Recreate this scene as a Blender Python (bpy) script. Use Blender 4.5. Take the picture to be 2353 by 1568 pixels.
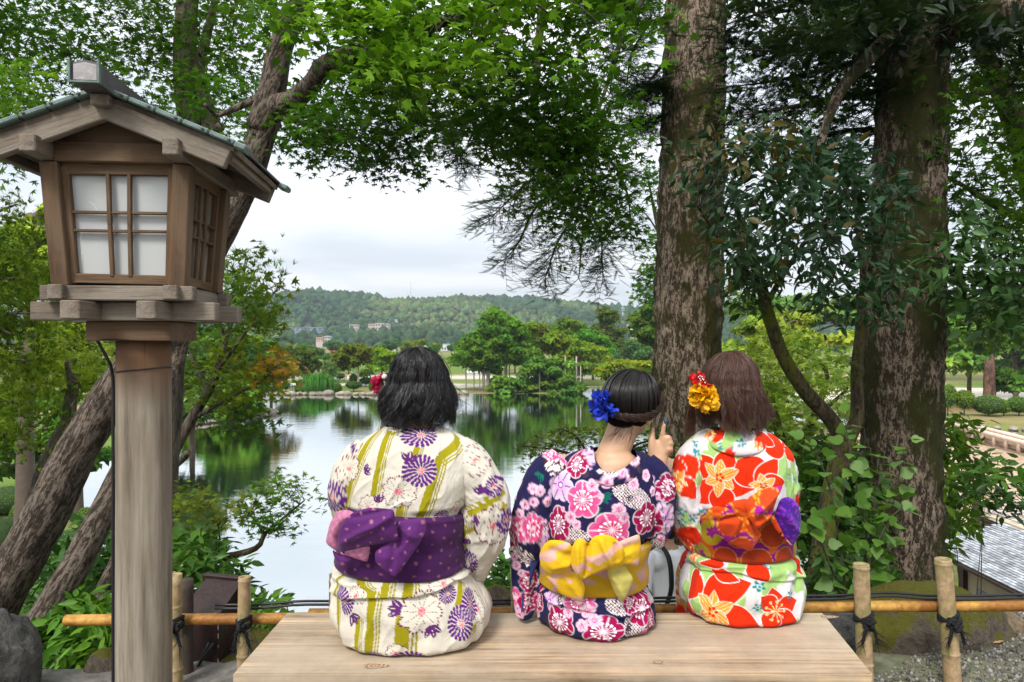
import bpy, bmesh, math, random
import numpy as np
from mathutils import Vector, Matrix
from mathutils.geometry import delaunay_2d_cdt

for _o in list(bpy.data.objects):
    bpy.data.objects.remove(_o, do_unlink=True)
scene = bpy.context.scene
C = scene.collection
R = math.radians
rng = np.random.default_rng(7)
random.seed(7)

# ------------------------------------------------------------ camera
CAM_Z = 1.27
FOC = 1568.0            # focal length in units of a 2353 px wide picture
cam_d = bpy.data.cameras.new('camera')
cam_d.lens = 24.0
cam_d.sensor_width = 36.0
cam_d.clip_start = 0.05
cam_d.clip_end = 6000
cam = bpy.data.objects.new('camera', cam_d)
cam.location = (0, 0, CAM_Z)
cam.rotation_euler = (R(90), 0, 0)
C.objects.link(cam)
scene.camera = cam

# ------------------------------------------------------------ sky, sun, exposure
SUN_EL, SUN_AZ = 48, 205        # azimuth clockwise from +Y: behind the camera, to its left
world = bpy.data.worlds.new('World')
scene.world = world
world.use_nodes = True
wn, wl = world.node_tree.nodes, world.node_tree.links
wn.clear()
w_out = wn.new('ShaderNodeOutputWorld')
w_bg = wn.new('ShaderNodeBackground')
w_bg.inputs['Strength'].default_value = 0.1
w_sky = wn.new('ShaderNodeTexSky')
w_sky.sky_type = 'NISHITA'
w_sky.sun_disc = False
w_sky.sun_elevation = R(SUN_EL)
w_sky.sun_rotation = R(SUN_AZ)
w_sky.air_density = 1.0
w_sky.dust_density = 2.0
w_geo = wn.new('ShaderNodeTexCoord')
w_sep = wn.new('ShaderNodeSeparateXYZ')
wl.new(w_geo.outputs['Generated'], w_sep.inputs[0])
w_z = wn.new('ShaderNodeMath'); w_z.operation = 'MAXIMUM'; w_z.inputs[1].default_value = 0.0
wl.new(w_sep.outputs['Z'], w_z.inputs[0])
w_den = wn.new('ShaderNodeMath'); w_den.operation = 'ADD'; w_den.inputs[1].default_value = 0.12
wl.new(w_z.outputs[0], w_den.inputs[0])
w_div = wn.new('ShaderNodeVectorMath'); w_div.operation = 'DIVIDE'
w_cmb = wn.new('ShaderNodeCombineXYZ')
for k in range(3):
    wl.new(w_den.outputs[0], w_cmb.inputs[k])
wl.new(w_geo.outputs['Generated'], w_div.inputs[0])
wl.new(w_cmb.outputs[0], w_div.inputs[1])
w_map = wn.new('ShaderNodeMapping')
w_map.inputs['Scale'].default_value = (0.55, 0.75, 0.0)
w_map.inputs['Location'].default_value = (3.1, 1.7, 0.0)
wl.new(w_div.outputs[0], w_map.inputs[0])
w_noise = wn.new('ShaderNodeTexNoise')
w_noise.inputs['Scale'].default_value = 1.15
w_noise.inputs['Detail'].default_value = 5
w_noise.inputs['Roughness'].default_value = 0.5
w_noise.inputs['Distortion'].default_value = 0.4
wl.new(w_map.outputs[0], w_noise.inputs['Vector'])
w_ramp = wn.new('ShaderNodeValToRGB')
w_ramp.color_ramp.elements[0].position = 0.40
w_ramp.color_ramp.elements[0].color = (0.73, 0.775, 0.84, 1)
w_ramp.color_ramp.elements[1].position = 0.57
w_ramp.color_ramp.elements[1].color = (0.98, 0.985, 1.0, 1)
wl.new(w_noise.outputs['Fac'], w_ramp.inputs[0])
# an overcast sky is up to three times brighter overhead than at the horizon
w_zen = wn.new('ShaderNodeMath'); w_zen.operation = 'MULTIPLY_ADD'
w_zen.inputs[1].default_value = 5.5
w_zen.inputs[2].default_value = 3.75
wl.new(w_z.outputs[0], w_zen.inputs[0])
w_sc = wn.new('ShaderNodeVectorMath'); w_sc.operation = 'SCALE'
wl.new(w_ramp.outputs[0], w_sc.inputs[0])
wl.new(w_zen.outputs[0], w_sc.inputs['Scale'])
w_mix = wn.new('ShaderNodeMix'); w_mix.data_type = 'RGBA'
w_mix.inputs[0].default_value = 0.94
wl.new(w_sky.outputs[0], w_mix.inputs[6])
wl.new(w_sc.outputs[0], w_mix.inputs[7])
wl.new(w_mix.outputs[2], w_bg.inputs['Color'])
wl.new(w_bg.outputs[0], w_out.inputs[0])

sun_d = bpy.data.lights.new('sun', 'SUN')
sun_d.energy = 1.5
sun_d.angle = R(16)
sun_d.color = (1.0, 0.96, 0.9)
sun = bpy.data.objects.new('sun', sun_d)
_sd = Vector((math.sin(R(SUN_AZ)) * math.cos(R(SUN_EL)), math.cos(R(SUN_AZ)) * math.cos(R(SUN_EL)), math.sin(R(SUN_EL))))
sun.rotation_euler = _sd.to_track_quat('Z', 'Y').to_euler()
sun.location = (-5, -8, 12)
C.objects.link(sun)

scene.view_settings.view_transform = 'Standard'
scene.view_settings.look = 'None'
scene.view_settings.gamma = 1.0
scene.view_settings.use_curve_mapping = False
scene.view_settings.exposure = 1.38
scene.render.engine = 'CYCLES'
scene.cycles.max_bounces = 7
scene.cycles.diffuse_bounces = 4
scene.cycles.glossy_bounces = 3
scene.cycles.transmission_bounces = 4
scene.cycles.transparent_max_bounces = 8
scene.cycles.volume_bounces = 0
scene.cycles.use_denoising = True
scene.cycles.caustics_reflective = False
scene.cycles.caustics_refractive = False

# ------------------------------------------------------------ helpers: numbers
def P(X, Y, d):
    """Point at depth d seen at (X, Y) of the 2353 x 1568 picture: used to measure places at design time."""
    return np.array([(X - 1176.5) * d / FOC, d, CAM_Z - (Y - 784.0) * d / FOC])

def smooth(a, b, x):
    t = np.clip((np.asarray(x, float) - a) / (b - a), 0, 1)
    return t * t * (3 - 2 * t)

def _hash(ix, iy, iz, seed):
    h = (ix.astype(np.int64) * 374761393 + iy.astype(np.int64) * 668265263 + iz.astype(np.int64) * 2147483647 + seed * 974634877) & 0xffffffff
    h = ((h ^ (h >> 13)) * 1274126177) & 0xffffffff
    h = (h ^ (h >> 16)) & 0xffffff
    return h / float(0xffffff)

def vnoise(p, seed=0):
    """value noise in [0,1] for points (N,3)"""
    p = np.asarray(p, float)
    i = np.floor(p); f = p - i; f = f * f * (3 - 2 * f)
    ix, iy, iz = i[:, 0], i[:, 1], i[:, 2]
    out = 0
    for dx in (0, 1):
        wx = f[:, 0] if dx else 1 - f[:, 0]
        for dy in (0, 1):
            wy = f[:, 1] if dy else 1 - f[:, 1]
            for dz in (0, 1):
                wz = f[:, 2] if dz else 1 - f[:, 2]
                out = out + wx * wy * wz * _hash(ix + dx, iy + dy, iz + dz, seed)
    return out

def fbm(p, oct=4, seed=0):
    p = np.asarray(p, float); a, s, t = 0.5, 0.0, 0.0
    for k in range(oct):
        s = s + a * vnoise(p * 2 ** k + 17.3 * k, seed + k); t += a; a *= 0.5
    return s / t

def interp(t, keys, vals):
    """smooth interpolation of vals (K or K,n) at parameters keys"""
    keys = np.asarray(keys, float); vals = np.asarray(vals, float); t = np.asarray(t, float)
    one = vals.ndim == 1
    if one: vals = vals[:, None]
    n = len(keys)
    m = np.zeros_like(vals)
    dk = np.diff(keys)[:, None]; dv = np.diff(vals, axis=0) / dk
    m[0], m[-1] = dv[0], dv[-1]
    for k in range(1, n - 1):
        m[k] = 0.5 * (dv[k - 1] + dv[k])
    # no overshoot
    for k in range(1, n - 1):
        m[k] = np.where(dv[k - 1] * dv[k] <= 0, 0, np.sign(dv[k]) * np.minimum(abs(m[k]), 3 * np.minimum(abs(dv[k - 1]), abs(dv[k]))))
    j = np.clip(np.searchsorted(keys, t) - 1, 0, n - 2)
    h = keys[j + 1] - keys[j]
    s = np.clip((t - keys[j]) / h, 0, 1)[:, None]; h = h[:, None]
    r = ((2 * s**3 - 3 * s**2 + 1) * vals[j] + (s**3 - 2 * s**2 + s) * h * m[j] + (-2 * s**3 + 3 * s**2) * vals[j + 1] + (s**3 - s**2) * h * m[j + 1])
    return r[:, 0] if one else r

def unit(v):
    v = np.asarray(v, float)
    return v / np.maximum(np.linalg.norm(v, axis=-1, keepdims=True), 1e-9)

# ------------------------------------------------------------ helpers: materials
MATS = {}
class NT:
    def __init__(s, name):
        s.m = bpy.data.materials.new(name); s.m.use_nodes = True
        s.t = s.m.node_tree; s.n = s.t.nodes; s.l = s.t.links
        s.b = s.n.get('Principled BSDF'); s.out = s.n.get('Material Output')
    def new(s, typ, **kw):
        n = s.n.new(typ)
        for k, v in kw.items():
            if k.startswith('_'): setattr(n, k[1:], v)
            else:
                n.inputs[k.replace('__', ' ')].default_value = v
        return n
    def link(s, a, b): s.l.new(a, b)
    def coord(s, scale=(1, 1, 1), which='Object', rot=(0, 0, 0)):
        tc = s.new('ShaderNodeTexCoord'); mp = s.new('ShaderNodeMapping')
        mp.inputs['Scale'].default_value = scale; mp.inputs['Rotation'].default_value = rot
        s.link(tc.outputs[which], mp.inputs[0]); return mp.outputs[0]
    def noise(s, vec, scale, detail=4, rough=0.55, dist=0.0):
        n = s.new('ShaderNodeTexNoise', Scale=scale, Detail=detail, Roughness=rough, Distortion=dist)
        if vec is not None: s.link(vec, n.inputs['Vector'])
        return n.outputs['Fac']
    def ramp(s, fac, stops):
        n = s.new('ShaderNodeValToRGB'); e = n.color_ramp.elements
        while len(e) < len(stops): e.new(0.5)
        for k, (p, c) in enumerate(stops):
            e[k].position = p; e[k].color = (*c, 1) if len(c) == 3 else c
        s.link(fac, n.inputs[0]); return n.outputs[0]
    def mix(s, fac, a, b, mode='MIX'):
        n = s.new('ShaderNodeMix', _data_type='RGBA', _blend_type=mode)
        for sock, v in ((0, fac), (6, a), (7, b)):
            if hasattr(v, 'default_value') or hasattr(v, 'links'): s.link(v, n.inputs[sock])
            else: n.inputs[sock].default_value = v if sock == 0 else ((*v, 1) if len(v) == 3 else v)
        return n.outputs[2]
    def math(s, op, a, b=0.0):
        n = s.new('ShaderNodeMath', _operation=op)
        for k, v in ((0, a), (1, b)):
            if hasattr(v, 'links'): s.link(v, n.inputs[k])
            else: n.inputs[k].default_value = v
        return n.outputs[0]
    def bump(s, h, strength=0.5, dist=0.01):
        n = s.new('ShaderNodeBump', Strength=strength, Distance=dist)
        s.link(h, n.inputs['Height']); s.link(n.outputs[0], s.b.inputs['Normal']); return n
    def base(s, c):
        if hasattr(c, 'links'): s.link(c, s.b.inputs['Base Color'])
        else: s.b.inputs['Base Color'].default_value = (*c, 1)
    def set(s, **kw):
        for k, v in kw.items(): s.b.inputs[k.replace('__', ' ')].default_value = v
    def attr(s, name='Col'):
        n = s.new('ShaderNodeAttribute', _attribute_name=name); return n.outputs['Color']

def m_plain(name, col, rough=0.7, noise_scale=None, amount=0.25, bump=0.0, metallic=0.0, spec=0.4):
    if name in MATS: return MATS[name]
    t = NT(name); t.set(Roughness=rough, Metallic=metallic); t.b.inputs['Specular IOR Level'].default_value = spec
    if noise_scale:
        v = t.coord(); n = t.noise(v, noise_scale, 5)
        c = t.mix(n, [x * (1 - amount) for x in col], [min(1, x * (1 + amount)) for x in col]); t.base(c)
        if bump: t.bump(n, bump, 0.02)
    else: t.base(col)
    MATS[name] = t.m; return t.m

def m_vcol(name, rough=0.8, translucent=0.0, noise_scale=None, amount=0.2, spec=0.3, bump=0.0, sheen=0.0):
    """base colour from the mesh's own colour attribute: the colours of the pieces themselves"""
    if name in MATS: return MATS[name]
    t = NT(name); t.set(Roughness=rough); t.b.inputs['Specular IOR Level'].default_value = spec
    c = t.attr()
    if sheen: t.b.inputs['Sheen Weight'].default_value = sheen
    if noise_scale:
        n = t.noise(t.coord(), noise_scale, 5)
        c = t.mix(1.0, c, t.ramp(n, [(0.25, (1 - amount,) * 3), (0.75, (1 + amount,) * 3)]), 'MULTIPLY')
        if bump: t.bump(n, bump, 0.01)
    t.base(c)
    if translucent:
        tr = t.new('ShaderNodeBsdfTranslucent'); 
        c2 = t.mix(1.0, c, (1.15, 1.25, 0.55), 'MULTIPLY'); t.link(c2, tr.inputs[0])
        mx = t.new('ShaderNodeMixShader'); mx.inputs[0].default_value = translucent
        t.link(t.b.outputs[0], mx.inputs[1]); t.link(tr.outputs[0], mx.inputs[2]); t.link(mx.outputs[0], t.out.inputs[0])
    MATS[name] = t.m; return t.m

# ------------------------------------------------------------ helpers: meshes
def link(o, parent=None):
    C.objects.link(o)
    if parent is not None: o.parent = parent
    return o

def mesh_from(name, V, F, col=None, smooth_=True):
    """V (N,3); F one array or a list of arrays (n,k) of vertex indices; col (N,3) linear vertex colours"""
    V = np.asarray(V, np.float32)
    if isinstance(F, np.ndarray): F = [F]
    F = [np.asarray(f, np.int32) for f in F if len(f)]
    me = bpy.data.meshes.new(name)
    me.vertices.add(len(V)); me.vertices.foreach_set('co', V.ravel())
    loops = np.concatenate([f.ravel() for f in F]); cnt = np.concatenate([np.full(len(f), f.shape[1], np.int32) for f in F])
    me.loops.add(len(loops)); me.loops.foreach_set('vertex_index', loops)
    me.polygons.add(len(cnt)); st = np.zeros(len(cnt), np.int32); st[1:] = np.cumsum(cnt)[:-1]
    me.polygons.foreach_set('loop_start', st)
    me.polygons.foreach_set('use_smooth', np.full(len(cnt), smooth_, bool))
    if col is not None:
        a = me.color_attributes.new('Col', 'FLOAT_COLOR', 'POINT')
        c4 = np.ones((len(V), 4), np.float32); c4[:, :3] = col
        a.data.foreach_set('color', c4.ravel())
    me.update(calc_edges=True); me.validate()
    return me

def obj(name, V, F, mat, parent=None, col=None, smooth_=True):
    me = mesh_from(name, V, F, col, smooth_)
    if mat is not None: me.materials.append(mat)
    return link(bpy.data.objects.new(name, me), parent)

def obj_me(name, me, parent=None):
    return link(bpy.data.objects.new(name, me), parent)

class Acc:
    """collects pieces of ONE part"""
    def __init__(s): s.V, s.F, s.C, s.n = [], {}, [], 0
    def add(s, V, F, col=None):
        V = np.asarray(V, float)
        for f in (F if isinstance(F, (list, tuple)) else [F]):
            f = np.asarray(f, np.int64)
            if len(f): s.F.setdefault(f.shape[1], []).append(f + s.n)
        s.V.append(V)
        c = np.ones((len(V), 3)) * 0.5 if col is None else np.broadcast_to(np.asarray(col, float), (len(V), 3))
        s.C.append(c); s.n += len(V)
    def build(s, name, mat, parent=None, smooth_=True):
        return obj(name, np.concatenate(s.V), [np.concatenate(f) for f in s.F.values()], mat, parent, np.concatenate(s.C), smooth_)

def tag(o, label, cat, group=None, kind=None):
    if label: o['label'] = label
    if cat: o['category'] = cat
    if group: o['group'] = group
    if kind: o['kind'] = kind
    return o

def thing(name, label, cat, loc=(0, 0, 0), group=None, rotz=0.0):
    o = bpy.data.objects.new(name, None); o.empty_display_size = 0.1
    o.location = loc; o.rotation_euler = (0, 0, rotz); C.objects.link(o)
    return tag(o, label, cat, group)

def under(o, t):
    """parent o (built in world coordinates) to the empty t without moving it"""
    o.parent = t
    bpy_m = Matrix.LocRotScale(Vector(t.location), t.rotation_euler.to_quaternion(), Vector(t.scale))
    o.matrix_parent_inverse = bpy_m.inverted()
    return o

def grid_faces(nu, nv, wrap_u=False):
    i = np.arange(nu if wrap_u else nu - 1); j = np.arange(nv - 1)
    I, J = np.meshgrid(i, j, indexing='ij'); I2 = (I + 1) % nu
    return np.stack([I * nv + J, I2 * nv + J, I2 * nv + J + 1, I * nv + J + 1], -1).reshape(-1, 4)

def tube(path, radii, seg=8, caps=True, jitter=0.0, seed=0, rough_scale=8.0):
    """tapered tube along path (K,3) with radii (K,)"""
    p = np.asarray(path, float); K = len(p); r = np.broadcast_to(np.asarray(radii, float), (K,))
    t = np.gradient(p, axis=0); t = unit(t)
    up = np.array([0, 0, 1.0]) if abs(t[0, 2]) < 0.9 else np.array([1.0, 0, 0])
    nrm = np.zeros_like(p); v = up
    for k in range(K):
        v = v - t[k] * np.dot(v, t[k]); v = v / max(np.linalg.norm(v), 1e-9); nrm[k] = v
    bi = np.cross(t, nrm)
    a = np.arange(seg) * 2 * math.pi / seg
    ring = nrm[None] * np.cos(a)[:, None, None] + bi[None] * np.sin(a)[:, None, None]
    rr = np.broadcast_to(r[None, :, None], (seg, K, 1)).copy()
    V = p[None] + ring * rr
    if jitter:
        q = V.reshape(-1, 3)
        n = fbm(q * np.array([rough_scale, rough_scale, rough_scale * 0.35]), 4, seed) - 0.5
        V = V + ring * (n.reshape(seg, K, 1) * jitter * 2 * rr)
    V = V.reshape(-1, 3); F = [grid_faces(seg, K, True)]
    if caps:
        V = np.vstack([V, p[0] , p[-1]]); n0 = len(V) - 2
        i = np.arange(seg); j = (i + 1) % seg
        F.append(np.stack([i * K, np.full(seg, n0), j * K], -1)); F.append(np.stack([i * K + K - 1, j * K + K - 1, np.full(seg, n0 + 1)], -1))
    return V, F

def spline(pts, n=24):
    pts = np.asarray(pts, float)
    d = np.r_[0, np.cumsum(np.linalg.norm(np.diff(pts[:, :3], axis=0), axis=1))]
    return interp(np.linspace(0, d[-1], n), d, pts)

def inst(tv, tf, T, Rm, S, col):
    """copies of a leaf-like template inside one part: tv (m,3), tf (k,c), T (N,3), Rm (N,3,3), S (N,)"""
    N, m = len(T), len(tv)
    S = np.broadcast_to(S, (N,))
    V = np.einsum('nij,mj->nmi', Rm, tv) * S[:, None, None] + T[:, None, :]
    F = (tf[None] + (np.arange(N) * m)[:, None, None]).reshape(-1, tf.shape[1])
    Cc = np.repeat(np.asarray(col, float), m, axis=0)
    return V.reshape(-1, 3), F, Cc

def frames(z, x=None, spin=None, r=rng):
    """rotation matrices with local z along z (N,3) and local y near x"""
    z = unit(z); N = len(z)
    a = r.normal(size=(N, 3)) if x is None else np.asarray(x, float)
    y = unit(a - z * np.sum(a * z, -1, keepdims=True)); xx = np.cross(y, z)
    return np.stack([xx, y, z], -1)

def box_me(name, sx, sy, sz, bevel=0.0, mat=None, seg=1, sub=0):
    bm = bmesh.new(); bmesh.ops.create_cube(bm, size=1.0)
    for v in bm.verts: v.co = Vector((v.co.x * sx, v.co.y * sy, v.co.z * sz))
    if bevel: bmesh.ops.bevel(bm, geom=list(bm.edges), offset=bevel, segments=seg, affect='EDGES', profile=0.7)
    me = bpy.data.meshes.new(name); bm.to_mesh(me); bm.free()
    if mat: me.materials.append(mat)
    return me

def box(name, c, size, mat, parent=None, bevel=0.0, rot=(0, 0, 0), seg=1):
    o = link(bpy.data.objects.new(name, box_me(name, *size, bevel, mat, seg)), parent)
    o.location = c; o.rotation_euler = rot
    return o

def boxVF(c, size, rot=None):
    s = np.array([[x, y, z] for x in (-.5, .5) for y in (-.5, .5) for z in (-.5, .5)]) * np.asarray(size)
    if rot is not None: s = s @ np.array(Matrix.Rotation(rot, 3, 'Z')).T
    return s + np.asarray(c), np.array([[0, 1, 3, 2], [4, 6, 7, 5], [0, 4, 5, 1], [2, 3, 7, 6], [0, 2, 6, 4], [1, 5, 7, 3]])

def ico(sub=1):
    bm = bmesh.new(); bmesh.ops.create_icosphere(bm, subdivisions=sub, radius=1.0)
    V = np.array([v.co[:] for v in bm.verts]); F = np.array([[v.index for v in f.verts] for f in bm.faces]); bm.free()
    return V, F
ICO1, ICO2, ICO3, ICO4 = ico(1), ico(2), ico(3), ico(4)
# ------------------------------------------------------------ leaf shapes
def _maple():
    lob = [(-122, .42), (-82, .72), (-40, .93), (0, 1.0), (40, .93), (82, .72), (122, .42)]
    pts = [(0.0, -0.02, 0.0)]
    out = []
    for k, (a, l) in enumerate(lob):
        if k:
            am = (a + lob[k - 1][0]) / 2
            out.append((math.sin(R(am)) * .30, .10 + math.cos(R(am)) * .30, .01))
        out.append((math.sin(R(a)) * l * .62, .10 + math.cos(R(a)) * l * .62, -.10 * l))
    V = np.array(pts + out)
    n = len(out)
    F = [[0, k + 1, k + 2] for k in range(n - 1)]
    F.append([0, n, 1])
    return V, np.array(F)
MAPLE = _maple()
MAPLE5 = (np.array([(0, -.02, 0), (-.55, .06, -.06), (-.18, .22, 0), (-.42, .5, -.08), (-.1, .36, 0), (0, .78, -.1), (.1, .36, 0), (.42, .5, -.08), (.18, .22, 0), (.55, .06, -.06)]),
          np.array([[0, 2, 1], [0, 4, 2], [2, 4, 3], [0, 6, 4], [4, 6, 5], [0, 8, 6], [6, 8, 7], [0, 9, 8]]))
OVAL = (np.array([(0, 0, 0), (-.17, .22, .05), (.17, .22, .05), (-.2, .52, .05), (.2, .52, .05), (0, .25, 0), (0, .55, -.01), (-.1, .8, .02), (.1, .8, .02), (0, 1.05, -.07)]),
        np.array([[0, 5, 1], [0, 2, 5], [1, 5, 6], [1, 6, 3], [2, 6, 5], [2, 4, 6], [3, 6, 7], [4, 8, 6], [7, 6, 9], [6, 8, 9]]))
DIAMOND = (np.array([(0, 0, 0), (-.32, .45, .08), (.32, .45, .08), (0, 1, -.05)]), np.array([[0, 2, 1], [1, 2, 3]]))
def _tuft(n=7, spread=0.75, w=.05):
    V, F = [], []
    r = np.random.default_rng(3)
    for k in range(n):
        a = k * 2.4; e = 0.35 + 0.65 * r.random()
        d = np.array([math.cos(a) * spread * e, math.sin(a) * spread * e, 1.0]); d /= np.linalg.norm(d)
        s = np.cross(d, [math.sin(a * 1.7), .3, math.cos(a)]); s /= np.linalg.norm(s)
        L = .75 + .35 * r.random(); b = len(V)
        V += [-s * w, s * w, d * L]; F.append([b, b + 1, b + 2])
    return np.array(V), np.array(F)
TUFT = _tuft(8, .8, .055)
def _sprig(n=9):
    """a flat fir sprig: needles to both sides of a twig along +y"""
    V, F = [], []
    for k in range(n):
        y = .06 + .88 * k / (n - 1)
        for s in (-1, 1):
            L = .17 * (1 - .45 * (k / (n - 1)) ** 2); b = len(V)
            V += [(0, y - .036, 0), (0, y + .036, 0), (s * L, y + .09, .03)]; F.append([b, b + 1, b + 2] if s < 0 else [b + 1, b, b + 2])
    b = len(V)
    V += [(-.03, 0, 0), (.03, 0, 0), (0, 1.08, 0)]; F.append([b, b + 1, b + 2])
    return np.array(V), np.array(F)
SPRIG = _sprig()

def sample_poly(poly, n, r=rng):
    poly = np.asarray(poly, float); lo, hi = poly.min(0), poly.max(0)
    out = np.zeros((0, 2))
    while len(out) < n:
        q = lo + (hi - lo) * r.random((n * 2 + 16, 2))
        out = np.vstack([out, q[in_poly(q, poly)]])
    return out[:n]

def in_poly(q, poly):
    poly = np.asarray(poly, float); x, y = q[:, 0], q[:, 1]
    ins = np.zeros(len(q), bool); j = len(poly) - 1
    for i in range(len(poly)):
        xi, yi, xj, yj = *poly[i], *poly[j]
        c = ((yi > y) != (yj > y)) & (x < (xj - xi) * (y - yi) / ((yj - yi) if yj != yi else 1e-9) + xi)
        ins ^= c; j = i
    return ins

def poly_dist(q, poly):
    """distance to the outline, positive inside"""
    poly = np.asarray(poly, float); best = np.full(len(q), 1e9)
    for i in range(len(poly)):
        a, b = poly[i - 1], poly[i]; ab = b - a
        t = np.clip(((q - a) @ ab) / max(ab @ ab, 1e-9), 0, 1)
        best = np.minimum(best, np.linalg.norm(q - a - t[:, None] * ab, axis=1))
    return np.where(in_poly(q, poly), best, -best)

def zone_points(poly, d0, d1, n, gap=0.42, gap_scale=2.2, seed=1, r=rng):
    """spray centres in a wedge of space between two depths, with gaps where noise is low"""
    out = np.zeros((0, 3)); tries = 0
    while len(out) < n and tries < 12:
        q = sample_poly(poly, n * 2, r); d = d0 + (d1 - d0) * r.random(len(q))
        w = np.stack([(q[:, 0] - 1176.5) * d / FOC, d, CAM_Z - (q[:, 1] - 784) * d / FOC], -1)
        w = w[fbm(w * gap_scale, 3, seed) > gap]
        out = np.vstack([out, w]); tries += 1
    return out[:n]

def jitter_col(base, n, dv=0.25, dh=0.12, r=rng):
    """n colours around base: value and hue of each leaf"""
    base = np.asarray(base, float)
    v = 1 + dv * (r.random((n, 1)) * 2 - 1)
    h = (r.random((n, 1)) * 2 - 1) * dh
    c = base * v * np.concatenate([1 + h * 1.6, 1 + 0 * h, 1 - h], 1)
    return np.clip(c, 0.001, 1)

def sprays(centers, leaf, per, radius, size, cols, flat=0.25, tilt=0.35, droop=0.25, size_var=0.35, r=rng, toward=None):
    """leaves of ONE crown: flat sprays of leaves round the centres; cols (len(centers),3) or one colour"""
    n = len(centers); N = n * per
    cen = np.repeat(centers, per, axis=0)
    nrm = unit(np.array([0, 0, 1.0]) + tilt * r.normal(size=(n, 3))); nrm = np.repeat(nrm, per, axis=0)
    a = r.random(N) * 2 * math.pi; rad = radius * np.sqrt(r.random(N))
    rad_n = np.repeat(0.6 + 0.8 * r.random(n), per); rad = rad * rad_n
    e1 = unit(np.cross(nrm, np.array([0.3, 1.0, 0.1]))); e2 = np.cross(nrm, e1)
    out = e1 * np.cos(a)[:, None] + e2 * np.sin(a)[:, None]
    T = cen + out * rad[:, None] + nrm * (r.normal(size=(N, 1)) * flat * radius) - np.array([0, 0, 1.0]) * (droop * rad * rad / max(radius, 1e-6))[:, None]
    z = unit(nrm + tilt * 1.1 * r.normal(size=(N, 3)))
    y = out + .5 * r.normal(size=(N, 3)) - np.array([0, 0, droop])
    Rm = frames(z, y, r=r)
    S = size * (1 - size_var + 2 * size_var * r.random(N))
    cols = np.asarray(cols, float)
    cc = np.repeat(cols, per, axis=0) if cols.ndim == 2 else np.broadcast_to(cols, (N, 3))
    cc = np.clip(cc * (1 + .3 * (r.random((N, 1)) * 2 - 1)), .001, 1)
    return T, Rm, S, cc, leaf

def spray_mesh(sp):
    T, Rm, S, cc, leaf = sp
    return inst(leaf[0], leaf[1], T, Rm, S, cc)

def shell_leaves(cen, rad, n, size, base, leaf=DIAMOND, squash=0.55, up=0.35, dv=.3, dh=.15, inner=0.75, under=0.5, r=rng, sy=1.0):
    """leaf clumps on a lumpy shell: crowns and clipped bushes further off. cen (K,3), rad (K,), n per clump"""
    K = len(cen); N = K * n
    d = unit(r.normal(size=(N, 3)))
    flip = (d[:, 2] < -0.15) & (r.random(N) > under); d[flip, 2] *= -1
    rr = np.repeat(rad, n)[:, None] * (inner + (1 - inner) * r.random((N, 1)))
    T = np.repeat(cen, n, axis=0) + d * rr * np.array([1, 1, squash])
    z = unit(d + np.array([0, 0, up]) + .55 * r.normal(size=(N, 3)))
    Rm = frames(z, r=r)
    S = size * (.6 + .8 * r.random(N))
    kc = jitter_col(base, K, dv, dh, r) if np.asarray(base).ndim == 1 else np.asarray(base)
    cc = np.repeat(kc, n, axis=0) * (.75 + .5 * r.random((N, 1)))
    return inst(leaf[0], leaf[1], T, Rm, S, np.clip(cc, .001, 1))

M_LEAF = m_vcol('maple_leaf', rough=.6, translucent=.40, spec=.10)
M_GLOSSY = m_vcol('glossy_leaf', rough=.35, translucent=.25, spec=.15)
M_NEEDLE = m_vcol('needle', rough=.7, translucent=.25, spec=.08)
M_FAR = m_vcol('far_leaf', rough=.8, translucent=.3, spec=.05)

def m_bark(name, dark, light, moss=None, moss_amt=0.4, scale=9.0, zs=0.22, bump=1.0, patch=None, lean=0.0):
    """plates and furrows drawn out along the stem; lean turns the grain to the stem's own direction"""
    t = NT(name); t.set(Roughness=.9); t.b.inputs['Specular IOR Level'].default_value = .2
    tc = t.new('ShaderNodeTexCoord'); ro = t.new('ShaderNodeMapping'); ro.inputs['Rotation'].default_value = (0, -lean, 0); t.link(tc.outputs['Object'], ro.inputs[0])
    def st(k):
        m = t.new('ShaderNodeMapping'); m.inputs['Scale'].default_value = (1, 1, k); t.link(ro.outputs[0], m.inputs[0]); return m.outputs[0]
    a = t.noise(st(zs), scale, 6, .68, .5); b = t.noise(st(zs * 1.6), scale * 2.7, 5, .7, .3); g = t.noise(st(.6), scale * .35, 3, .6)
    h = t.math('ADD', t.math('MULTIPLY', a, .6), t.math('MULTIPLY', b, .4))
    mid = [(p * .55 + q * .45) for p, q in zip(dark, light)]
    c = t.ramp(h, [(.36, [x * .5 for x in dark]), (.45, dark), (.52, mid), (.62, light)])
    if patch: c = t.mix(t.ramp(h, [(.49, (0, 0, 0)), (.545, (1, 1, 1))]), c, t.mix(g, [x * .7 for x in patch], patch))
    if moss:
        mn = t.math('ADD', t.math('MULTIPLY', t.noise(st(.5), 3.2, 6, .72), .8), t.math('MULTIPLY', b, .25))
        c = t.mix(t.ramp(mn, [(.66 - moss_amt * .22, (0, 0, 0)), (.72 - moss_amt * .22, (1, 1, 1))]), c, t.mix(h, [x * .35 for x in moss], [x * 1.5 for x in moss]))
    t.base(c); t.bump(h, bump, .035)
    MATS[name] = t.m; return t.m
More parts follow.
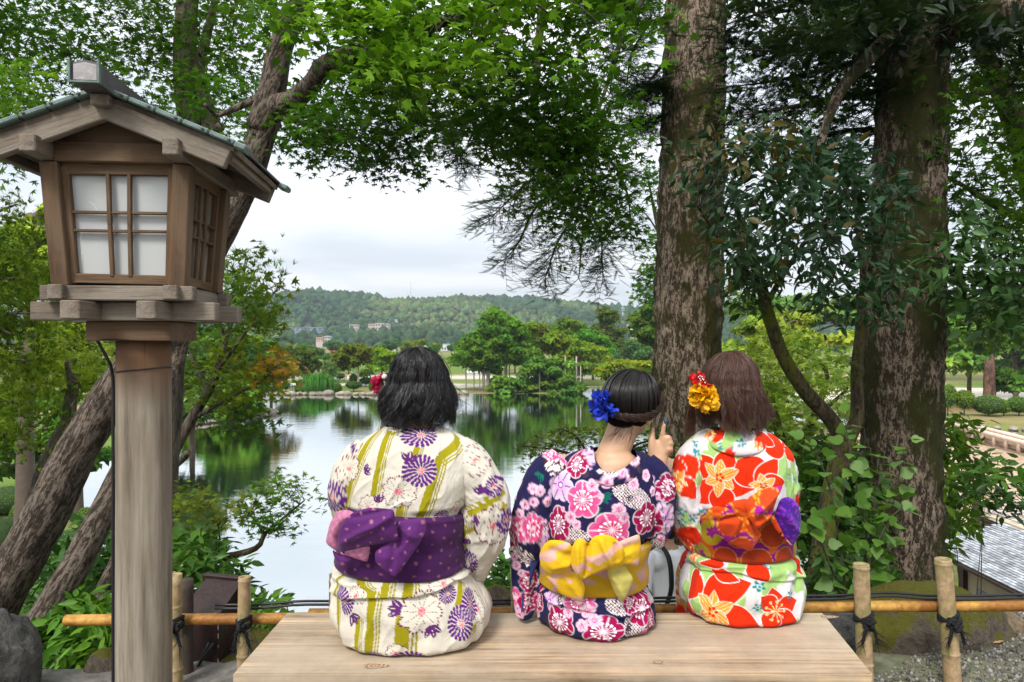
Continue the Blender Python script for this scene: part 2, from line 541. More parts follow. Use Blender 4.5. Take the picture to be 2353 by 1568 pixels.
# ------------------------------------------------------------ the setting: ground, pond, hill
WATER_Z = -5.73
POND = np.array([(-13, 13.0), (-6, 12.6), (0, 13.2), (6, 13.0), (10, 14), (13, 24), (18, 45), (22, 62), (27, 78), (31, 90), (26, 98), (18, 101.5), (10.5, 102), (9.5, 95), (8.8, 90), (0, 91), (-6, 89.5), (-10, 90), (-17, 88.5), (-24, 88.8),
                 (-31, 88), (-35, 84), (-31, 74), (-25.5, 68), (-22.6, 65.2), (-24, 61.5), (-27, 56), (-24.5, 46), (-22, 36), (-18.5, 29), (-14, 25.2), (-20, 23.6), (-40, 22.5), (-46, 17), (-30, 13.5)])
STREAM = np.array([(24, 60), (31, 53), (38, 47.5), (60, 38), (62, 41), (41, 52), (34, 58), (27, 66)])

def land_z(x, y):
    q = np.stack([x, y], -1)
    sd = poly_dist(q, POND)
    flat = -5.38 + .16 * (fbm(np.stack([x * .15, y * .15, x * 0], -1), 3, 5) - .5) * 2
    flat = flat + smooth(88, 200, y) * 2.2 + smooth(6, 12, -sd) * .25 - .25
    ss = poly_dist(q, STREAM)
    z = flat - 1.35 * smooth(-.8, .9, sd) - 1.1 * smooth(-.5, .8, ss)
    # the slope that falls from the viewing place down to the pond
    y0 = 2.95 - .3 * smooth(-.9, -1.5, x) + .45 * smooth(1.4, 2.2, x)
    s = np.where(y < y0, 0.0, -(y - y0) * .66 - .25 * smooth(y0, y0 + .8, y))
    s = s + .06 * (fbm(np.stack([x * 1.1, y * 1.1, x * 0], -1), 3, 9) - .5) * smooth(2.6, 3.2, y)
    s = np.maximum(s, -7.2)
    return np.where(y < 25, np.maximum(s, z * smooth(9, 12, y) + (-8) * (1 - smooth(9, 12, y))), z)

def axis(parts):
    a = [np.array([parts[0][0]])]
    for lo, hi, st in parts:
        a.append(np.linspace(lo, hi, max(2, int(round((hi - lo) / st)) + 1))[1:])
    return np.concatenate(a)
gx = axis([(-1500, -300, 100), (-300, -60, 8), (-60, -36, 1.5), (-36, -12, .7), (-12, -4, .3), (-4, 4, .13), (4, 12, .3), (12, 36, .7), (36, 60, 1.5), (60, 300, 8), (300, 1500, 100)])
gy = axis([(-60, -6, 6), (-6, 2, .4), (2, 5, .11), (5, 14, .25), (14, 40, .7), (40, 104, .8), (104, 130, 2), (130, 300, 8), (300, 2600, 100)])
GX, GY = np.meshgrid(gx, gy, indexing='ij')
gxf, gyf = GX.ravel(), GY.ravel()
gz = land_z(gxf, gyf)
gq = np.stack([gxf, gyf], -1)
# what lies on the ground: soil and moss on the slope, lawns, raked gravel, paths
n1 = fbm(np.stack([gxf * .9, gyf * .9, gxf * 0], -1), 4, 21)
n2 = fbm(np.stack([gxf * .12, gyf * .12, gxf * 0], -1), 3, 22)
soil = np.array([.105, .078, .048]); moss = np.array([.085, .105, .018]); lawn = np.array([.12, .19, .035]); dry = np.array([.27, .22, .10]); pale = np.array([.52, .48, .42]); tan = np.array([.46, .34, .25]); grit = np.array([.16, .15, .14])
gc = soil + (moss - soil) * smooth(.48, .62, n1)[:, None]
near = smooth(3.6, 3.0, gyf)[:, None]; gc = gc * (1 - near) + (grit * (1 - .45 * smooth(.5, .62, n1)[:, None]) + moss * .5 * smooth(.5, .62, n1)[:, None]) * near
far = smooth(18, 24, gyf)[:, None]
fl = lawn + (dry - lawn) * smooth(.42, .66, n2)[:, None]
gc = gc * (1 - far) + fl * far
def paint(poly, c, soft=.6):
    global gc
    w = smooth(-soft, soft, poly_dist(gq, np.array(poly, float)))[:, None]
    gc = gc * (1 - w) + np.asarray(c) * w
paint([(-34, 100), (-4, 99), (-4, 104), (-20, 106), (-34, 105)], pale)
paint([(-60, 113), (40, 116), (60, 122), (-60, 122)], pale, 1.5)
paint([(14.5, 26), (21, 24), (60, 24), (60, 33), (35, 47), (27, 54), (21, 51)], tan)
paint([(10.5, 102.5), (26, 99), (30, 112), (12, 112)], [.2, .27, .05])
paint([(34, 66), (90, 60), (90, 70), (38, 74)], [.26, .16, .07])
paint([(33, 78), (52, 77), (110, 80), (110, 98), (50, 96), (36, 92)], pale)
t = NT('ground'); t.set(Roughness=.95); t.b.inputs['Specular IOR Level'].default_value = .15
gv = t.coord()
gn1 = t.noise(gv, 14, 6, .7); gn2 = t.noise(gv, 2.2, 4, .6)
gcol = t.mix(1.0, t.attr(), t.ramp(gn1, [(.28, (.45, .45, .45)), (.55, (1, 1, 1)), (.75, (1.45, 1.4, 1.35))]), 'MULTIPLY')
gcol = t.mix(1.0, gcol, t.ramp(gn2, [(.3, (.75, .78, .72)), (.7, (1.15, 1.12, 1.1))]), 'MULTIPLY')
t.base(gcol); t.bump(gn1, .7, .02)
M_GROUND = t.m
ground = obj('ground', np.stack([gxf, gyf, gz], -1), grid_faces(len(gx), len(gy)), M_GROUND, None, gc)
tag(ground, 'sloping soil, moss and lawn ground round the pond', None, None, 'structure')

# pond
t = NT('pond_water'); t.base((.05, .075, .022)); t.set(Roughness=.5); t.b.inputs['IOR'].default_value = 1.33
t.b.inputs['Specular IOR Level'].default_value = .5
wv = t.coord((1.0, 2.6, 1)); wv2 = t.coord((.35, .9, 1), rot=(0, 0, .35))
a = t.noise(wv, 3.2, 3, .55); b = t.noise(wv2, 1.3, 2, .5); g = t.noise(t.coord((.06, .12, 1)), 1.0, 2, .5)
cdist = t.math('MULTIPLY', t.math('ADD', t.math('MULTIPLY', a, .35), b), t.math('ADD', g, .1))
bp = t.bump(cdist, .22, .05)
gl = t.new('ShaderNodeBsdfGlossy', Roughness=.02); gl.inputs[0].default_value = (.93, .96, .97, 1); t.link(bp.outputs[0], gl.inputs['Normal'])
fr = t.new('ShaderNodeFresnel', IOR=1.5); t.link(bp.outputs[0], fr.inputs['Normal'])
mx = t.new('ShaderNodeMixShader'); t.link(t.math('MINIMUM', t.math('ADD', t.math('MULTIPLY', fr.outputs[0], .7), .70), 1.0), mx.inputs[0])
t.link(t.b.outputs[0], mx.inputs[1]); t.link(gl.outputs[0], mx.inputs[2]); t.link(mx.outputs[0], t.out.inputs[0])
M_WATER = t.m
pw = obj('pond_water', [(-70, 8, WATER_Z), (80, 8, WATER_Z), (80, 125, WATER_Z), (-70, 125, WATER_Z)], np.array([[0, 1, 2, 3]]), M_WATER)
tag(pw, 'still green pond reflecting sky and trees', None, None, 'structure')

# wooded hill behind the town
HX = np.array([-900, -560, -350, -300, -260, -215, -185, -155, -110, -60, -15, 50, 110, 175, 205, 330, 600, 900])
HY = np.array([700, 700, 694, 684, 676, 674, 680, 686, 679, 671, 669, 672, 684, 694, 697, 700, 706, 712]) - 7
def hill_z(x, y):
    ridge = (784 - interp(np.clip(x, -900, 900), HX, HY)) * 1000 / FOC - 5
    yr = 1000 + 60 * np.sin(x * .006) 
    tt = np.clip((y - 430) / (yr - 430), 0, None)
    front = np.where(tt < 1, .16 * tt + .84 * smooth(.05, 1.05, tt), 1 - .25 * (tt - 1))
    lump = (fbm(np.stack([x * .006, y * .006, x * 0], -1), 4, 33) - .5) * 34 * smooth(0.05, .35, tt) * smooth(1.12, .85, tt)
    low = 9 * smooth(.05, .2, tt)
    return -6 + ridge * front + lump + low * (1 - tt.clip(0, 1))
hx = np.linspace(-1000, 1000, 140); hy = np.concatenate([np.linspace(380, 1000, 60), np.linspace(1020, 1300, 12)])
HXg, HYg = np.meshgrid(hx, hy, indexing='ij'); hv = np.stack([HXg.ravel(), HYg.ravel(), hill_z(HXg.ravel(), HYg.ravel())], -1)
hv[:, 2] -= 6
M_HILL = m_plain('hill_soil', (.035, .06, .022), .95, .05, .4)
hills = obj('hills', hv, grid_faces(len(hx), len(hy)), M_HILL)
tag(hills, 'long wooded ridge behind the town', None, None, 'structure')

r = np.random.default_rng(11)
n = 30000
x = (r.random(n) * 2 - 1) * 620; y = 440 + 640 * r.random(n) ** .85
keep = (np.abs(x) < .62 * y) ; x, y = x[keep], y[keep]
z = hill_z(x, y)
clear = (fbm(np.stack([x * .02, y * .02, x * 0], -1), 2, 55) > .66) & (y < 640)
x, y, z = x[~clear], y[~clear], z[~clear]
x, y, z = x[:10500], y[:10500], z[:10500]
N = len(x)
rad = (2.4 + 3.6 * r.random(N) ** 1.5) * (.8 + .3 * (y > 800))
kind = fbm(np.stack([x * .013, y * .013, x * 0], -1), 3, 44)
base = np.array([.028, .062, .022]) + (np.array([.075, .115, .035]) - np.array([.028, .062, .022])) * smooth(.46, .64, kind)[:, None]
hc = base * (.6 + .8 * r.random((N, 1))) * np.concatenate([.85 + .4 * r.random((N, 1)), np.ones((N, 1)), .8 + .5 * r.random((N, 1))], 1)
iv, if_ = ICO1 if False else ICO2[:2]
iv, if_ = ICO1
iv2 = iv[None] * (.72 + .56 * r.random((N, len(iv), 1)))
V = iv2 * rad[:, None, None] * np.array([1, 1, 1.0]) * np.stack([np.ones(N), np.ones(N), .75 + .7 * r.random(N)], -1)[:, None] + np.stack([x, y, z - 1.0], -1)[:, None]
F = (if_[None] + (np.arange(N) * len(iv))[:, None, None]).reshape(-1, 3)
M_FOREST = m_vcol('forest_crowns', rough=.95, noise_scale=.45, amount=.5, spec=.02, bump=.8)
fo = obj('hillside_forest', V.reshape(-1, 3), F, M_FOREST, None, np.repeat(hc, len(iv), axis=0), True)
tag(fo, 'dense mixed forest covering the far ridge', 'forest', None, 'stuff')
# ------------------------------------------------------------ wood, bamboo, stone
def m_wood(name, c0, c1, scale=26.0, along=0.06, grey=None, rough=.75, rings=0.0, bump=.35, lines=0.0):
    """grain runs along the object's own X axis"""
    t = NT(name); t.set(Roughness=rough); t.b.inputs['Specular IOR Level'].default_value = .25
    v = t.coord((along, 1, 1)); 
    info = t.new('ShaderNodeObjectInfo'); add = t.new('ShaderNodeVectorMath', _operation='ADD')
    sc = t.new('ShaderNodeVectorMath', _operation='SCALE'); cb = t.new('ShaderNodeCombineXYZ')
    for k in range(3): t.link(info.outputs['Random'], cb.inputs[k])
    sc.inputs['Scale'].default_value = 37.0; t.link(cb.outputs[0], sc.inputs[0]); t.link(v, add.inputs[0]); t.link(sc.outputs[0], add.inputs[1])
    v = add.outputs[0]
    a = t.noise(v, scale, 5, .6, .35); b = t.noise(v, scale * 5, 4, .7, .2)
    c = t.ramp(a, [(.38, c0), (.62, c1)])
    c = t.mix(1.0, c, t.ramp(b, [(.36, (.42, .40, .38)), (.52, (1, 1, 1)), (.66, (1.45, 1.42, 1.38))]), 'MULTIPLY')
    if grey:
        g = t.noise(t.coord((.5, 1, 1)), 6.0, 5, .65)
        c = t.mix(t.ramp(g, [(.34, (0, 0, 0)), (.56, (.9, .9, .9))]), c, t.mix(b, [x * .7 for x in grey], grey))
    if lines:
        ln = t.new('ShaderNodeTexWave', _wave_type='BANDS', _bands_direction='X', Scale=lines, Distortion=1.5, Detail=3.0)
        ln.inputs['Detail Scale'].default_value = 1.2
        tc = t.coord((1, .06, .06), rot=(0, 0, .1)); t.link(tc, ln.inputs['Vector'])
        c = t.mix(1.0, c, t.ramp(ln.outputs['Fac'], [(.0, (.93, .925, .91)), (.5, (1, 1, 1))]), 'MULTIPLY')
    ck = t.noise(v, scale * 1.8, 2, .5, .6); c = t.mix(t.ramp(ck, [(.24, (.8, .8, .8)), (.29, (0, 0, 0))]), c, [x * .3 for x in c0])
    dt = t.noise(t.coord(), 5.0, 5, .7); c = t.mix(1.0, c, t.ramp(dt, [(.3, (.78, .76, .74)), (.6, (1.05, 1.05, 1.05))]), 'MULTIPLY')
    t.base(c); t.bump(t.math('ADD', t.math('ADD', a, b), ck), bump, .004)
    MATS[name] = t.m; return t.m

M_WOOD = m_wood('weathered_cedar', (.04, .026, .016), (.15, .10, .065), 30, .05, (.26, .225, .18), bump=.7)
M_WOODW = m_wood('warm_cedar', (.045, .021, .009), (.17, .085, .036), 30, .05, (.15, .098, .058), bump=.7)
M_BENCH = None
M_COPPER = m_plain('patina_copper', (.10, .145, .13), .6, 22, .7, .3, metallic=.2)
M_COPPERD = m_plain('dark_copper', (.09, .085, .085), .5, 20, .6, .2, metallic=.3)
M_ZINC = m_plain('weathered_metal_cap', (.3, .28, .28), .55, 25, .5, .2, metallic=.3)
M_CABLE = m_plain('black_cable', (.012, .012, .014), .45)
M_ROPE = m_plain('black_hemp', (.008, .008, .01), .9, 90, .6, .6)

LAN_C = np.array([-0.970, 1.80, 0.0]); LAN_R = R(5.5)
lantern = thing('garden_lantern', 'weathered wooden garden lantern with gabled roof and white panes on a round post', 'lantern', tuple(LAN_C), rotz=LAN_R)
def beam(name, c, L, w, h, axis_='x', mat=None, parent=lantern, bev=.0025, rot=None):
    o = link(bpy.data.objects.new(name, box_me(name, L, w, h, bev, mat or M_WOOD)), parent)
    o.location = c
    o.rotation_euler = rot if rot is not None else {'x': (0, 0, 0), 'y': (0, 0, R(90)), 'z': (0, R(-90), 0)}[axis_]
    return o
# post
pv, pf = tube([(0, 0, z) for z in np.linspace(-.05, 1.272, 30)], [0.0662 + .001 * math.sin(z * 3) for z in np.linspace(0, 1.27, 30)], 40, True, .015, 3, 6)
t = NT('post_wood'); t.set(Roughness=.8); t.b.inputs['Specular IOR Level'].default_value = .2
pc = t.coord((1, 1, .06)); a = t.noise(pc, 38, 6, .65, .2); b = t.noise(t.coord((1, 1, .35)), 7, 4, .6)
c = t.ramp(a, [(.3, (.09, .072, .052)), (.5, (.21, .178, .135)), (.72, (.32, .283, .222))])
c = t.mix(t.ramp(b, [(.45, (0, 0, 0)), (.7, (.55, .55, .55))]), c, (.14, .09, .055))
sx = t.new('ShaderNodeSeparateXYZ'); t.link(t.coord(), sx.inputs[0])
tp = t.ramp(t.math('ADD', sx.outputs['Z'], t.math('MULTIPLY', a, .12)), [(1.19, (0, 0, 0)), (1.0, (0, 0, 0))]) if False else None
top = t.new('ShaderNodeMapRange'); top.inputs['From Min'].default_value = 1.15; top.inputs['From Max'].default_value = 1.27
t.link(t.math('ADD', sx.outputs['Z'], t.math('MULTIPLY', a, .10)), top.inputs['Value'])
c = t.mix(top.outputs[0], c, (.14, .075, .04))
ck = t.noise(t.coord((1, 1, .012)), 55, 3, .6, .3); c = t.mix(t.ramp(ck, [(.30, (.85, .85, .85)), (.36, (0, 0, 0))]), c, (.04, .028, .018))
t.base(c); t.bump(t.math('ADD', a, ck), .5, .005)
post = obj('post', pv, pf, t.m, lantern)
# capital block and the crossed beams that carry the house
beam('capital_block', (0, 0, 1.295), .205, .18, .05, 'x', M_WOODW)
Z2 = 1.3435
for s in (-1, 1):
    beam('cross_beam', (0, s * .095, Z2), .435, .042, .046, 'x')
for s in (-1, 1):
    beam('cross_beam', (s * .084 + .012, 0, Z2 - .0008), .44, .044, .043, 'y')
Z3 = 1.386
for s in (-1, 1):
    beam('sill_beam', (0, s * .135, Z3), .352, .034, .036, 'x')
for s in (-1, 1):
    beam('sill_beam', (s * .131, 0, Z3 + .0012), .345, .034, .0352, 'y')
# house: four leaning corner posts, rails, lattice, panes
ZB, ZT = 1.4045, 1.70
WB, WT, DB, DT = .135, .153, .122, .140       # half sizes of the post axes
def slant(name, a, b, w, h, mat=M_WOODW, parent=lantern, roll=0.0, bev=.002):
    a, b = Vector(a), Vector(b); d = b - a
    o = link(bpy.data.objects.new(name, box_me(name, d.length, w, h, bev, mat)), parent)
    o.location = (a + b) / 2
    x = d.normalized(); y = Vector((0, 1, 0)) if abs(x.y) < .9 else Vector((1, 0, 0))
    y = (y - x * y.dot(x)).normalized(); zz = x.cross(y)
    m = Matrix((x, y, zz)).transposed()
    o.rotation_euler = (m @ Matrix.Rotation(roll, 3, 'X')).to_euler()
    return o
for sx_ in (-1, 1):
    for sy_ in (-1, 1):
        slant('corner_post', (sx_ * WB, sy_ * DB, ZB), (sx_ * WT, sy_ * DT, ZT), .04, .04)
M_PANE = NT('milky_acrylic'); M_PANE.base((.72, .74, .73)); M_PANE.set(Roughness=.22)
M_PANE.b.inputs['Subsurface Weight'].default_value = 0.0
pn = M_PANE.noise(M_PANE.coord((9, 1, 3), rot=(0, .5, 0)), 5, 3, .6, 1.2)
M_PANE.base(M_PANE.mix(M_PANE.ramp(pn, [(.66, (0, 0, 0)), (.72, (.6, .6, .6))]), (.43, .445, .44), (.8, .8, .8))); M_PANE = M_PANE.m
def wall_face(side):
    """side: 'f' front, 'b' back, 'l', 'r'; a lattice window in a leaning frame"""
    def pt(u, v, out=0.0):
        # u in [-1,1] across, v in [0,1] up
        hw = WB + (WT - WB) * v; hd = DB + (DT - DB) * v; z = ZB + (ZT - ZB) * v
        if side == 'f': return (u * hw, -hd - out, z)
        if side == 'b': return (-u * hw, hd + out, z)
        if side == 'r': return (hw + out, u * hd, z)
        return (-hw - out, -u * hd, z)
    q = [pt(-.92, .03, -.012), pt(.92, .03, -.012), pt(.92, .97, -.012), pt(-.92, .97, -.012)]
    q2 = [pt(-.92, .03, -.016), pt(.92, .03, -.016), pt(.92, .97, -.016), pt(-.92, .97, -.016)]
    pn_ = obj('pane', q + q2, np.array([[0, 1, 2, 3], [7, 6, 5, 4], [0, 4, 5, 1], [2, 6, 7, 3], [1, 5, 6, 2], [0, 3, 7, 4]]), M_PANE if side in 'fb' else M_WOOD, lantern, smooth_=False)  # side panes coloured as dark wood, standing in for their dark reflection
    mt = M_WOODW
    slant('window_rail', pt(-.86, .065, -.004), pt(.86, .05, -.004), .016, .024, mt, pn_)
    slant('window_rail', pt(-.86, .955, -.004), pt(.86, .965, -.004), .016, .028, mt, pn_)
    slant('window_stile', pt(-.815, .02, -.004), pt(-.815, .98, -.004), .017, .017, mt, pn_)
    slant('window_stile', pt(.815, .02, -.004), pt(.815, .98, -.004), .017, .017, mt, pn_)
    for u in (-.16, .16):
        p3 = [pt(u * .98 , .08, 0), pt(u * 1.0, .5, .0022), pt(u * 1.02, .93, .0)]
        for k in range(2):
            slant('lattice_bar', p3[k], p3[k + 1], .012, .0085, mt, pn_, bev=.001)
    for v in (.455, .605):
        slant('lattice_bar', pt(-.75, v, -.0012), pt(.75, v, -.0012), .011, .0065, mt, pn_, bev=.001)
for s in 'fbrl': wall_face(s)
# wall plates under the roof
ZP = 1.722
for s in (-1, 1):
    beam('wall_plate', (s * .156, 0, ZP), .47, .036, .04, 'y')
for s in (-1, 1):
    beam('tie_beam', (0, s * .148, ZP + .002), .278, .03, .048, 'x', M_WOODW)
    # gable boards over the tie beams
    gb = obj('gable_board', [(-.15, s * .143, 1.745), (.15, s * .143, 1.745), (0, s * .143, 1.805), (-.15, s * .151, 1.745), (.15, s * .151, 1.745), (0, s * .151, 1.805)],
             [np.array([[0, 1, 2], [5, 4, 3]]), np.array([[0, 3, 4, 1], [1, 4, 5, 2], [2, 5, 3, 0]])], M_WOODW, lantern, smooth_=False)
# roof
AP, EV, HALF, RL = 1.828, 1.715, .282, .205       # ridge height, eave height, half width, half length
ang = math.atan2(AP - EV, HALF)
sl = math.hypot(HALF, AP - EV)
for s in (-1, 1):
    cx, cz = s * HALF / 2, (AP + EV) / 2
    rot = (0, s * ang, 0)
    o = link(bpy.data.objects.new('roof_board', box_me('roof_board', sl * 1.04, RL * 2 + .01, .012, .001, M_WOOD)), lantern)
    o.location = (cx + s * math.sin(ang) * .012, 0, cz + .012); o.rotation_euler = rot
    o = link(bpy.data.objects.new('roof_sheet', box_me('roof_sheet', sl * 1.07, RL * 2 + .03, .005, .001, M_COPPERD)), lantern)
    o.location = (cx + s * .012, 0, cz + .026); o.rotation_euler = rot
    for f in (-1, 1):
        y = f * (RL - .004)
        o = link(bpy.data.objects.new('barge_board', box_me('barge_board', sl * .985, .022, .046, .0025, M_WOOD)), lantern)
        o.location = (cx - s * .003, y, cz - .015); o.rotation_euler = rot
        # copper edging in short lengths with a nail in each
        nseg = 5
        for k in range(nseg):
            u = (k + .5) / nseg
            x0, z0 = s * u * HALF * 1.06, AP - u * (AP - EV) * 1.06 + .0275
            seg = link(bpy.data.objects.new('copper_edge', box_me('copper_edge', sl * 1.06 / nseg - .0025, .024, .0125, .003, M_COPPER)), lantern)
            seg.location = (x0, f * (RL + .012), z0); seg.rotation_euler = rot
            nv, nf = tube([(0, -.0135 * -f * -1, 0), (0, .0165 * f, 0)], [.004, .0035], 8)
            nl = obj('nail', nv, nf, M_COPPERD, seg); nl.location = (.018 * s, 0, .001)
    # eave purlin, its end shows under the boards
    o = link(bpy.data.objects.new('eave_strip', box_me('eave_strip', RL * 2 - .05, .02, .022, .002, M_WOOD)), lantern)
    o.location = (s * (HALF - .012), 0, EV + .002); o.rotation_euler = (0, 0, R(90))
    for f in (-1, 1):
        o = link(bpy.data.objects.new('eave_cap', box_me('eave_cap', .03, .05, .016, .004, M_COPPER)), lantern)
        o.location = (s * (HALF + .03), f * (RL + .004), EV + .012); o.rotation_euler = rot
# ridge box
rb = [(-.029, .0), (.029, .0), (.029, .044), (0, .051), (-.029, .044)]
V = []; 
for y in (-.295, .24): V += [(x, y, AP + .012 + z) for x, z in rb]
ridge = obj('ridge_box', V, [np.array([[0, 1, 2, 3, 4], [9, 8, 7, 6, 5]]), np.array([[k, k + 5, (k + 1) % 5 + 5, (k + 1) % 5] for k in range(5)])], M_COPPERD, lantern, smooth_=False)
rb2 = [(-.0245, .006), (.0245, .006), (.0245, .040), (0, .0455), (-.0245, .040)]
obj('ridge_end_plate', [(x, -.2965, AP + .012 + z) for x, z in rb2] + [(x, -.294, AP + .012 + z) for x, z in rb2], [np.array([[0, 1, 2, 3, 4], [9, 8, 7, 6, 5]]), np.array([[k, k + 5, (k + 1) % 5 + 5, (k + 1) % 5] for k in range(5)])], M_ZINC, ridge, smooth_=False)
for y in (-.298, -.06, .18):
    for x, w in ((-.0305, .004), (.0305, .004)):
        b_ = box('seam', (x, y, AP + .035), (w, .01, .05), M_COPPER, ridge)
    box('seam', (0, y, AP + .0125), (.058, .01, .004), M_COPPER, ridge)
beam('ridge_pole', (0, -.01, AP - .002), .45, .04, .026, 'y')
# power cable down the post and the wire tie round it
cp = spline([(-.090, -.05, 1.30), (-.088, -.055, 1.262), (-.070, -.045, 1.225), (-.069, -.022, 1.19), (-.0695, -.018, 1.1), (-.0695, -.018, .6), (-.0695, -.018, 0)], 40)
cv, cf = tube(cp, .0042, 8); obj('power_cable', cv, cf, M_CABLE, lantern)
aa = np.linspace(0, 2 * math.pi, 40)
tv, tf = tube(np.stack([.0682 * np.cos(aa), .0682 * np.sin(aa), 1.196 + .006 * np.cos(aa)], -1), .0016, 6, False); obj('wire_tie', tv, tf, M_CABLE, lantern)

# ------------------------------------------------------------ bench
BZ = .43
M_BENCH = m_wood('pale_bench_wood', (.30, .21, .125), (.48, .36, .235), 12, .03, (.44, .355, .26), .6, bump=.2)
bench = thing('bench', 'thick plank bench of pale sawn wood on which the three women sit', 'bench', (.12, 1.92, 0))
bx = [(-.706, 1.724), (.912, 1.724), (.962, 2.112), (-.698, 2.112)]
bm = bmesh.new()
lo = [bm.verts.new((x - .12, y - 1.92, BZ - .075)) for x, y in bx]; hi = [bm.verts.new((x - .12, y - 1.92, BZ)) for x, y in bx]
bm.faces.new(lo[::-1]); bm.faces.new(hi)
for k in range(4): bm.faces.new((lo[k], lo[(k + 1) % 4], hi[(k + 1) % 4], hi[k]))
bmesh.ops.bevel(bm, geom=list(bm.edges), offset=.004, segments=2, affect='EDGES')
me = bpy.data.meshes.new('seat_plank'); bm.to_mesh(me); bm.free(); me.materials.append(M_BENCH)
obj_me('seat_plank', me, bench)
for x in (-.5, .62):
    box('leg', (x - .12, 0, (BZ - .08) / 2), (.10, .30, BZ - .08), M_BENCH, bench, .004)
# knots in the plank
t = NT('knot_wood'); t.set(Roughness=.7); wv_ = t.new('ShaderNodeTexWave', _wave_type='RINGS', Scale=38.0, Distortion=2.5, Detail=3.0)
wv_.rings_direction = 'Z'
t.link(t.coord((.75, 1, 1)), wv_.inputs['Vector']); t.base(t.ramp(wv_.outputs['Fac'], [(.2, (.20, .12, .065)), (.8, (.38, .26, .165))])); M_KNOT = t.m
for X, Y, w, h in ((862, 1531, .034, .013), (1905, 1418, .026, .011), (1512, 1523, .018, .009)):
    d = (CAM_Z - BZ) * FOC / (Y - 784); p = P(X, Y, d); a_ = np.arange(24) * 2 * math.pi / 24
    rr = 1 + .12 * np.sin(a_ * 3 + X)
    o = obj('knot', np.vstack([np.stack([w * rr * np.cos(a_), h * rr * np.sin(a_), 0 * a_], -1), [[0, 0, .0006]]]), np.array([[k, (k + 1) % 24, 24] for k in range(24)]), M_KNOT, bench)
    o.location = (p[0] - .12, p[1] - 1.92, BZ + .0012)

# ------------------------------------------------------------ bamboo fence
def m_bamboo(name, c0, c1, stain):
    t = NT(name); t.set(Roughness=.55); t.b.inputs['Specular IOR Level'].default_value = .3
    a = t.noise(t.coord((.15, 1, 1)), 30, 5, .6); b = t.noise(t.coord((.6, 1, 1)), 9, 5, .65, .5)
    c = t.ramp(a, [(.3, c0), (.7, c1)]); c = t.mix(t.ramp(b, [(.44, (0, 0, 0)), (.6, (.9, .9, .9))]), c, stain); c = t.mix(1.0, c, t.ramp(t.noise(t.coord(), 45, 5, .7), [(.3, (.62, .6, .58)), (.6, (1.08, 1.08, 1.08))]), 'MULTIPLY')
    t.base(c); t.bump(t.math('ADD', a, b), .25, .003); MATS[name] = t.m; return t.m
M_BAMG = m_bamboo('golden_bamboo', (.36, .17, .03), (.52, .30, .07), (.22, .085, .015))
M_BAMP = m_bamboo('pale_bamboo', (.30, .20, .105), (.44, .31, .19), (.22, .20, .075))
M_BAMI = m_plain('bamboo_cut', (.42, .31, .18), .8, 60, .4)
def culm(name, a, b, r0, r1, nodes, mat, parent, hollow=True, seed=0):
    """a bamboo cane with swollen nodes; local X runs along it"""
    a, b = np.asarray(a, float), np.asarray(b, float); L = np.linalg.norm(b - a)
    u = np.sort(np.concatenate([np.linspace(0, L, 14)] + [[n - .008, n - .003, n, n + .003, n + .008] for n in nodes])); u = u[(u >= 0) & (u <= L)]
    rad = r0 + (r1 - r0) * u / L
    for n in nodes:
        rad = rad * (1 + .085 * np.exp(-((u - n) / .004) ** 2)) - .0009 * np.exp(-((u - n - .007) / .003) ** 2)
    bow = .004 * np.sin(u / L * math.pi * 1.3 + seed)
    V, F = tube(np.stack([u, bow, 0 * u], -1), rad, 22, False)
    F = [F[0] if isinstance(F, list) else F]; K = len(u); n0 = len(V)
    i = np.arange(22); j = (i + 1) % 22
    for end, sgn in ((K - 1, 1), (0, -1)):
        ring = V[i * K + end]; cen = np.array([u[end], bow[end], 0])
        inner = cen + (ring - cen) * .78; deep = inner - np.array([sgn * (.012 if hollow else .0015), 0, 0])
        b0 = len(V); V = np.vstack([V, inner, deep, [deep.mean(0)]])
        for q in ([i * K + end, j * K + end, b0 + j, b0 + i], [b0 + i, b0 + j, b0 + 22 + j, b0 + 22 + i]):
            q = np.stack(q, -1); F.append(q if sgn > 0 else q[:, ::-1])
        q = np.stack([b0 + 22 + i, b0 + 22 + j, np.full(22, b0 + 44)], -1); F.append(q if sgn > 0 else q[:, ::-1])
    q4 = np.concatenate([f for f in F if f.shape[1] == 4]); q3 = np.concatenate([f for f in F if f.shape[1] == 3])
    o = obj(name, V, [q4, q3], mat, parent); x = Vector(b - a).normalized()
    o.location = tuple(a); o.rotation_euler = x.to_track_quat('X', 'Z').to_euler()
    return o
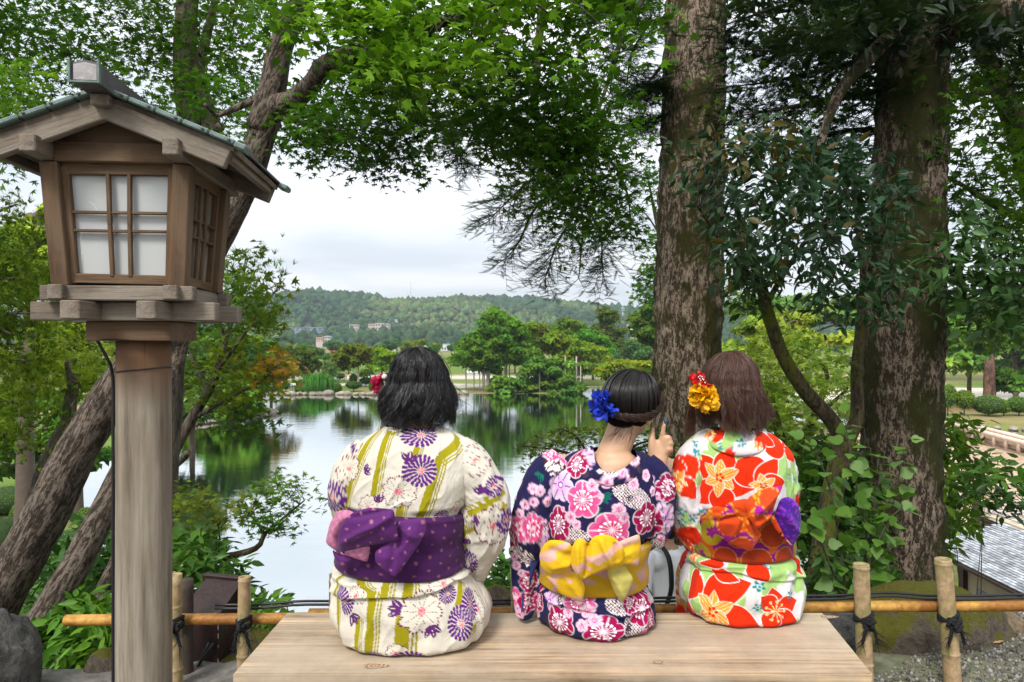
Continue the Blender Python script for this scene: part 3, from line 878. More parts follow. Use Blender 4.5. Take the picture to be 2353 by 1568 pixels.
def knot(c, parent, seed=0, s=1.0, rr=.034):
    """black hemp lashing: turns round the post, a knot and two frayed ends"""
    r = np.random.default_rng(seed); A = Acc(); c = np.asarray(c, float)
    aa = np.linspace(0, 2 * math.pi, 28)
    for tl in (.55, -.5, .35, -.15):
        p = np.stack([rr * s * np.cos(aa), rr * s * np.sin(aa), tl * rr * np.cos(aa + .4) + .012 * tl], -1)
        A.add(*tube(p + c, .0055 * s, 7, False))
    for k in range(5):
        q = r.normal(size=(6, 3)) * .012 * s + np.array([0, -rr * 1.15, -.008]); A.add(*tube(spline(q + c, 18), .0065 * s, 7))
    for sgn in (-.55, .75):
        e = [(0, -rr * 1.1, -.01), (sgn * .025, -rr * 1.35, -.03), (sgn * .034, -rr * 1.3, -.055), (sgn * .042, -rr * 1.25, -.078)]
        A.add(*tube(spline(np.array(e) * s + c, 14), np.linspace(.007, .005, 14) * s, 7))
        for k in range(16):
            b0 = np.array(e[r.integers(1, 4)]) * s + c; d = np.array([sgn * .02, -.012, -.016]) + r.normal(size=3) * .016
            A.add(*tube(np.stack([b0, b0 + d * .6, b0 + d + [0, 0, -.006]]), [.0013, .001, .0003], 4))
    return A.build('lashing', M_ROPE, parent)
FD = 2.5
fence = thing('bamboo_fence', 'low bamboo fence of pale posts and a golden rail lashed with black rope', 'fence', (0, FD, 0))
def fp(X, Y, d=FD): p = P(X, Y, d); return (p[0], p[1] - FD, p[2])
for X, Yt, dia, lean, nd in ((404, 1319, .052, 0, [.07, .30]), (562, 1326, .05, -.004, [.12, .415 - .022]), (770, 1320, .05, 0, [.2, .39]), (1187, 1306, .05, .004, [.15, .42]), (1572, 1252 + 44, .052, 0, [.2, .4]), (1980, 1297, .062, .012, [.09, .44]), (2168, 1285, .064, .035, [.13, .455])):
    tp_ = fp(X, Yt); h = tp_[2]
    dia *= .88; culm('fence_post', (tp_[0] + lean, 0, -.05), tp_, dia / 2 * 1.04, dia / 2, [n + .05 for n in nd], M_BAMP, fence, X < 1500, X)
    knot((tp_[0] + lean * .5, 0, fp(X, 1420 if X > 1900 else 1428)[2]), fence, X, 1.0, dia / 2 * 1.12)
zl, zr = fp(130, 1440)[2], fp(2353, 1403)[2]
rail_y = .034 + .022
for (X0, Y0, X1, Y1, nodes) in ((127, 1441, 760, 1433, (.24, .56, .80)), (700, 1426, 1420, 1418, (.2, .52, .85)), (1400, 1416, 2010, 1408, (.2, .45, .72)), (1975, 1408, 2640, 1402, (.17, .42, .64, .9))):
    a = np.array(fp(X0, Y0)) + (0, rail_y, 0); b = np.array(fp(X1, Y1)) + (0, rail_y, 0)
    culm('fence_rail', a, b, .0205, .0205, nodes, M_BAMG, fence, True, X0)
# cables that lie on the rail
cab = Acc()
for dz, dy in ((0, 0), (.011, .006)):
    p = [fp(480, 1413), fp(560, 1413), fp(620, 1409), fp(690, 1404), fp(900, 1404), fp(1400, 1398), fp(1850, 1392), fp(1960, 1390), fp(2060, 1384), fp(2150, 1391), fp(2250, 1392), fp(2353, 1389), fp(2600, 1386)]
    p = np.array(p) + (0, rail_y - .006 + dy, .004 + dz); cab.add(*tube(spline(p, 70), .005, 7))
    if dz == 0:
        pass
cb_ = cab.build('black_cable', M_CABLE); under(cb_, fence) if False else None
tag(cb_, 'black cable lying along the top of the bamboo rail', 'cable'); cb_.location = (0, FD, 0)

# dark stake and brown electrical box behind the fence, left
st = thing('wooden_stake', 'dark weathered round stake beside the brown box', 'stake', tuple(P(428, 1568, 2.62) * (1, 1, 0)))
sv, sf = tube([(0, 0, z) for z in np.linspace(-.1, P(428, 1332, 2.62)[2], 12)], .026, 18, True, .05, 4)
obj('shaft', sv, sf, m_plain('dark_stake', (.045, .032, .024), .85, 18, .6, .4), st)
M_BOXP = m_plain('dark_brown_paint', (.022, .010, .009), .35, 30, .35, .15)
M_CHIP = m_plain('chipped_paint', (.30, .26, .21), .8, 40, .4)
eb = thing('electrical_box', 'dark brown painted box with sloping lid behind the bamboo rail', 'box', tuple(P(486, 1440, 2.78)), rotz=R(-14))
hb = .20
V = [(-.075, -.07, -.33), (.085, -.07, -.33), (.085, .07, -.33), (-.075, .07, -.33), (-.075, -.07, .08), (.085, -.07, .08), (.085, .07, .155), (-.075, .07, .155)]
cbx = obj('casing', V, np.array([[3, 2, 1, 0], [4, 5, 6, 7], [0, 1, 5, 4], [1, 2, 6, 5], [2, 3, 7, 6], [3, 0, 4, 7]]), M_BOXP, eb, smooth_=False)
bv = cbx.modifiers.new('b', 'BEVEL'); bv.width = .003; bv.segments = 2
box('back_plate', (.005, .088, -.08), (.215, .03, .52), M_BOXP, eb, .003)
lid = obj('lid', [(-.082, -.078, .077), (.092, -.078, .077), (.092, .071, .157), (-.082, .071, .157), (-.082, -.078, .085), (.092, -.078, .085), (.092, .071, .166), (-.082, .071, .166)], np.array([[3, 2, 1, 0], [4, 5, 6, 7], [0, 1, 5, 4], [1, 2, 6, 5], [2, 3, 7, 6], [3, 0, 4, 7]]), M_BOXP, eb, smooth_=False)
for z0 in np.linspace(-.30, .05, 8):
    box('paint_chip', (.0855, -.0705, z0 + .01 * math.sin(z0 * 90)), (.0025, .002, .02 + .012 * math.sin(z0 * 37)), M_CHIP, eb)
sv, sf = tube([(.065, -.071, .058), (.065, -.075, .058)], [.006, .006], 10); obj('screw', sv, sf, M_ZINC, eb)
for k in range(2):
    p = spline([(.06 + .02 * k, -.09, -.02), (.03, -.11, -.1), (-.03 + .015 * k, -.12, -.22), (-.05, -.12, -.32), (-.02 + .05 * k, -.12, -.45), (.02, -.12, -.6)], 24)
    cv, cf = tube(p, .006, 7); obj('conduit', cv, cf, M_CABLE, eb)

# ------------------------------------------------------------ rocks, gravel
def m_stone(name, c0, c1, mossc=None, moss_at=.55, sc=7, white=0.0):
    t = NT(name); t.set(Roughness=.92); t.b.inputs['Specular IOR Level'].default_value = .2
    v = t.coord(); a = t.noise(v, sc, 7, .7, .3); b = t.noise(v, sc * 6, 5, .7)
    c = t.ramp(a, [(.3, c0), (.7, c1)]); c = t.mix(1.0, c, t.ramp(b, [(.3, (.6, .6, .6)), (.7, (1.25, 1.25, 1.25))]), 'MULTIPLY')
    if white: c = t.mix(t.ramp(t.noise(v, sc * 2.2, 5, .65), [(.62, (0, 0, 0)), (.7, (white,) * 3)]), c, (.5, .48, .42))
    if mossc:
        g = t.new('ShaderNodeNewGeometry'); s = t.new('ShaderNodeSeparateXYZ'); t.link(g.outputs['Normal'], s.inputs[0])
        f = t.math('ADD', t.math('MULTIPLY', s.outputs['Z'], .42), t.math('MULTIPLY', a, .9))
        c = t.mix(t.ramp(f, [(moss_at, (0, 0, 0)), (moss_at + .09, (1, 1, 1))]), c, t.mix(b, [x * .45 for x in mossc], mossc))
    t.base(c); t.bump(t.math('ADD', a, t.math('MULTIPLY', b, .45)), 1.0, .06); MATS[name] = t.m; return t.m
M_ROCKG = m_stone('dark_rock', (.035, .034, .032), (.19, .185, .17), None, sc=9)
M_ROCKM = m_stone('mossy_rock', (.04, .031, .022), (.16, .13, .095), (.11, .105, .010), .69, 7, .7)
M_ROCKT = m_stone('tan_rock', (.17, .12, .075), (.33, .26, .17), None, sc=8)
M_ROCKP = m_stone('pale_slab', (.16, .165, .15), (.30, .30, .27), None, sc=5)
def rock(name, c, size, mat, label, seed=0, rotz=0.0, rough=.28, group=None, sub=ICO4, flat=0.0, lump=1.5):
    V, F = sub[0].copy(), sub[1]
    n = fbm(V * lump + seed * 7.1, 5, seed) - .5; cut = np.zeros(len(V)); r = np.random.default_rng(seed)
    for k in range(7):
        d = unit(r.normal(size=3)); h = .62 + .25 * r.random(); ex = np.maximum(V @ d - h, 0); V = V - ex[:, None] * d * .85
    V = V * (1 + rough * 1.6 * n[:, None]) + unit(V) * ((fbm(V * 5 + seed, 5, seed + 3) - .5) * .2)[:, None]
    V = V * np.asarray(size); cr, sr = math.cos(rotz), math.sin(rotz); V = V @ np.array([[cr, sr, 0], [-sr, cr, 0], [0, 0, 1]])
    o = obj(name, V, F, mat); o.location = tuple(c)
    return tag(o, label, 'rock', group)
rock('rock', P(-40, 1540, 2.35) + (0, .1, -.05), (.115, .14, .23), M_ROCKG, 'rough dark grey rock by the lantern at the edge of the picture', 3, .3, .45)
rock('rock', P(170, 1600, 2.55) + (0, 0, -.02), (.16, .12, .06), M_ROCKP, 'flat pale stone at the foot of the lantern post', 4, .2, .15)
rock('rock', P(245, 1560, 2.7), (.09, .1, .11), M_ROCKM, 'small mossy stone just behind the lantern post', 5, .8)
rock('rock', P(2080, 1470, 3.05), (.52, .30, .26), M_ROCKM, 'big moss-topped boulder behind the bamboo fence posts', 6, .1, .22)
rock('rock', P(1930, 1455, 2.75), (.12, .1, .10), M_ROCKG, 'dark stone between the bench end and the fence post', 8, .5)
rock('rock', P(2248, 1468, 2.95), (.10, .1, .10), M_ROCKM, 'angular brown stone leaning on the mossy boulder', 9, .6)
rock('rock', P(2316, 1452, 3.0), (.075, .07, .09), M_ROCKT, 'tan rounded stone beside the gravel', 10, .2, .14)
rock('rock', P(2370, 1425, 3.3), (.24, .12, .07), M_ROCKP, 'pale flat slab behind the tan stone', 12, 0, .12)
rock('rock', P(1152, 1390, 2.85), (.12, .08, .09), M_ROCKM, 'mossy stone seen between the striped and the navy kimono', 13, .4)
rock('rock', P(595, 1500, 2.85), (.11, .09, .10), M_ROCKM, 'brown stone behind the left bench end', 14, .4)
rock('rock', P(535, 1540, 2.75), (.12, .08, .06), M_ROCKM, 'low mossy stone under the brown box', 15, .9)
# pebbles
r = np.random.default_rng(5); N = 10000
x = 1.15 + 2.2 * r.random(N); y = 2.28 + 1.0 * r.random(N); keepp = (y < 2.72 + .2 * np.sin(x * 4)) | (x > 1.95 + .25 * r.random(N)); x, y = x[keepp], y[keepp]; N = len(x)
z = land_z(x, y) + .002; s = .004 + .007 * r.random(N) ** 2
iv = np.array([(1, 0, 0), (-1, 0, 0), (0, 1, 0), (0, -1, 0), (0, 0, 1), (0, 0, -1.0)]); V = iv[None] * (s[:, None, None] * (.7 + .6 * r.random((N, 1, 3)))) + np.stack([x, y, z], -1)[:, None]
pal = np.array([(.38, .36, .33), (.22, .22, .22), (.45, .43, .40), (.30, .24, .18), (.12, .11, .10), (.44, .41, .36)]); pc_ = pal[r.integers(0, 6, N)] * (.25 + .4 * r.random((N, 1)))
gr = obj('gravel', V.reshape(-1, 3), (np.array([(0, 2, 4), (2, 1, 4), (1, 3, 4), (3, 0, 4), (2, 0, 5), (1, 2, 5), (3, 1, 5), (0, 3, 5)])[None] + (np.arange(N) * len(iv))[:, None, None]).reshape(-1, 3), m_vcol('pebble', .85), None, np.repeat(pc_, len(iv), axis=0))
tag(gr, 'loose grey and white gravel by the fence', 'gravel', None, 'stuff')
# fallen leaves on the gravel
for k, (X, Y) in enumerate(((2262, 1490), (2300, 1497), (2222, 1476), (2290, 1525))):
    p = P(X, Y, 2.85); p[2] = land_z(p[:1], p[1:2])[0] + .012
    V = DIAMOND[0] * .045; a_ = k * 1.7; V = V @ np.array([[math.cos(a_), math.sin(a_), 0], [-math.sin(a_), math.cos(a_), 0], [0, 0, 1]])
    o = obj('fallen_leaf', V, DIAMOND[1], m_vcol('dry_leaf', .8), None, np.tile([.34, .2, .09], (4, 1))); o.location = tuple(p)
    tag(o, ('dry leaf on the gravel under the angular brown stone', 'dry leaf on the gravel under the tan rounded stone', 'dry leaf beside the leaning fence post', 'dry leaf lowest on the gravel near the picture edge')[k], 'leaf', 'fallen leaves')
# ------------------------------------------------------------ printed cloth: each print is drawn on the cloth's own coordinates
def over(c, m, col):
    m = np.asarray(m, float)[:, None]
    return c * (1 - m) + np.asarray(col) * m
def soft(x, w=1.2): return np.clip(.5 + x / w, 0, 1)      # >0 inside
def pol(U, V, x, y, rot=0.0, sq=1.0):
    dx, dy = (U - x), (V - y) / sq
    return np.hypot(dx, dy), np.arctan2(dy, dx) + rot
def frac(x): return x - np.floor(x)
def mum(c, U, V, x, y, r, col, sq=1.0, ctr=(.62, .12, .16), bg=(.80, .76, .70)):
    d, a = pol(U, V, x, y, x * .37, sq); rho = d / r; near = rho < 1.1
    if not near.any(): return c
    m = np.zeros(len(U))
    for k, (r0, r1, n) in enumerate(((.22, .56, 13), (.50, .80, 17), (.74, 1.03, 20))):
        t = np.clip((rho - r0) / (r1 - r0), 0, 1); w = .38 * np.sin(math.pi * np.clip(.12 + .80 * t, 0, 1)) ** .55
        f = np.abs(frac(a * n / (2 * math.pi) + .5 * k) - .5)
        m = np.maximum(m, np.where((rho > r0) & (rho < r1), np.clip((w - f) / .08 + .5, 0, 1), 0))
    c = over(c, np.where(rho < 1.0, .9, 0), bg); c = over(c, m, col)
    return over(c, np.where(rho < .2, (np.sin(a * 7) * np.sin(rho * 55) > -.2), 0), ctr)
def mum_dots(c, U, V, x, y, r, col, sq=1.0, ctr=(.62, .12, .16), bg=(.80, .76, .70), n=10):
    d, a = pol(U, V, x, y, y * .21, sq); rho = d / r
    if not (rho < 1.2).any(): return c
    petal = np.abs(np.cos(a * n / 2)); Rr = .76 + .24 * petal ** .6
    c = over(c, rho < Rr, bg)
    ln = np.abs(rho - Rr) < .055; dots = np.sin(a * 44) > -.35
    c = over(c, ln & dots, col)
    sp = (np.abs(frac(a * n / (2 * math.pi) + .5) - .5) * rho < .028) & (rho > .25) & (rho < .78) & (np.sin(rho * 50) > -.3)
    c = over(c, sp, col)
    return over(c, (rho < .2) & (np.sin(a * 6) * np.sin(rho * 50) > -.3), ctr)
def tear(U, V, x0, y0, x1, y1, w, k=.75):
    """signed field >0 inside a pointed petal from (x0,y0) to its tip (x1,y1); also t and side"""
    L = math.hypot(x1 - x0, y1 - y0); ux, uy = (x1 - x0) / L, (y1 - y0) / L
    t = ((U - x0) * ux + (V - y0) * uy) / L; s = -(U - x0) * uy + (V - y0) * ux
    hw = w * np.sin(math.pi * np.clip(t, 0, 1) ** k) ** .9
    return np.where((t > 0) & (t < 1), hw - np.abs(s), -9), t, s
def leaf3(c, U, V, x, y, r, col, rot=0.0):
    for a in (-.7, 0, .7):
        f, t, s = tear(U, V, x, y, x + r * math.cos(rot + a), y + r * math.sin(rot + a), r * .24)
        c = over(c, (f > 0) & (np.abs(s) > .6), col)
    return c
def plum(c, U, V, x, y, r, edge, mid, line, sq=1.0, n=5, rot=0.0, stamens=True, pw=.5):
    d, a = pol(U, V, x, y, rot + x * .1, sq); rho = d / r
    if not (rho < 1.2).any(): return c
    Rr = .74 + .26 * np.abs(np.cos(a * n / 2)) ** pw
    g = np.clip(rho / Rr, 0, 1)[:, None] ** 1.3
    body = np.asarray(mid) * (1 - g) + np.asarray(edge) * g
    c = over(c, soft((Rr - rho) * r, 1.5), line)
    m = soft((Rr * .93 - rho) * r, 1.5)[:, None]; c = c * (1 - m) + body * m
    gap = (np.abs(frac(a * n / (2 * math.pi)) - .5) > .5 - .035 / np.maximum(rho, .2)) & (rho < Rr * .93) & (rho > .3)
    c = over(c, gap * .8, line)
    if stamens:
        st = (np.abs(frac(a * 14 / (2 * math.pi)) - .5) < .06 / np.maximum(rho, .1)) & (rho > .1) & (rho < .42)
        c = over(c, st * .7, (.85, .6, .7))
        dt = (np.abs(rho - .46) < .055) & (np.abs(frac(a * 14 / (2 * math.pi)) - .5) < .28)
        c = over(c, dt, (.9, .85, .85)); c = over(c, rho < .1, (.85, .6, .65))
    return c
def kanoko(c, U, V, m, dark=(.07, .01, .025)):
    """tie-dye lattice of small pale rings"""
    p = (U + V) / 7.2; q = (U - V) / 7.2; fp_, fq = np.abs(frac(p) - .5), np.abs(frac(q) - .5); e = np.maximum(fp_, fq)
    c = over(c, m, dark); return over(c, m * ((e < .36) & (e > .1)), (.78, .74, .74))

# ------------------------------------------------------------ cloth shapes
class Torso:
    """a seated, clothed trunk given by rows: Y, left X, right X, depth of back, depth of front (metres), centre depth"""
    def __init__(s, rows, cy, name):
        s.r = np.array(rows, float); s.cy = cy; s.k = cy / FOC; s.name = name
    def row(s, Y):
        g = lambda i: interp(Y, s.r[:, 0], s.r[:, i])
        xl, xr = g(1), g(2)
        dy = g(5) if s.r.shape[1] > 5 else 0 * Y
        return (xl + xr) / 2, (xr - xl) / 2, g(3), g(4), dy
    def pos(s, Y, phi, off=0.0):
        """phi 0 = middle of the back, + to the right; returns world points"""
        cx, a, bb, bf, dy = s.row(Y); a_m = a * s.k + off
        n = 2.25; sn, cs = np.sin(phi), np.cos(phi)
        ex = np.sign(sn) * np.abs(sn) ** (2 / n); ey = np.sign(cs) * np.abs(cs) ** (2 / n)
        d = np.where(cs > 0, bb, bf) + off
        return np.stack([(cx - 1176.5) * s.k + a_m * ex, s.cy + dy - d * ey, CAM_Z - (Y - 784) * s.k], -1)
    def toU(s, X, Y):
        cx, a, *_ = s.row(np.array([float(Y)])); return float(cx[0] + a[0] * math.asin(max(-1, min(1, (X - cx[0]) / a[0]))))
    def toUV(s, X, Y):
        """cloth coordinates of the point of the back that is seen at (X, Y) of the picture"""
        d = s.cy - .1
        for _ in range(5):
            Yr = 784 + (Y - 784) * d / s.cy; Xr = 1176.5 + (X - 1176.5) * d / s.cy; cx, a, bb, _f, _d = (float(v[0]) for v in s.row(np.array([float(Yr)])) ) if s.r.shape[1] > 5 else (*(float(v[0]) for v in s.row(np.array([float(Yr)]))[:4]), 0)
            ph = math.asin(max(-.98, min(.98, (Xr - cx) / a))); d = s.cy - bb * abs(math.cos(ph)) ** .89
        return cx + a * ph, Yr
    def uv(s, Y, phi):
        cx, a, *_ = s.row(Y); return cx + a * phi, Y
def phis(n_back, n_front):
    return np.concatenate([np.linspace(-math.pi / 2 * 1.12, math.pi / 2 * 1.12, n_back, endpoint=False), np.linspace(math.pi / 2 * 1.12, 2 * math.pi - math.pi / 2 * 1.12, n_front, endpoint=False)])

def loft_cloth(T, Y0, Y1, ny, nb, nf, off, fold=None):
    ph = phis(nb, nf); ph_s = np.where(ph > math.pi, ph - 2 * math.pi, ph)
    v = np.linspace(0, 1, ny)
    PH, VV = np.meshgrid(ph, v, indexing='ij'); PS, _ = np.meshgrid(ph_s, v, indexing='ij')
    ph1, v1 = PH.ravel(), VV.ravel()
    y0 = Y0(PS.ravel()) if callable(Y0) else Y0; y1 = Y1(PS.ravel()) if callable(Y1) else Y1
    Y = y0 + (y1 - y0) * v1
    o = off(PS.ravel(), v1, Y) if callable(off) else off
    Vt = T.pos(Y, ph1, o); U, Vv = T.uv(Y, PS.ravel())
    return Vt, grid_faces(len(ph), ny, True), U, Vv
M_CLOTH = None
def m_cloth(name, rough=.9, sheen=.04, weave=900):
    t = NT(name); t.set(Roughness=rough); t.b.inputs['Specular IOR Level'].default_value = .1; t.b.inputs['Sheen Weight'].default_value = sheen
    t.base(t.attr()); v = t.coord(); a = t.noise(v, 16, 5, .6, .8); b = t.noise(v, weave, 2, .5)
    t.bump(t.math('ADD', a, t.math('MULTIPLY', b, .08)), .32, .022); MATS[name] = t.m; return t.m
M_COTTON = m_cloth('printed_cotton'); M_OBI = m_cloth('obi_weave', .6, .1, 500)

def sleeve(path, nk=90, na=110, folds=1.0, seed=0, flat=1.0):
    nk, na = int(nk * .85), int(na * .8)
    """path rows: X, Y, depth, radius across (m), radius in depth (m)"""
    p = np.array(path, float); w = np.stack([P(x, y, d) for x, y, d in p[:, :3]])
    dist = np.r_[0, np.cumsum(np.linalg.norm(np.diff(w, axis=0), axis=1))]; t = np.linspace(0, dist[-1], nk)
    c = interp(t, dist, w); r1 = interp(t, dist, p[:, 3]); r2 = interp(t, dist, p[:, 4])
    tg = unit(np.gradient(c, axis=0)); e1 = unit(np.cross(tg, np.array([0, 1.0, 0.0])) + 1e-6); e2 = np.cross(e1, tg)
    a = np.arange(na) * 2 * math.pi / na
    A_, TT = np.meshgrid(a, t / dist[-1], indexing='ij')
    wr = np.stack([np.cos(A_) * 2.2, np.sin(A_) * 2.2, TT * 7], -1).reshape(-1, 3)
    rg = 1 - np.abs(2 * fbm(wr * np.array([1, 1, 1.3]) + seed * 3, 2, seed + 5) - 1)
    f = (fbm(wr + seed, 3, seed) - .5) * .018 * folds + .007 * folds * (rg ** 4 - .3) * smooth(.1, .35, TT.ravel()) + np.sin(A_.ravel() * 3 + TT.ravel() * 16 + seed) * .0022 * folds * smooth(.15, .5, TT.ravel())
    f = f.reshape(na, nk, 1)
    Vt = c[None] + (e1[None] * np.cos(A_)[..., None]) * (r1[None, :, None] + f) + (e2[None] * np.sin(A_)[..., None]) * (r2[None, :, None] + f)
    Vt = Vt.reshape(-1, 3); d = Vt[:, 1] * 0 + np.repeat(c[None, :, 1], na, 0).reshape(-1)
    U = 1176.5 + Vt[:, 0] * FOC / d; Vv = 784 + (CAM_Z - Vt[:, 2]) * FOC / d
    back = Vt[:, 1] > d
    U = np.where(back, U + 37, U)
    F = [grid_faces(na, nk, True)]
    n0 = len(Vt); Vt = np.vstack([Vt, c[:1], c[-1:] + tg[-1] * -.02]); U = np.r_[U, U[0], U[-1]]; Vv = np.r_[Vv, Vv[0], Vv[-1]]
    i = np.arange(na); j = (i + 1) % na
    F.append(np.stack([i * nk, np.full(na, n0), j * nk], -1)); F.append(np.stack([i * nk + nk - 1, j * nk + nk - 1, np.full(na, n0 + 1)], -1))
    return Vt, F, U, Vv

def band(path, width, thick, seed=0, na=28, nk=120, lean=None):
    """a folded collar: path rows X, Y, depth (upper edge); hangs down by width (m)"""
    w = np.stack([P(x, y, d) for x, y, d in path]); c = spline(w, nk); tg = unit(np.gradient(c, axis=0))
    ln = np.array([0, 0, -1.0]) if lean is None else spline(np.array(lean, float), nk)
    ln = np.broadcast_to(ln, (nk, 3)); ln = unit(ln - tg * np.sum(ln * tg, -1, keepdims=True)); th = np.cross(tg, ln)
    a = np.arange(na) * 2 * math.pi / na
    wv = np.broadcast_to(np.asarray(width, float), (nk,)) if np.ndim(width) == 0 else interp(np.linspace(0, 1, nk), np.linspace(0, 1, len(width)), width)
    sx = np.sign(np.cos(a)) * np.abs(np.cos(a)) ** .6
    Vt = c[None] + ln[None] * (wv[None, :, None] * .5 * (1 - sx[:, None, None])) + th[None] * (thick * np.sin(a))[:, None, None]
    n = (fbm(Vt.reshape(-1, 3) * 25 + seed, 3, seed) - .5).reshape(na, nk, 1) * .006; Vt = (Vt + th[None] * n).reshape(-1, 3)
    d = Vt[:, 1]; U = 1176.5 + Vt[:, 0] * FOC / d; Vv = 784 + (CAM_Z - Vt[:, 2]) * FOC / d
    F = [grid_faces(na, nk, True)]; i = np.arange(na)
    F.append((i * nk)[None, ::-1].copy()); F.append((i * nk + nk - 1)[None].copy())
    return Vt, F, U, Vv

def pillow(poly, d, bulge=.02, thick=.008, tilt=(0, 0), res=4.0, folds=None, bend=0.0, edge=26.0):
    """a flap or loop of folded cloth: outline in picture units at depth d, puffed towards its middle, closed at the back"""
    poly = np.array(poly, float)
    n = len(poly); dense = []
    for i in range(n):           # rounded corners
        a, b = poly[i], poly[(i + 1) % n]; L = np.linalg.norm(b - a); m = max(2, int(L / (res * 1.3)))
        for q in range(m): dense.append(a + (b - a) * q / m)
    dense = np.array(dense)
    for _ in range(2): dense = .25 * np.roll(dense, 1, 0) + .5 * dense + .25 * np.roll(dense, -1, 0)
    lo, hi = poly.min(0), poly.max(0)
    gx_, gy_ = np.meshgrid(np.arange(lo[0], hi[0], res), np.arange(lo[1], hi[1], res), indexing='ij'); g = np.stack([gx_.ravel(), gy_.ravel()], -1) + rng.normal(size=(gx_.size, 2)) * .15
    g = g[poly_dist(g, dense) > res * .7]
    pts = np.vstack([dense, g]); m = len(dense)
    vv, _, ff, *_ = delaunay_2d_cdt([Vector(p) for p in pts], [(i, (i + 1) % m) for i in range(m)], [list(range(m))], 1, 1e-4)
    q = np.array([v[:] for v in vv]); F = np.array([f[:] for f in ff if len(f) == 3])
    ds = np.maximum(poly_dist(q, dense), 0); h = np.clip(ds / edge, 0, 1) ** .6 
    cen = q.mean(0); k = d / FOC
    off = .005 * np.minimum(1, ds / 3) ** .5 + bulge * .55 * (ds / max(ds.max(), 1)) ** .9
    if folds is not None:
        for (x0, y0, x1, y1, wd, amp) in folds:
            ax, ay = x1 - x0, y1 - y0; L = math.hypot(ax, ay); s = ((q[:, 0] - x0) * -ay + (q[:, 1] - y0) * ax) / L; tt = ((q[:, 0] - x0) * ax + (q[:, 1] - y0) * ay) / L / L
            off = off + amp * np.exp(-(s / wd) ** 2) * smooth(-.15, .15, tt) * smooth(1.2, .8, tt) * np.minimum(1, ds / 6)
    off = off + (fbm(np.stack([q[:, 0] * .03, q[:, 1] * .03, q[:, 0] * 0 + d * 50], -1), 3, int(abs(q[0, 0]))) - .5) * .006 * np.minimum(1, ds / 6)
    dep = d - off + tilt[0] * (q[:, 0] - cen[0]) * k + tilt[1] * (q[:, 1] - cen[1]) * k + bend * ((q[:, 0] - cen[0]) * k) ** 2
    X = (q[:, 0] - 1176.5) * k; Z = CAM_Z - (q[:, 1] - 784) * k
    front = np.stack([X, dep, Z], -1); back = np.stack([X, dep + off * .6 + thick * np.minimum(1, ds / 5), Z], -1)
    N = len(q); a3 = (q[F[:, 1]] - q[F[:, 0]]); b3 = (q[F[:, 2]] - q[F[:, 0]]); cw = a3[:, 0] * b3[:, 1] - a3[:, 1] * b3[:, 0] > 0
    F = np.where(cw[:, None], F[:, ::-1], F)
    return np.vstack([front, back]), [F, F[:, ::-1] + N], np.r_[q[:, 0], q[:, 0]], np.r_[q[:, 1], q[:, 1]]

# ------------------------------------------------------------ bodies
def remesh(name, V, F, voxel, smooth_it=6, mat=None, col=None, parent=None):
    me = mesh_from(name + '_raw', V, F); o = bpy.data.objects.new(name + '_raw', me); C.objects.link(o)
    m = o.modifiers.new('r', 'REMESH'); m.mode = 'VOXEL'; m.voxel_size = voxel; m.use_smooth_shade = True
    s = o.modifiers.new('s', 'SMOOTH'); s.factor = .5; s.iterations = smooth_it
    dg = bpy.context.evaluated_depsgraph_get(); dg.update()
    me2 = bpy.data.meshes.new_from_object(o.evaluated_get(dg)); bpy.data.objects.remove(o, do_unlink=True); bpy.data.meshes.remove(me)
    me2.name = name
    n = len(me2.vertices); co = np.zeros(n * 3, np.float32); me2.vertices.foreach_get('co', co); co = co.reshape(-1, 3)
    if col is not None:
        for a in list(me2.color_attributes): me2.color_attributes.remove(a)
        at = me2.color_attributes.new('Col', 'FLOAT_COLOR', 'POINT'); c4 = np.ones((n, 4), np.float32); c4[:, :3] = col(co.astype(float)); at.data.foreach_set('color', c4.ravel())
    me2.polygons.foreach_set('use_smooth', np.ones(len(me2.polygons), bool))
    if mat: me2.materials.clear(); me2.materials.append(mat)
    return obj_me(name, me2, parent)

def ell(A, c, r, rot=None, sub=ICO3):
    V = sub[0] * np.asarray(r)
    if rot is not None: V = V @ np.array(rot).T
    A.add(V + np.asarray(c), sub[1])
def limb(A, pts, rad, seg=16, n=None):
    """a tapered limb through joints with rounded ends"""
    p = np.array(pts, float); n = n or 6 * len(p)
    q = spline(np.column_stack([p, rad]), n)
    A.add(*tube(q[:, :3], q[:, 3], seg))
    for e in (0, -1): ell(A, q[e, :3], [q[e, 3]] * 3, sub=ICO2)

def head(A, c, rot, s=1.0):
    """c centre of the skull; face looks along rot @ +y"""
    Rm = np.array(rot); put = lambda v: np.asarray(c) + Rm @ (np.asarray(v, float) * s)
    e = lambda v, r: ell(A, put(v), np.asarray(r) * s, Rm)
    e((0, 0, 0), (.074, .092, .086)); e((0, .03, -.055), (.056, .062, .062)); e((0, .062, -.098), (.03, .026, .022))
    e((0, .094, -.035), (.011, .017, .026)); e((0, .104, -.048), (.013, .012, .009))
    for s_ in (-1, 1):
        e((s_ * .03, .078, -.004), (.019, .014, .012)); e((s_ * .035, .07, -.04), (.022, .02, .02))
        e((s_ * .076, -.004, -.03), (.008, .018, .03)); e((s_ * .079, -.008, -.012), (.008, .014, .013))
    e((0, .086, -.073), (.021, .013, .006)); e((0, .084, -.082), (.018, .012, .006))
    e((0, .082, .014), (.046, .02, .012))
    return put
def skin_col(base, put_list):
    def f(co):
        c = np.tile(np.asarray(base, float), (len(co), 1)); c = c * (1 + .10 * (fbm(co * 40, 3, 2)[:, None] - .5))
        for (p, r, cc) in put_list:
            m = np.clip(1.3 - np.linalg.norm((co - p) / r, axis=1), 0, 1) * 2; c = over(c, np.clip(m, 0, 1), cc)
        return c
    return f
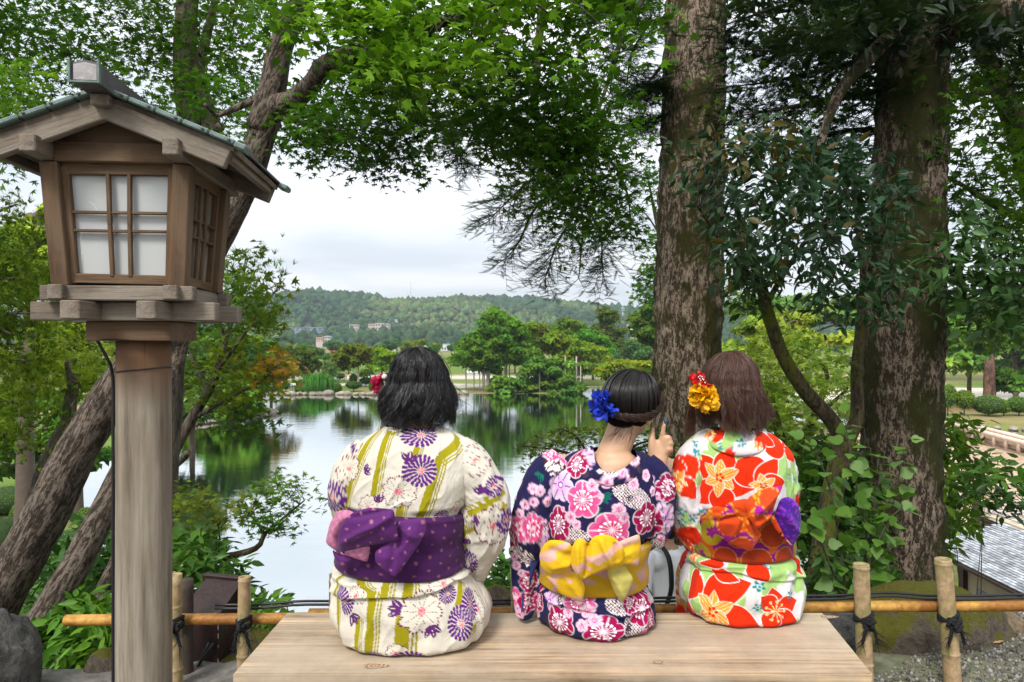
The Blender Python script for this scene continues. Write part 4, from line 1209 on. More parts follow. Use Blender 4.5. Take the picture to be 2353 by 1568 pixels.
t = NT('skin'); t.set(Roughness=.5); t.base(t.attr()); t.b.inputs['Subsurface Weight'].default_value = .12; t.b.inputs['Subsurface Radius'].default_value = (.01, .004, .002)
t.bump(t.noise(t.coord(), 300, 3, .6), .08, .003); M_SKIN = t.m
def face_marks(put, base):
    L = [(put((0, .096, -.078)), np.array([.02, .014, .008]), (.42, .13, .11))]
    for s_ in (-1, 1):
        L.append((put((s_ * .031, .092, -.006)), np.array([.012, .01, .0055]), (.03, .02, .018)))
        L.append((put((s_ * .031, .09, .016)), np.array([.017, .012, .0035]), (.05, .03, .02)))
    return L

def m_hair(name, col, rough=.32):
    t = NT(name); t.set(Roughness=rough); t.b.inputs['Specular IOR Level'].default_value = .42
    info = t.new('ShaderNodeHairInfo'); c = t.mix(info.outputs['Random'], [x * .6 for x in col], [x * 1.5 for x in col]); t.base(c)
    return t.m
def hair_obj(name, pts, radius, mat, parent=None):
    """pts (N,K,3) strands"""
    N, K = pts.shape[:2]
    cu = bpy.data.hair_curves.new(name); cu.add_curves([K] * N)
    cu.position_data.foreach_set('vector', pts.astype(np.float32).ravel())
    ra = cu.attributes.get('radius') or cu.attributes.new('radius', 'FLOAT', 'POINT')
    tt = np.linspace(0, 1, K); rr = radius * (1 - .75 * np.clip((tt - .6) / .4, 0, 1))
    ra.data.foreach_set('value', np.tile(rr, N).astype(np.float32))
    cu.materials.append(mat)
    return link(bpy.data.objects.new(name, cu), parent)

def bob(c, rx, ry, rz, zend, n=9000, K=16, seed=0, crown=(0, -.35), wave=.006, flare=1.08, curl=-.02, spread=.02, lock=64, part_front=.9, blow=(0, 0, 0)):
    """shoulder-clear hair: strands fall from the crown over the skull and hang to zend"""
    r = np.random.default_rng(seed); c = np.asarray(c, float)
    az = r.random(n) * 2 * math.pi - math.pi          # 0 = towards the camera (-y), + to the right
    keep = np.abs(az) < math.pi * .80; az = az[keep]; n = len(az)
    th0 = r.random(n) ** .8 * 1.25; tier = (r.random(n) * 3).astype(int)
    lf = (az / (2 * math.pi) + .5) * lock + tier * .37; lk = np.floor(lf).astype(int); lkc = ((lk + .5 - tier * .37) / lock - .5) * 2 * math.pi; lk = lk * 3 + tier; lkr = np.random.default_rng(seed + 1)
    la, lb, lc, ld = [lkr.normal(size=400)[lk % 400] for _ in range(4)]
    lay = .84 + .13 * r.random(n) ** .5 + .035 * ld
    lay = np.clip(lay, .78, 1.04)
    t = np.linspace(0, 1, K)[None]
    zb = zend + .022 * lc + .02 * r.normal(size=n) * .5 + spread * (1 - lay) * 3
    # arc on the skull then the hang
    hang = np.maximum(c[2] - zb, .02); arc = (1.5 - th0) * rz * 1.15
    tot = arc + hang; s = t * tot[:, None]
    th = np.minimum(th0[:, None] + s / (rz * 1.15), 1.5)
    onarc = s < arc[:, None]
    rad = np.sin(th); zz = np.where(onarc, c[2] + rz * lay[:, None] * np.cos(th), c[2] + rz * lay[:, None] * math.cos(1.5) - (s - arc[:, None]))
    u = np.clip((s - arc[:, None]) / hang[:, None], 0, 1)
    fl = 1 + (flare - 1) * np.sin(u * math.pi * .62) + curl * smooth(.7, 1.0, u) * (1 + .8 * la[:, None]) * 3
    wob = wave * (.25 + u) * (np.sin(s * 34 + la[:, None] * 4 + lb[:, None] * 2) + .4 * np.sin(s * 60 + lb[:, None] * 5)) * (.5 + .5 * np.abs(ld[:, None]))
    azz = az[:, None] + (lkc - az)[:, None] * .62 * smooth(.15, 1.0, t) + (wob * 4.0 + .07 * la[:, None] * u) + .01 * r.normal(size=(n, 1))
    X = c[0] + rx * lay[:, None] * rad * fl * np.sin(azz) + wob * 1.3; Y = c[1] - ry * lay[:, None] * rad * fl * np.cos(azz) + wob * 1.1
    # crown sits behind the top
    shift = (1 - np.clip(th / 1.2, 0, 1)) ; X = X + crown[0] * rx * shift; Y = Y + crown[1] * ry * shift
    pts = np.stack([X, Y, zz], -1) + np.asarray(blow)[None, None] * (u ** 2)[..., None] * (1 + .5 * lb[:, None, None])
    return pts

def flower_ball(c, out, n, size, spread, colf, r=None, cup=.35, name='hair_flower', mat=None, parent=None):
    """a cloth blossom: ruffled petals round a centre, leaning outwards"""
    r = r or np.random.default_rng(4); out = unit(out); A = Acc()
    g = np.linspace(-1, 1, 7); u, v = np.meshgrid(g, np.linspace(0, 1, 6), indexing='ij')
    for k in range(n):
        d = unit(out * (.1 + 1.1 * r.random()) + r.normal(size=3) * .75); 
        if d @ out < -.1: d = unit(d + out)
        w = np.sin(math.pi * np.clip(.12 + .78 * v, 0, 1)) ** .7 * .55; ph = r.random() * 6
        L = np.stack([u * w, v, cup * (u * u * .6 + v * v * .5) + .09 * np.sin(u * 5 + ph) * v + .06 * np.sin(v * 8 + ph)], -1).reshape(-1, 3)
        Fm = frames((unit(r.normal(size=(1, 3)) * .6 + d * .9)), d[None] + .5 * r.normal(size=(1, 3)), r=r)[0]
        V = (L * size * (.7 + .5 * r.random())) @ Fm.T + np.asarray(c) + d * spread * (.25 + .6 * r.random())
        cc = colf(r, np.clip(v.ravel(), 0, 1)); A.add(V, grid_faces(7, 6), cc)
    return A.build(name, mat or M_PETAL, parent)
M_PETAL = m_vcol('silk_petal', .5, .15, spec=.3)
# ------------------------------------------------------------ the three women on the bench
a3 = lambda x, y: (689.4 + .5238 * x, 746.9 + .5239 * y)
a4 = lambda x, y: (1120.3 + .4872 * x, 804.3 + .4873 * y)
CREAM, OLIVE, PURP, MAROON = (.555, .515, .435), (.27, .235, .006), (.095, .014, .16), (.13, .02, .05)
M_HAIRK, M_HAIRB, M_HAIRD = m_hair('black_hair', (.006, .0055, .006), .27), m_hair('brown_hair', (.050, .019, .010), .42), m_hair('dark_hair', (.006, .004, .003), .33)
M_CAP = m_plain('scalp_hair', (.006, .004, .0035), .95, spec=.05)
M_CAPB = m_plain('scalp_hair_brown', (.035, .016, .01), .6)

def stripe(c, U, V, x0, y0, x1, y1, w):
    L = math.hypot(x1 - x0, y1 - y0); ux, uy = (x1 - x0) / L, (y1 - y0) / L
    t = (U - x0) * ux + (V - y0) * uy; s = (-(U - x0) * uy + (V - y0) * ux) / w
    m = (t > -2) & (t < L + 2) & (((s > -.1) & (s < .5)) | ((s > -.3) & (s < -.19)) | ((s > -.5) & (s < -.39)))
    return over(c, m, OLIVE)
def paint1(U, V, m):
    c = np.tile(np.array(CREAM), (len(U), 1))
    def q(x, y): X, Y = a3(x, y); return m(X, Y)
    for (x0, y0, x1, y1, w) in ((335, 440, 215, 815, 50), (405, 470, 335, 775, 46), (520, 520, 435, 860, 36), (700, 500, 610, 590, 58), (612, 585, 522, 870, 58), (190, 1095, 165, 1210, 34), (165, 1205, 235, 1430, 34),
                                (268, 1290, 290, 1450, 44), (350, 1165, 335, 1450, 56), (470, 1260, 465, 1450, 74), (700, 1130, 690, 1260, 52), (250, 1095, 345, 1165, 30), (395, 1130, 390, 1200, 44), (480, 1130, 470, 1205, 60), (760, 1325, 700, 1365, 40)):
        c = stripe(c, U, V, *q(x0, y0), *q(x1, y1), w * .5238)
    for (x0, y0, x1, y1, w) in ((715, 815, 890, 715, 42), (720, 890, 900, 770, 36), (730, 905, 700, 990, 40)):
        c = stripe(c, U, V, *q(x0, y0), *q(x1, y1), w * .5238)
    for (x, y, r, s) in ((238, 620, 62, 1), (435, 735, 64, 1), (775, 580, 68, 1), (520, 1260, 84, 1), (850, 855, 78, 1.05), (690, 815, 52, 1), (310, 800, 50, 1), (275, 1180, 38, 1), (610, 1135, 62, .8), (775, 1240, 58, 1), (430, 1440, 40, 1), (300, 1470, 40, 1)):
        X, Y = q(x, y); c = mum_dots(c, U, V, X, Y, r * .5238, MAROON, s, bg=CREAM)
    for (x, y, r, s) in ((520, 640, 64, 1), (168, 735, 66, 1), (212, 1205, 52, 1.1), (912, 845, 52, 1), (735, 1015, 50, 1.1), (693, 1310, 62, 1.05), (525, 482, 74, .6), (738, 1222, 54, 1), (620, 850, 45, .8), (640, 1180, 48, .7), (350, 1445, 42, .6), (480, 1455, 60, .6), (855, 690, 42, 1)):
        X, Y = q(x, y); c = mum(c, U, V, X, Y, r * .5238, PURP, s, bg=CREAM)
    for (x, y, r, a) in ((475, 600, 46, -1.4), (292, 640, 40, -.3), (352, 780, 40, -1.5), (440, 1250, 50, 3.3), (235, 1270, 52, .9), (560, 1320, 56, 1.3), (800, 720, 52, -1.7), (245, 540, 36, -1), (790, 830, 40, 3.0), (735, 940, 36, -1.6)):
        X, Y = q(x, y); c = leaf3(c, U, V, X, Y, r * .5238, (.09, .02, .12), a)
    return c
WHITE2, NAVY = (.58, .50, .545), (.014, .013, .055)
PINKE, PINKM, MAG, MAGD, VIO = (.66, .10, .29), (.46, .012, .11), (.36, .004, .07), (.13, .004, .06), (.55, .25, .55)
def paint2(U, V, m):
    c = np.tile(np.array(NAVY), (len(U), 1)); c = c * (.8 + .4 * vnoise(np.stack([U * .02, V * .02, 0 * U], -1), 3)[:, None])
    def q(x, y): X, Y = a4(x, y); return m(X, Y)
    k = .4872
    for (x, y, rx, ry, a) in ((680, 695, 105, 48, .45), (325, 530, 60, 48, .3), (420, 880, 70, 40, 0), (268, 860, 34, 66, 0), (690, 1285, 78, 56, -.6), (335, 1150, 66, 34, .1), (610, 1195, 66, 40, 0), (745, 1130, 44, 60, 0), (600, 583, 90, 16, .15), (130, 930, 40, 30, 0), (560, 1375, 100, 26, 0), (175, 960, 50, 40, .8), (790, 900, 40, 30, .2), (300, 1330, 50, 40, .4)):
        X, Y = q(x, y); dx, dy = U - X, V - Y; ca, sa = math.cos(a), math.sin(a)
        e = ((dx * ca + dy * sa) / (rx * k)) ** 2 + ((-dx * sa + dy * ca) / (ry * k)) ** 2
        c = kanoko(c, U, V, np.where(e < 1, 1.0, 0.0))
    for (x, y, r, a) in ((545, 690, 40, .4), (255, 570, 36, 2.5), (505, 770, 46, -.6), (700, 560, 30, .1), (650, 690, 30, 1), (480, 600, 30, -2), (640, 1310, 44, .5), (420, 1150, 36, -1), (585, 1140, 34, 2.6), (230, 720, 26, 2), (160, 790, 26, 1.2)):
        X, Y = q(x, y); c = leaf3(c, U, V, X, Y, r * k, (.005, .12, .09) if (x + y) % 2 else (.05, .03, .045), a)
    for (x, y, r, s) in ((460, 505, 58, 1), (352, 637, 80, 1), (278, 880, 48, 1.2), (812, 770, 66, 1.3), (312, 1180, 62, .9), (140, 1200, 40, 1), (575, 545, 30, .6)):
        X, Y = q(x, y); c = plum(c, U, V, X, Y, r * k, WHITE2, (.58, .26, .56), (.05, .02, .16), s, 6, 0, False, .7)
        d, aa = pol(U, V, X, Y, 0, s); c = over(c, d < r * k * .13, (.75, .5, .7)); c = over(c, (np.abs(d - r * k * .15) < 1.0), (.05, .02, .16))
    for (x, y, r, s) in ((372, 480, 52, .8), (462, 708, 76, 1), (578, 852, 82, .9), (158, 820, 50, 1.25), (212, 812, 50, 1.35), (445, 1185, 66, .6), (1010, 0, 1, 1), (128, 1160, 30, 1.4), (720, 1340, 50, .9), (300, 480, 40, .7)):
        X, Y = q(x, y); c = plum(c, U, V, X, Y, r * k * 1.12, PINKE, PINKM, WHITE2, s)
    for (x, y, r, s) in ((425, 540, 58, .9), (832, 632, 62, 1), (738, 792, 74, 1), (345, 822, 66, 1.2), (350, 1285, 76, .9), (545, 1325, 80, .75), (705, 1215, 72, 1), (650, 1190, 40, 1), (195, 1080, 44, 1.2), (190, 1180, 50, 1), (110, 880, 34, 1.5), (860, 900, 40, .8), (770, 1275, 44, 1.3)):
        X, Y = q(x, y); c = plum(c, U, V, X, Y, r * k * 1.1, MAG, MAGD, WHITE2, s)
    for (x, y, r) in ((565, 620, 33), (505, 640, 30), (675, 632, 30), (608, 752, 32), (405, 788, 30), (632, 792, 27), (432, 822, 24), (692, 520, 28), (742, 592, 28), (772, 668, 25), (210, 635, 24), (242, 642, 27), (215, 692, 24), (282, 692, 27), (152, 750, 22), (175, 708, 24), (482, 1225, 33), (390, 1235, 28), (512, 1275, 28), (460, 1297, 28), (640, 580, 28), (540, 690, 14), (365, 750, 12), (265, 790, 14), (135, 1010, 24), (160, 1045, 20), (125, 970, 20), (150, 1240, 24), (600, 1010, 20), (800, 870, 24), (700, 700, 10)):
        X, Y = q(x, y); c = plum(c, U, V, X, Y, r * k, WHITE2, (.75, .35, .5), (.5, .2, .4), 1, 5, .5, False)
        d, aa = pol(U, V, X, Y); c = over(c, (d < r * k * .38) & (np.abs(frac(aa * 10 / 6.283) - .5) < .22), (.35, .02, .16))
    return c
W3, GRN, RED, ORA, TEAL = (.56, .535, .54), (.30, .47, .15), (.60, .024, .003), (.66, .27, .035), (.01, .20, .25)
def paint3(U, V, m):
    c = np.tile(np.array(W3), (len(U), 1))
    def q(x, y): X, Y = a4(x, y); return m(X, Y)
    k = .4872
    g = fbm(np.stack([U * .030 + 4, V * .022, 0 * U], -1), 2, 77); c = over(c, soft(g - .56, .02), GRN)
    for (x, y, rx, ry) in ((1085, 480, 40, 60), (1385, 540, 36, 80), (915, 610, 30, 70), (990, 850, 50, 60), (985, 1080, 60, 50), (1150, 1105, 50, 45), (1335, 1060, 60, 50), (1310, 1200, 22, 120), (1215, 560, 20, 40), (930, 1150, 30, 60), (1120, 1320, 60, 14), (1420, 1300, 40, 40)):
        X, Y = q(x, y); e = ((U - X) / (rx * k)) ** 2 + ((V - Y) / (ry * k)) ** 2 + .5 * (vnoise(np.stack([U * .08, V * .08, 0 * U], -1), 5) - .5); c = over(c, e < 1, GRN)
    for (x0, y0, x1, y1, w) in ((1110, 600, 960, 505, 62), (1110, 600, 1150, 455, 52), (1100, 640, 975, 705, 56), (1110, 610, 1265, 650, 66), (1100, 640, 1130, 790, 60), (1190, 520, 1310, 650, 72), (1260, 640, 1352, 505, 46), (1270, 640, 1385, 620, 46), (1300, 480, 1420, 410, 52),
                                (1255, 395, 1340, 450, 30), (1050, 430, 1130, 365, 30), (895, 490, 950, 590, 58), (875, 590, 960, 680, 48), (880, 570, 890, 500, 34), (1010, 1050, 955, 1175, 56), (1020, 1160, 1250, 1095, 70), (1110, 1230, 1280, 1310, 62), (935, 1180, 1000, 1290, 46), (965, 1240, 915, 1150, 34),
                                (1350, 1235, 1330, 1120, 46), (1350, 1225, 1455, 1180, 44), (1350, 1235, 1425, 1310, 44), (1350, 1240, 1295, 1320, 44), (1350, 1225, 1280, 1160, 40), (1065, 1030, 1200, 1090, 30), (1240, 1000, 1305, 1090, 38), (1130, 1010, 1020, 1000, 20), (890, 830, 985, 890, 52), (925, 880, 890, 985, 48), (1440, 960, 1465, 1060, 34), (1430, 650, 1460, 740, 30), (1000, 880, 1040, 960, 40), (1390, 440, 1420, 520, 40), (1150, 800, 1240, 860, 50)):
        f, t, s = tear(U, V, *q(x0, y0), *q(x1, y1), w * k)
        c = over(c, soft(f + 1.4, 1.5), (.9, .86, .84)); c = over(c, soft(f, 1.5), RED)
    for (x, y, r, n) in ((1105, 600, 92, 6), (1290, 640, 62, 5), (868, 605, 62, 6), (1075, 1232, 104, 6), (990, 985, 50, 5), (1050, 395, 34, 5), (1275, 455, 28, 5), (915, 930, 44, 5)):
        X, Y = q(x, y)
        for j in range(n):
            aa = j * 2 * math.pi / n + x * .7; L = r * k * (1 if j % 2 else .86)
            f, t, s = tear(U, V, X, Y, X + L * math.cos(aa), Y + L * math.sin(aa), r * k * .27)
            c = over(c, soft(f + 1.2, 1.5), (.92, .84, .72)); c = over(c, soft(f, 1.4), ORA)
            ln = (np.abs(frac(s / (r * k * .13)) - .5) < .09) & (f > 1.2) & (t > .2); c = over(c, ln * .7, (.92, .75, .5))
        for j in range(5):
            d, _ = pol(U, V, X + r * k * .16 * math.cos(j * 1.26), Y + r * k * .16 * math.sin(j * 1.26)); c = over(c, d < r * k * .075, RED)
    X, Y = q(1350, 1235)
    for j in range(9):
        aa = j * .7; d, _ = pol(U, V, X + 20 * math.cos(aa), Y + 20 * math.sin(aa)); c = over(c, d < 3.2, (.85, .45, .2))
        f, t, s = tear(U, V, X, Y, X + 20 * math.cos(aa), Y + 20 * math.sin(aa), 1.2); c = over(c, f > 0, (.85, .45, .2))
    for (x, y, r) in ((970, 435, 20), (962, 472, 20), (1095, 456, 18), (1200, 442, 22), (895, 747, 24), (985, 745, 24), (945, 770, 22), (900, 797, 20), (1275, 1112, 24), (1415, 1152, 24), (1437, 1095, 20), (1275, 1215, 20), (1305, 1013, 16), (1160, 466, 12), (1412, 600, 18), (1436, 660, 14)):
        X, Y = q(x, y); d, aa = pol(U, V, X, Y, x); rr = r * k * (.72 + .28 * np.cos(5 * aa)); c = over(c, soft(rr - d, 1.5), TEAL); c = over(c, (np.abs(d - r * k * .3) < .9), (.55, .6, .5))
    return c
def obi1(U, V):
    c = np.tile(np.array([.085, .016, .115]), (len(U), 1)); u, v = U * .95 + V * .12, V - U * .1
    a, b = frac(u / 27), frac(v / 27 + .5 * (np.floor(u / 27) % 2)); m = (np.abs(a - .5) < .095) & (np.abs(b - .5) < .10)
    return over(c, m * .8, (.40, .15, .22))
def obi1pink(U, V):
    ch = (np.floor(U / 9 + V / 30) + np.floor(V / 9)) % 2; return np.where(ch[:, None] > 0, np.array([.46, .17, .26]), np.array([.36, .12, .22]))
def obi2(U, V):
    c = np.tile(np.array([.60, .36, .008]), (len(U), 1)); g = vnoise(np.stack([U * .045, V * .075, 0 * U + 3], -1), 8) + .4 * np.sin(U * .05 + V * .09)
    return over(c, soft(g - .80, .05), (.58, .33, .28))
def obi2in(U, V): return np.tile(np.array([.42, .36, .09]), (len(U), 1)) * (1 + .1 * np.sin(V * .3))[:, None]
def obi3(U, V):
    c = np.tile(np.array([.66, .10, .006]), (len(U), 1)); sx, sy = 62, 56; row = np.floor(V / sy); u = U + (row % 2) * sx / 2; col_ = np.floor(u / sx); cx, cy = (col_ + .5) * sx, (row + .5) * sy
    d = np.hypot(u - cx, V - cy); hsh = frac(np.sin(col_ * 12.9 + row * 78.2) * 437.5)
    bg = vnoise(np.stack([U * .03, V * .03, 0 * U + 1], -1), 9); c = over(c, bg > .52, (.30, .004, .20))
    c = over(c, d < 28, (.50, .045, .004)); c = over(c, (d < 28) & (hsh > .72), (.50, .36, .01))
    c = over(c, np.abs(d - 27.5) < 1.0, (.62, .30, .02))
    aa = np.arctan2(V - cy, u - cx); fl = (hsh > .72) & (d < 13 * (.55 + .45 * np.abs(np.cos(2.5 * aa)))); return over(c, fl, (.36, .01, .22))
def obi3p(U, V):
    c = np.tile(np.array([.05, .006, .20]), (len(U), 1)); s = vnoise(np.stack([U * .35, V * .35, 0 * U], -1), 4); return over(c, soft(s - .72, .08), (.22, .02, .42))

def clothe(person, T, Y0, Y1, fold_Y, paint, mat, seed, ny=300, nb=300, nf=60, obi=(0, 0), cut=None):
    """the kimono's trunk, with the tuck fold below the sash and soft creases"""
    Yt = lambda p: Y0 + 0 * p
    def off(phi, v, Y):
        u = T.row(Y)[1] * phi
        cr = (fbm(np.stack([u * .016, Y * .010, 0 * u + seed], -1), 4, seed) - .5) * .020
        rg = 1 - np.abs(2 * fbm(np.stack([u * .022 + Y * .008, Y * .012 - np.abs(u) * .006, 0 * u + seed * 2], -1), 2, seed + 4) - 1); cr = cr + .0045 * (rg ** 5 - .2)
        cr = cr + .003 * np.sin(u * .09 + Y * .035 + seed) * smooth(fold_Y - 120, fold_Y - 60, Y)
        dia = .004 * np.sin((Y * .9 + np.abs(u) * .5) * .055 + seed) * smooth(fold_Y + 20, fold_Y + 60, Y)
        fy = fold_Y + 14 * np.sin(phi * 1.3 + seed) + 4 * np.sin(phi * 5); lip = .010 * (1 - smooth(fy, fy + 4, Y))
        pleat = .003 * np.sin(Y * .22 + phi * 2.5) * (1 - smooth(fy, fy + 4, Y))
        seam = -.0025 * np.exp(-(u / 2.0) ** 2)
        inside = smooth(obi[0] - 14, obi[0] + 4, Y) * (1 - smooth(obi[1] - 6, obi[1] + 6, Y)); below = smooth(obi[1] - 6, obi[1] + 8, Y)
        return (cr + dia + seam) * (1 - inside) - .010 * inside + (lip + pleat) * below
    V, F, U, Vv = loft_cloth(T, Y0, Y1, ny, nb, nf, off)
    col = paint(U, Vv, T.toUV)
    n0 = len(V); ph_n = len(phis(nb, nf)); 
    V = np.vstack([V, V[np.arange(ph_n) * ny + ny - 1].mean(0)]); col = np.vstack([col, col[-1:]])
    i = np.arange(ph_n); j = (i + 1) % ph_n
    bot = np.stack([i * ny + ny - 1, j * ny + ny - 1, np.full(ph_n, n0)], -1)
    if cut is not None:
        inn = in_poly(np.stack([U, Vv], -1), np.array([T.toUV(*c_) if c_[1] > 1035 else (c_[0], 1000) for c_ in cut], float)); F = F[~inn[F].any(1)]
    return under(obj('kimono', V, [F, bot], mat, None, col), person)
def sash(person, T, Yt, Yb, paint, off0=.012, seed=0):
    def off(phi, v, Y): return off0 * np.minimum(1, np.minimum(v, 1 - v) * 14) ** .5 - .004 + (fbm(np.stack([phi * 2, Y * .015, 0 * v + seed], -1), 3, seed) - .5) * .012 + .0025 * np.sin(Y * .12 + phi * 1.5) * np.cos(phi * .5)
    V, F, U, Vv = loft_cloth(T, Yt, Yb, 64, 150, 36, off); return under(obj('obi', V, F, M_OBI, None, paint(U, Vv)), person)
def flap(person, name, poly, d, paint, conv, **kw):
    V, F, U, Vv = pillow([conv(*p) for p in poly], d, **kw); return under(obj(name, V, F, M_OBI, None, paint(U, Vv)), person)
def part(person, name, g, mat, paint):
    V, F, U, Vv = g; return under(obj(name, V, F, mat, None, paint(U, Vv, lambda X, Y: (X, Y))), person)
def skirt(person, cx, y0, z0, yk, paint, hw, mat, seed):
    p = np.array([(cx, y0 - .02, z0 + .10, hw, .085), (cx, y0 + .14, z0 + .098, hw, .09), (cx, yk - .05, z0 + .07, hw * .92, .085), (cx, yk + .03, z0 - .02, hw * .88, .08), (cx, yk + .03, z0 - .2, hw * .85, .075), (cx, yk + .01, .06, hw * .95, .085)])
    q = spline(p, 70); tg = unit(np.gradient(q[:, :3], axis=0)); e1 = np.array([1.0, 0, 0]); e2 = np.cross(e1, tg); na = 72; a = np.arange(na) * 2 * math.pi / na
    f = .006 * np.sin(a[:, None] * 6 + seed) * np.linspace(.2, 1.4, 70)[None]
    V = q[None, :, :3] + e1 * (np.cos(a)[:, None] * (q[None, :, 3] + f))[..., None] + e2[None] * (np.sin(a)[:, None] * (q[None, :, 4] + f))[..., None]
    V = V.reshape(-1, 3); V[:, 2] = np.maximum(V[:, 2], .012)
    U = 1176.5 + V[:, 0] * FOC / y0 + 60; Vv = 1200 + np.tile(np.linspace(0, 500, 70), na); Vv = 1060 + (Vv - 1060) % 380
    return under(obj('kimono_skirt', V, grid_faces(na, 70, True), mat, None, paint(U, Vv, lambda X, Y: (X, Y))), person)
def base_body(A, cx, cy, yk, headc, headrot, neck, arms, sh, hs=1.0):
    limb(A, [(cx, cy, BZ + .11), (cx, cy - .01, BZ + .28), (cx, cy, BZ + .42)], [.10, .09, .085]); ell(A, (cx, cy + .01, BZ + .1), (.135, .10, .09))
    ell(A, (cx, cy - .005, BZ + .40), (.12, .08, .10))
    for s in (-1, 1):
        limb(A, [(cx + s * .075, cy + .03, BZ + .09), (cx + s * .07, yk, BZ + .07), (cx + s * .065, yk + .02, BZ - .16), (cx + s * .065, yk + .005, .07)], [.075, .052, .045, .032])
        limb(A, [(cx + s * .065, yk - .03, .04), (cx + s * .07, yk + .05, .035), (cx + s * .072, yk + .13, .025)], [.032, .03, .022])
    limb(A, neck, [.07] + [.047] * (len(neck) - 1))
    put = head(A, headc, headrot, hs)
    for pts, rad in arms: limb(A, pts, rad)
    return put
def hand(A, w, fwd, up, side, s=1.0, curl=.9):
    """a relaxed hand from wrist w: fwd along the palm, up = back of the hand, side = thumb side"""
    fwd, up, side = map(lambda v: unit(np.array(v, float)), (fwd, up, side)); w = np.asarray(w, float)
    pc_ = w + fwd * .045 * s
    for u in (-1, 0, 1): limb(A, [w + side * u * .012, pc_ + side * u * .022, w + fwd * .085 * s + side * u * .026], [.016, .015, .011], 10)
    for j, (o, L) in enumerate(((.033, .068), (.012, .076), (-.010, .071), (-.031, .056))):
        b = w + fwd * .082 * s + side * o * s; p = [b]; ang = 0
        for q, l in enumerate((.45, .32, .23)):
            ang += curl * (.35 + .12 * q + .05 * j); p.append(p[-1] + (fwd * math.cos(ang) - up * math.sin(ang)) * L * l * s)
        limb(A, p, [.0088, .0085, .008, .0068], 9)
    b = w + fwd * .022 * s + side * .028 * s
    limb(A, [b, b + (side * .6 + fwd * .7 - up * .2) * .034 * s, b + (side * .45 + fwd * 1.1 - up * .55) * .058 * s], [.0125, .0105, .008], 9)

SKIN = (.50, .29, .18)
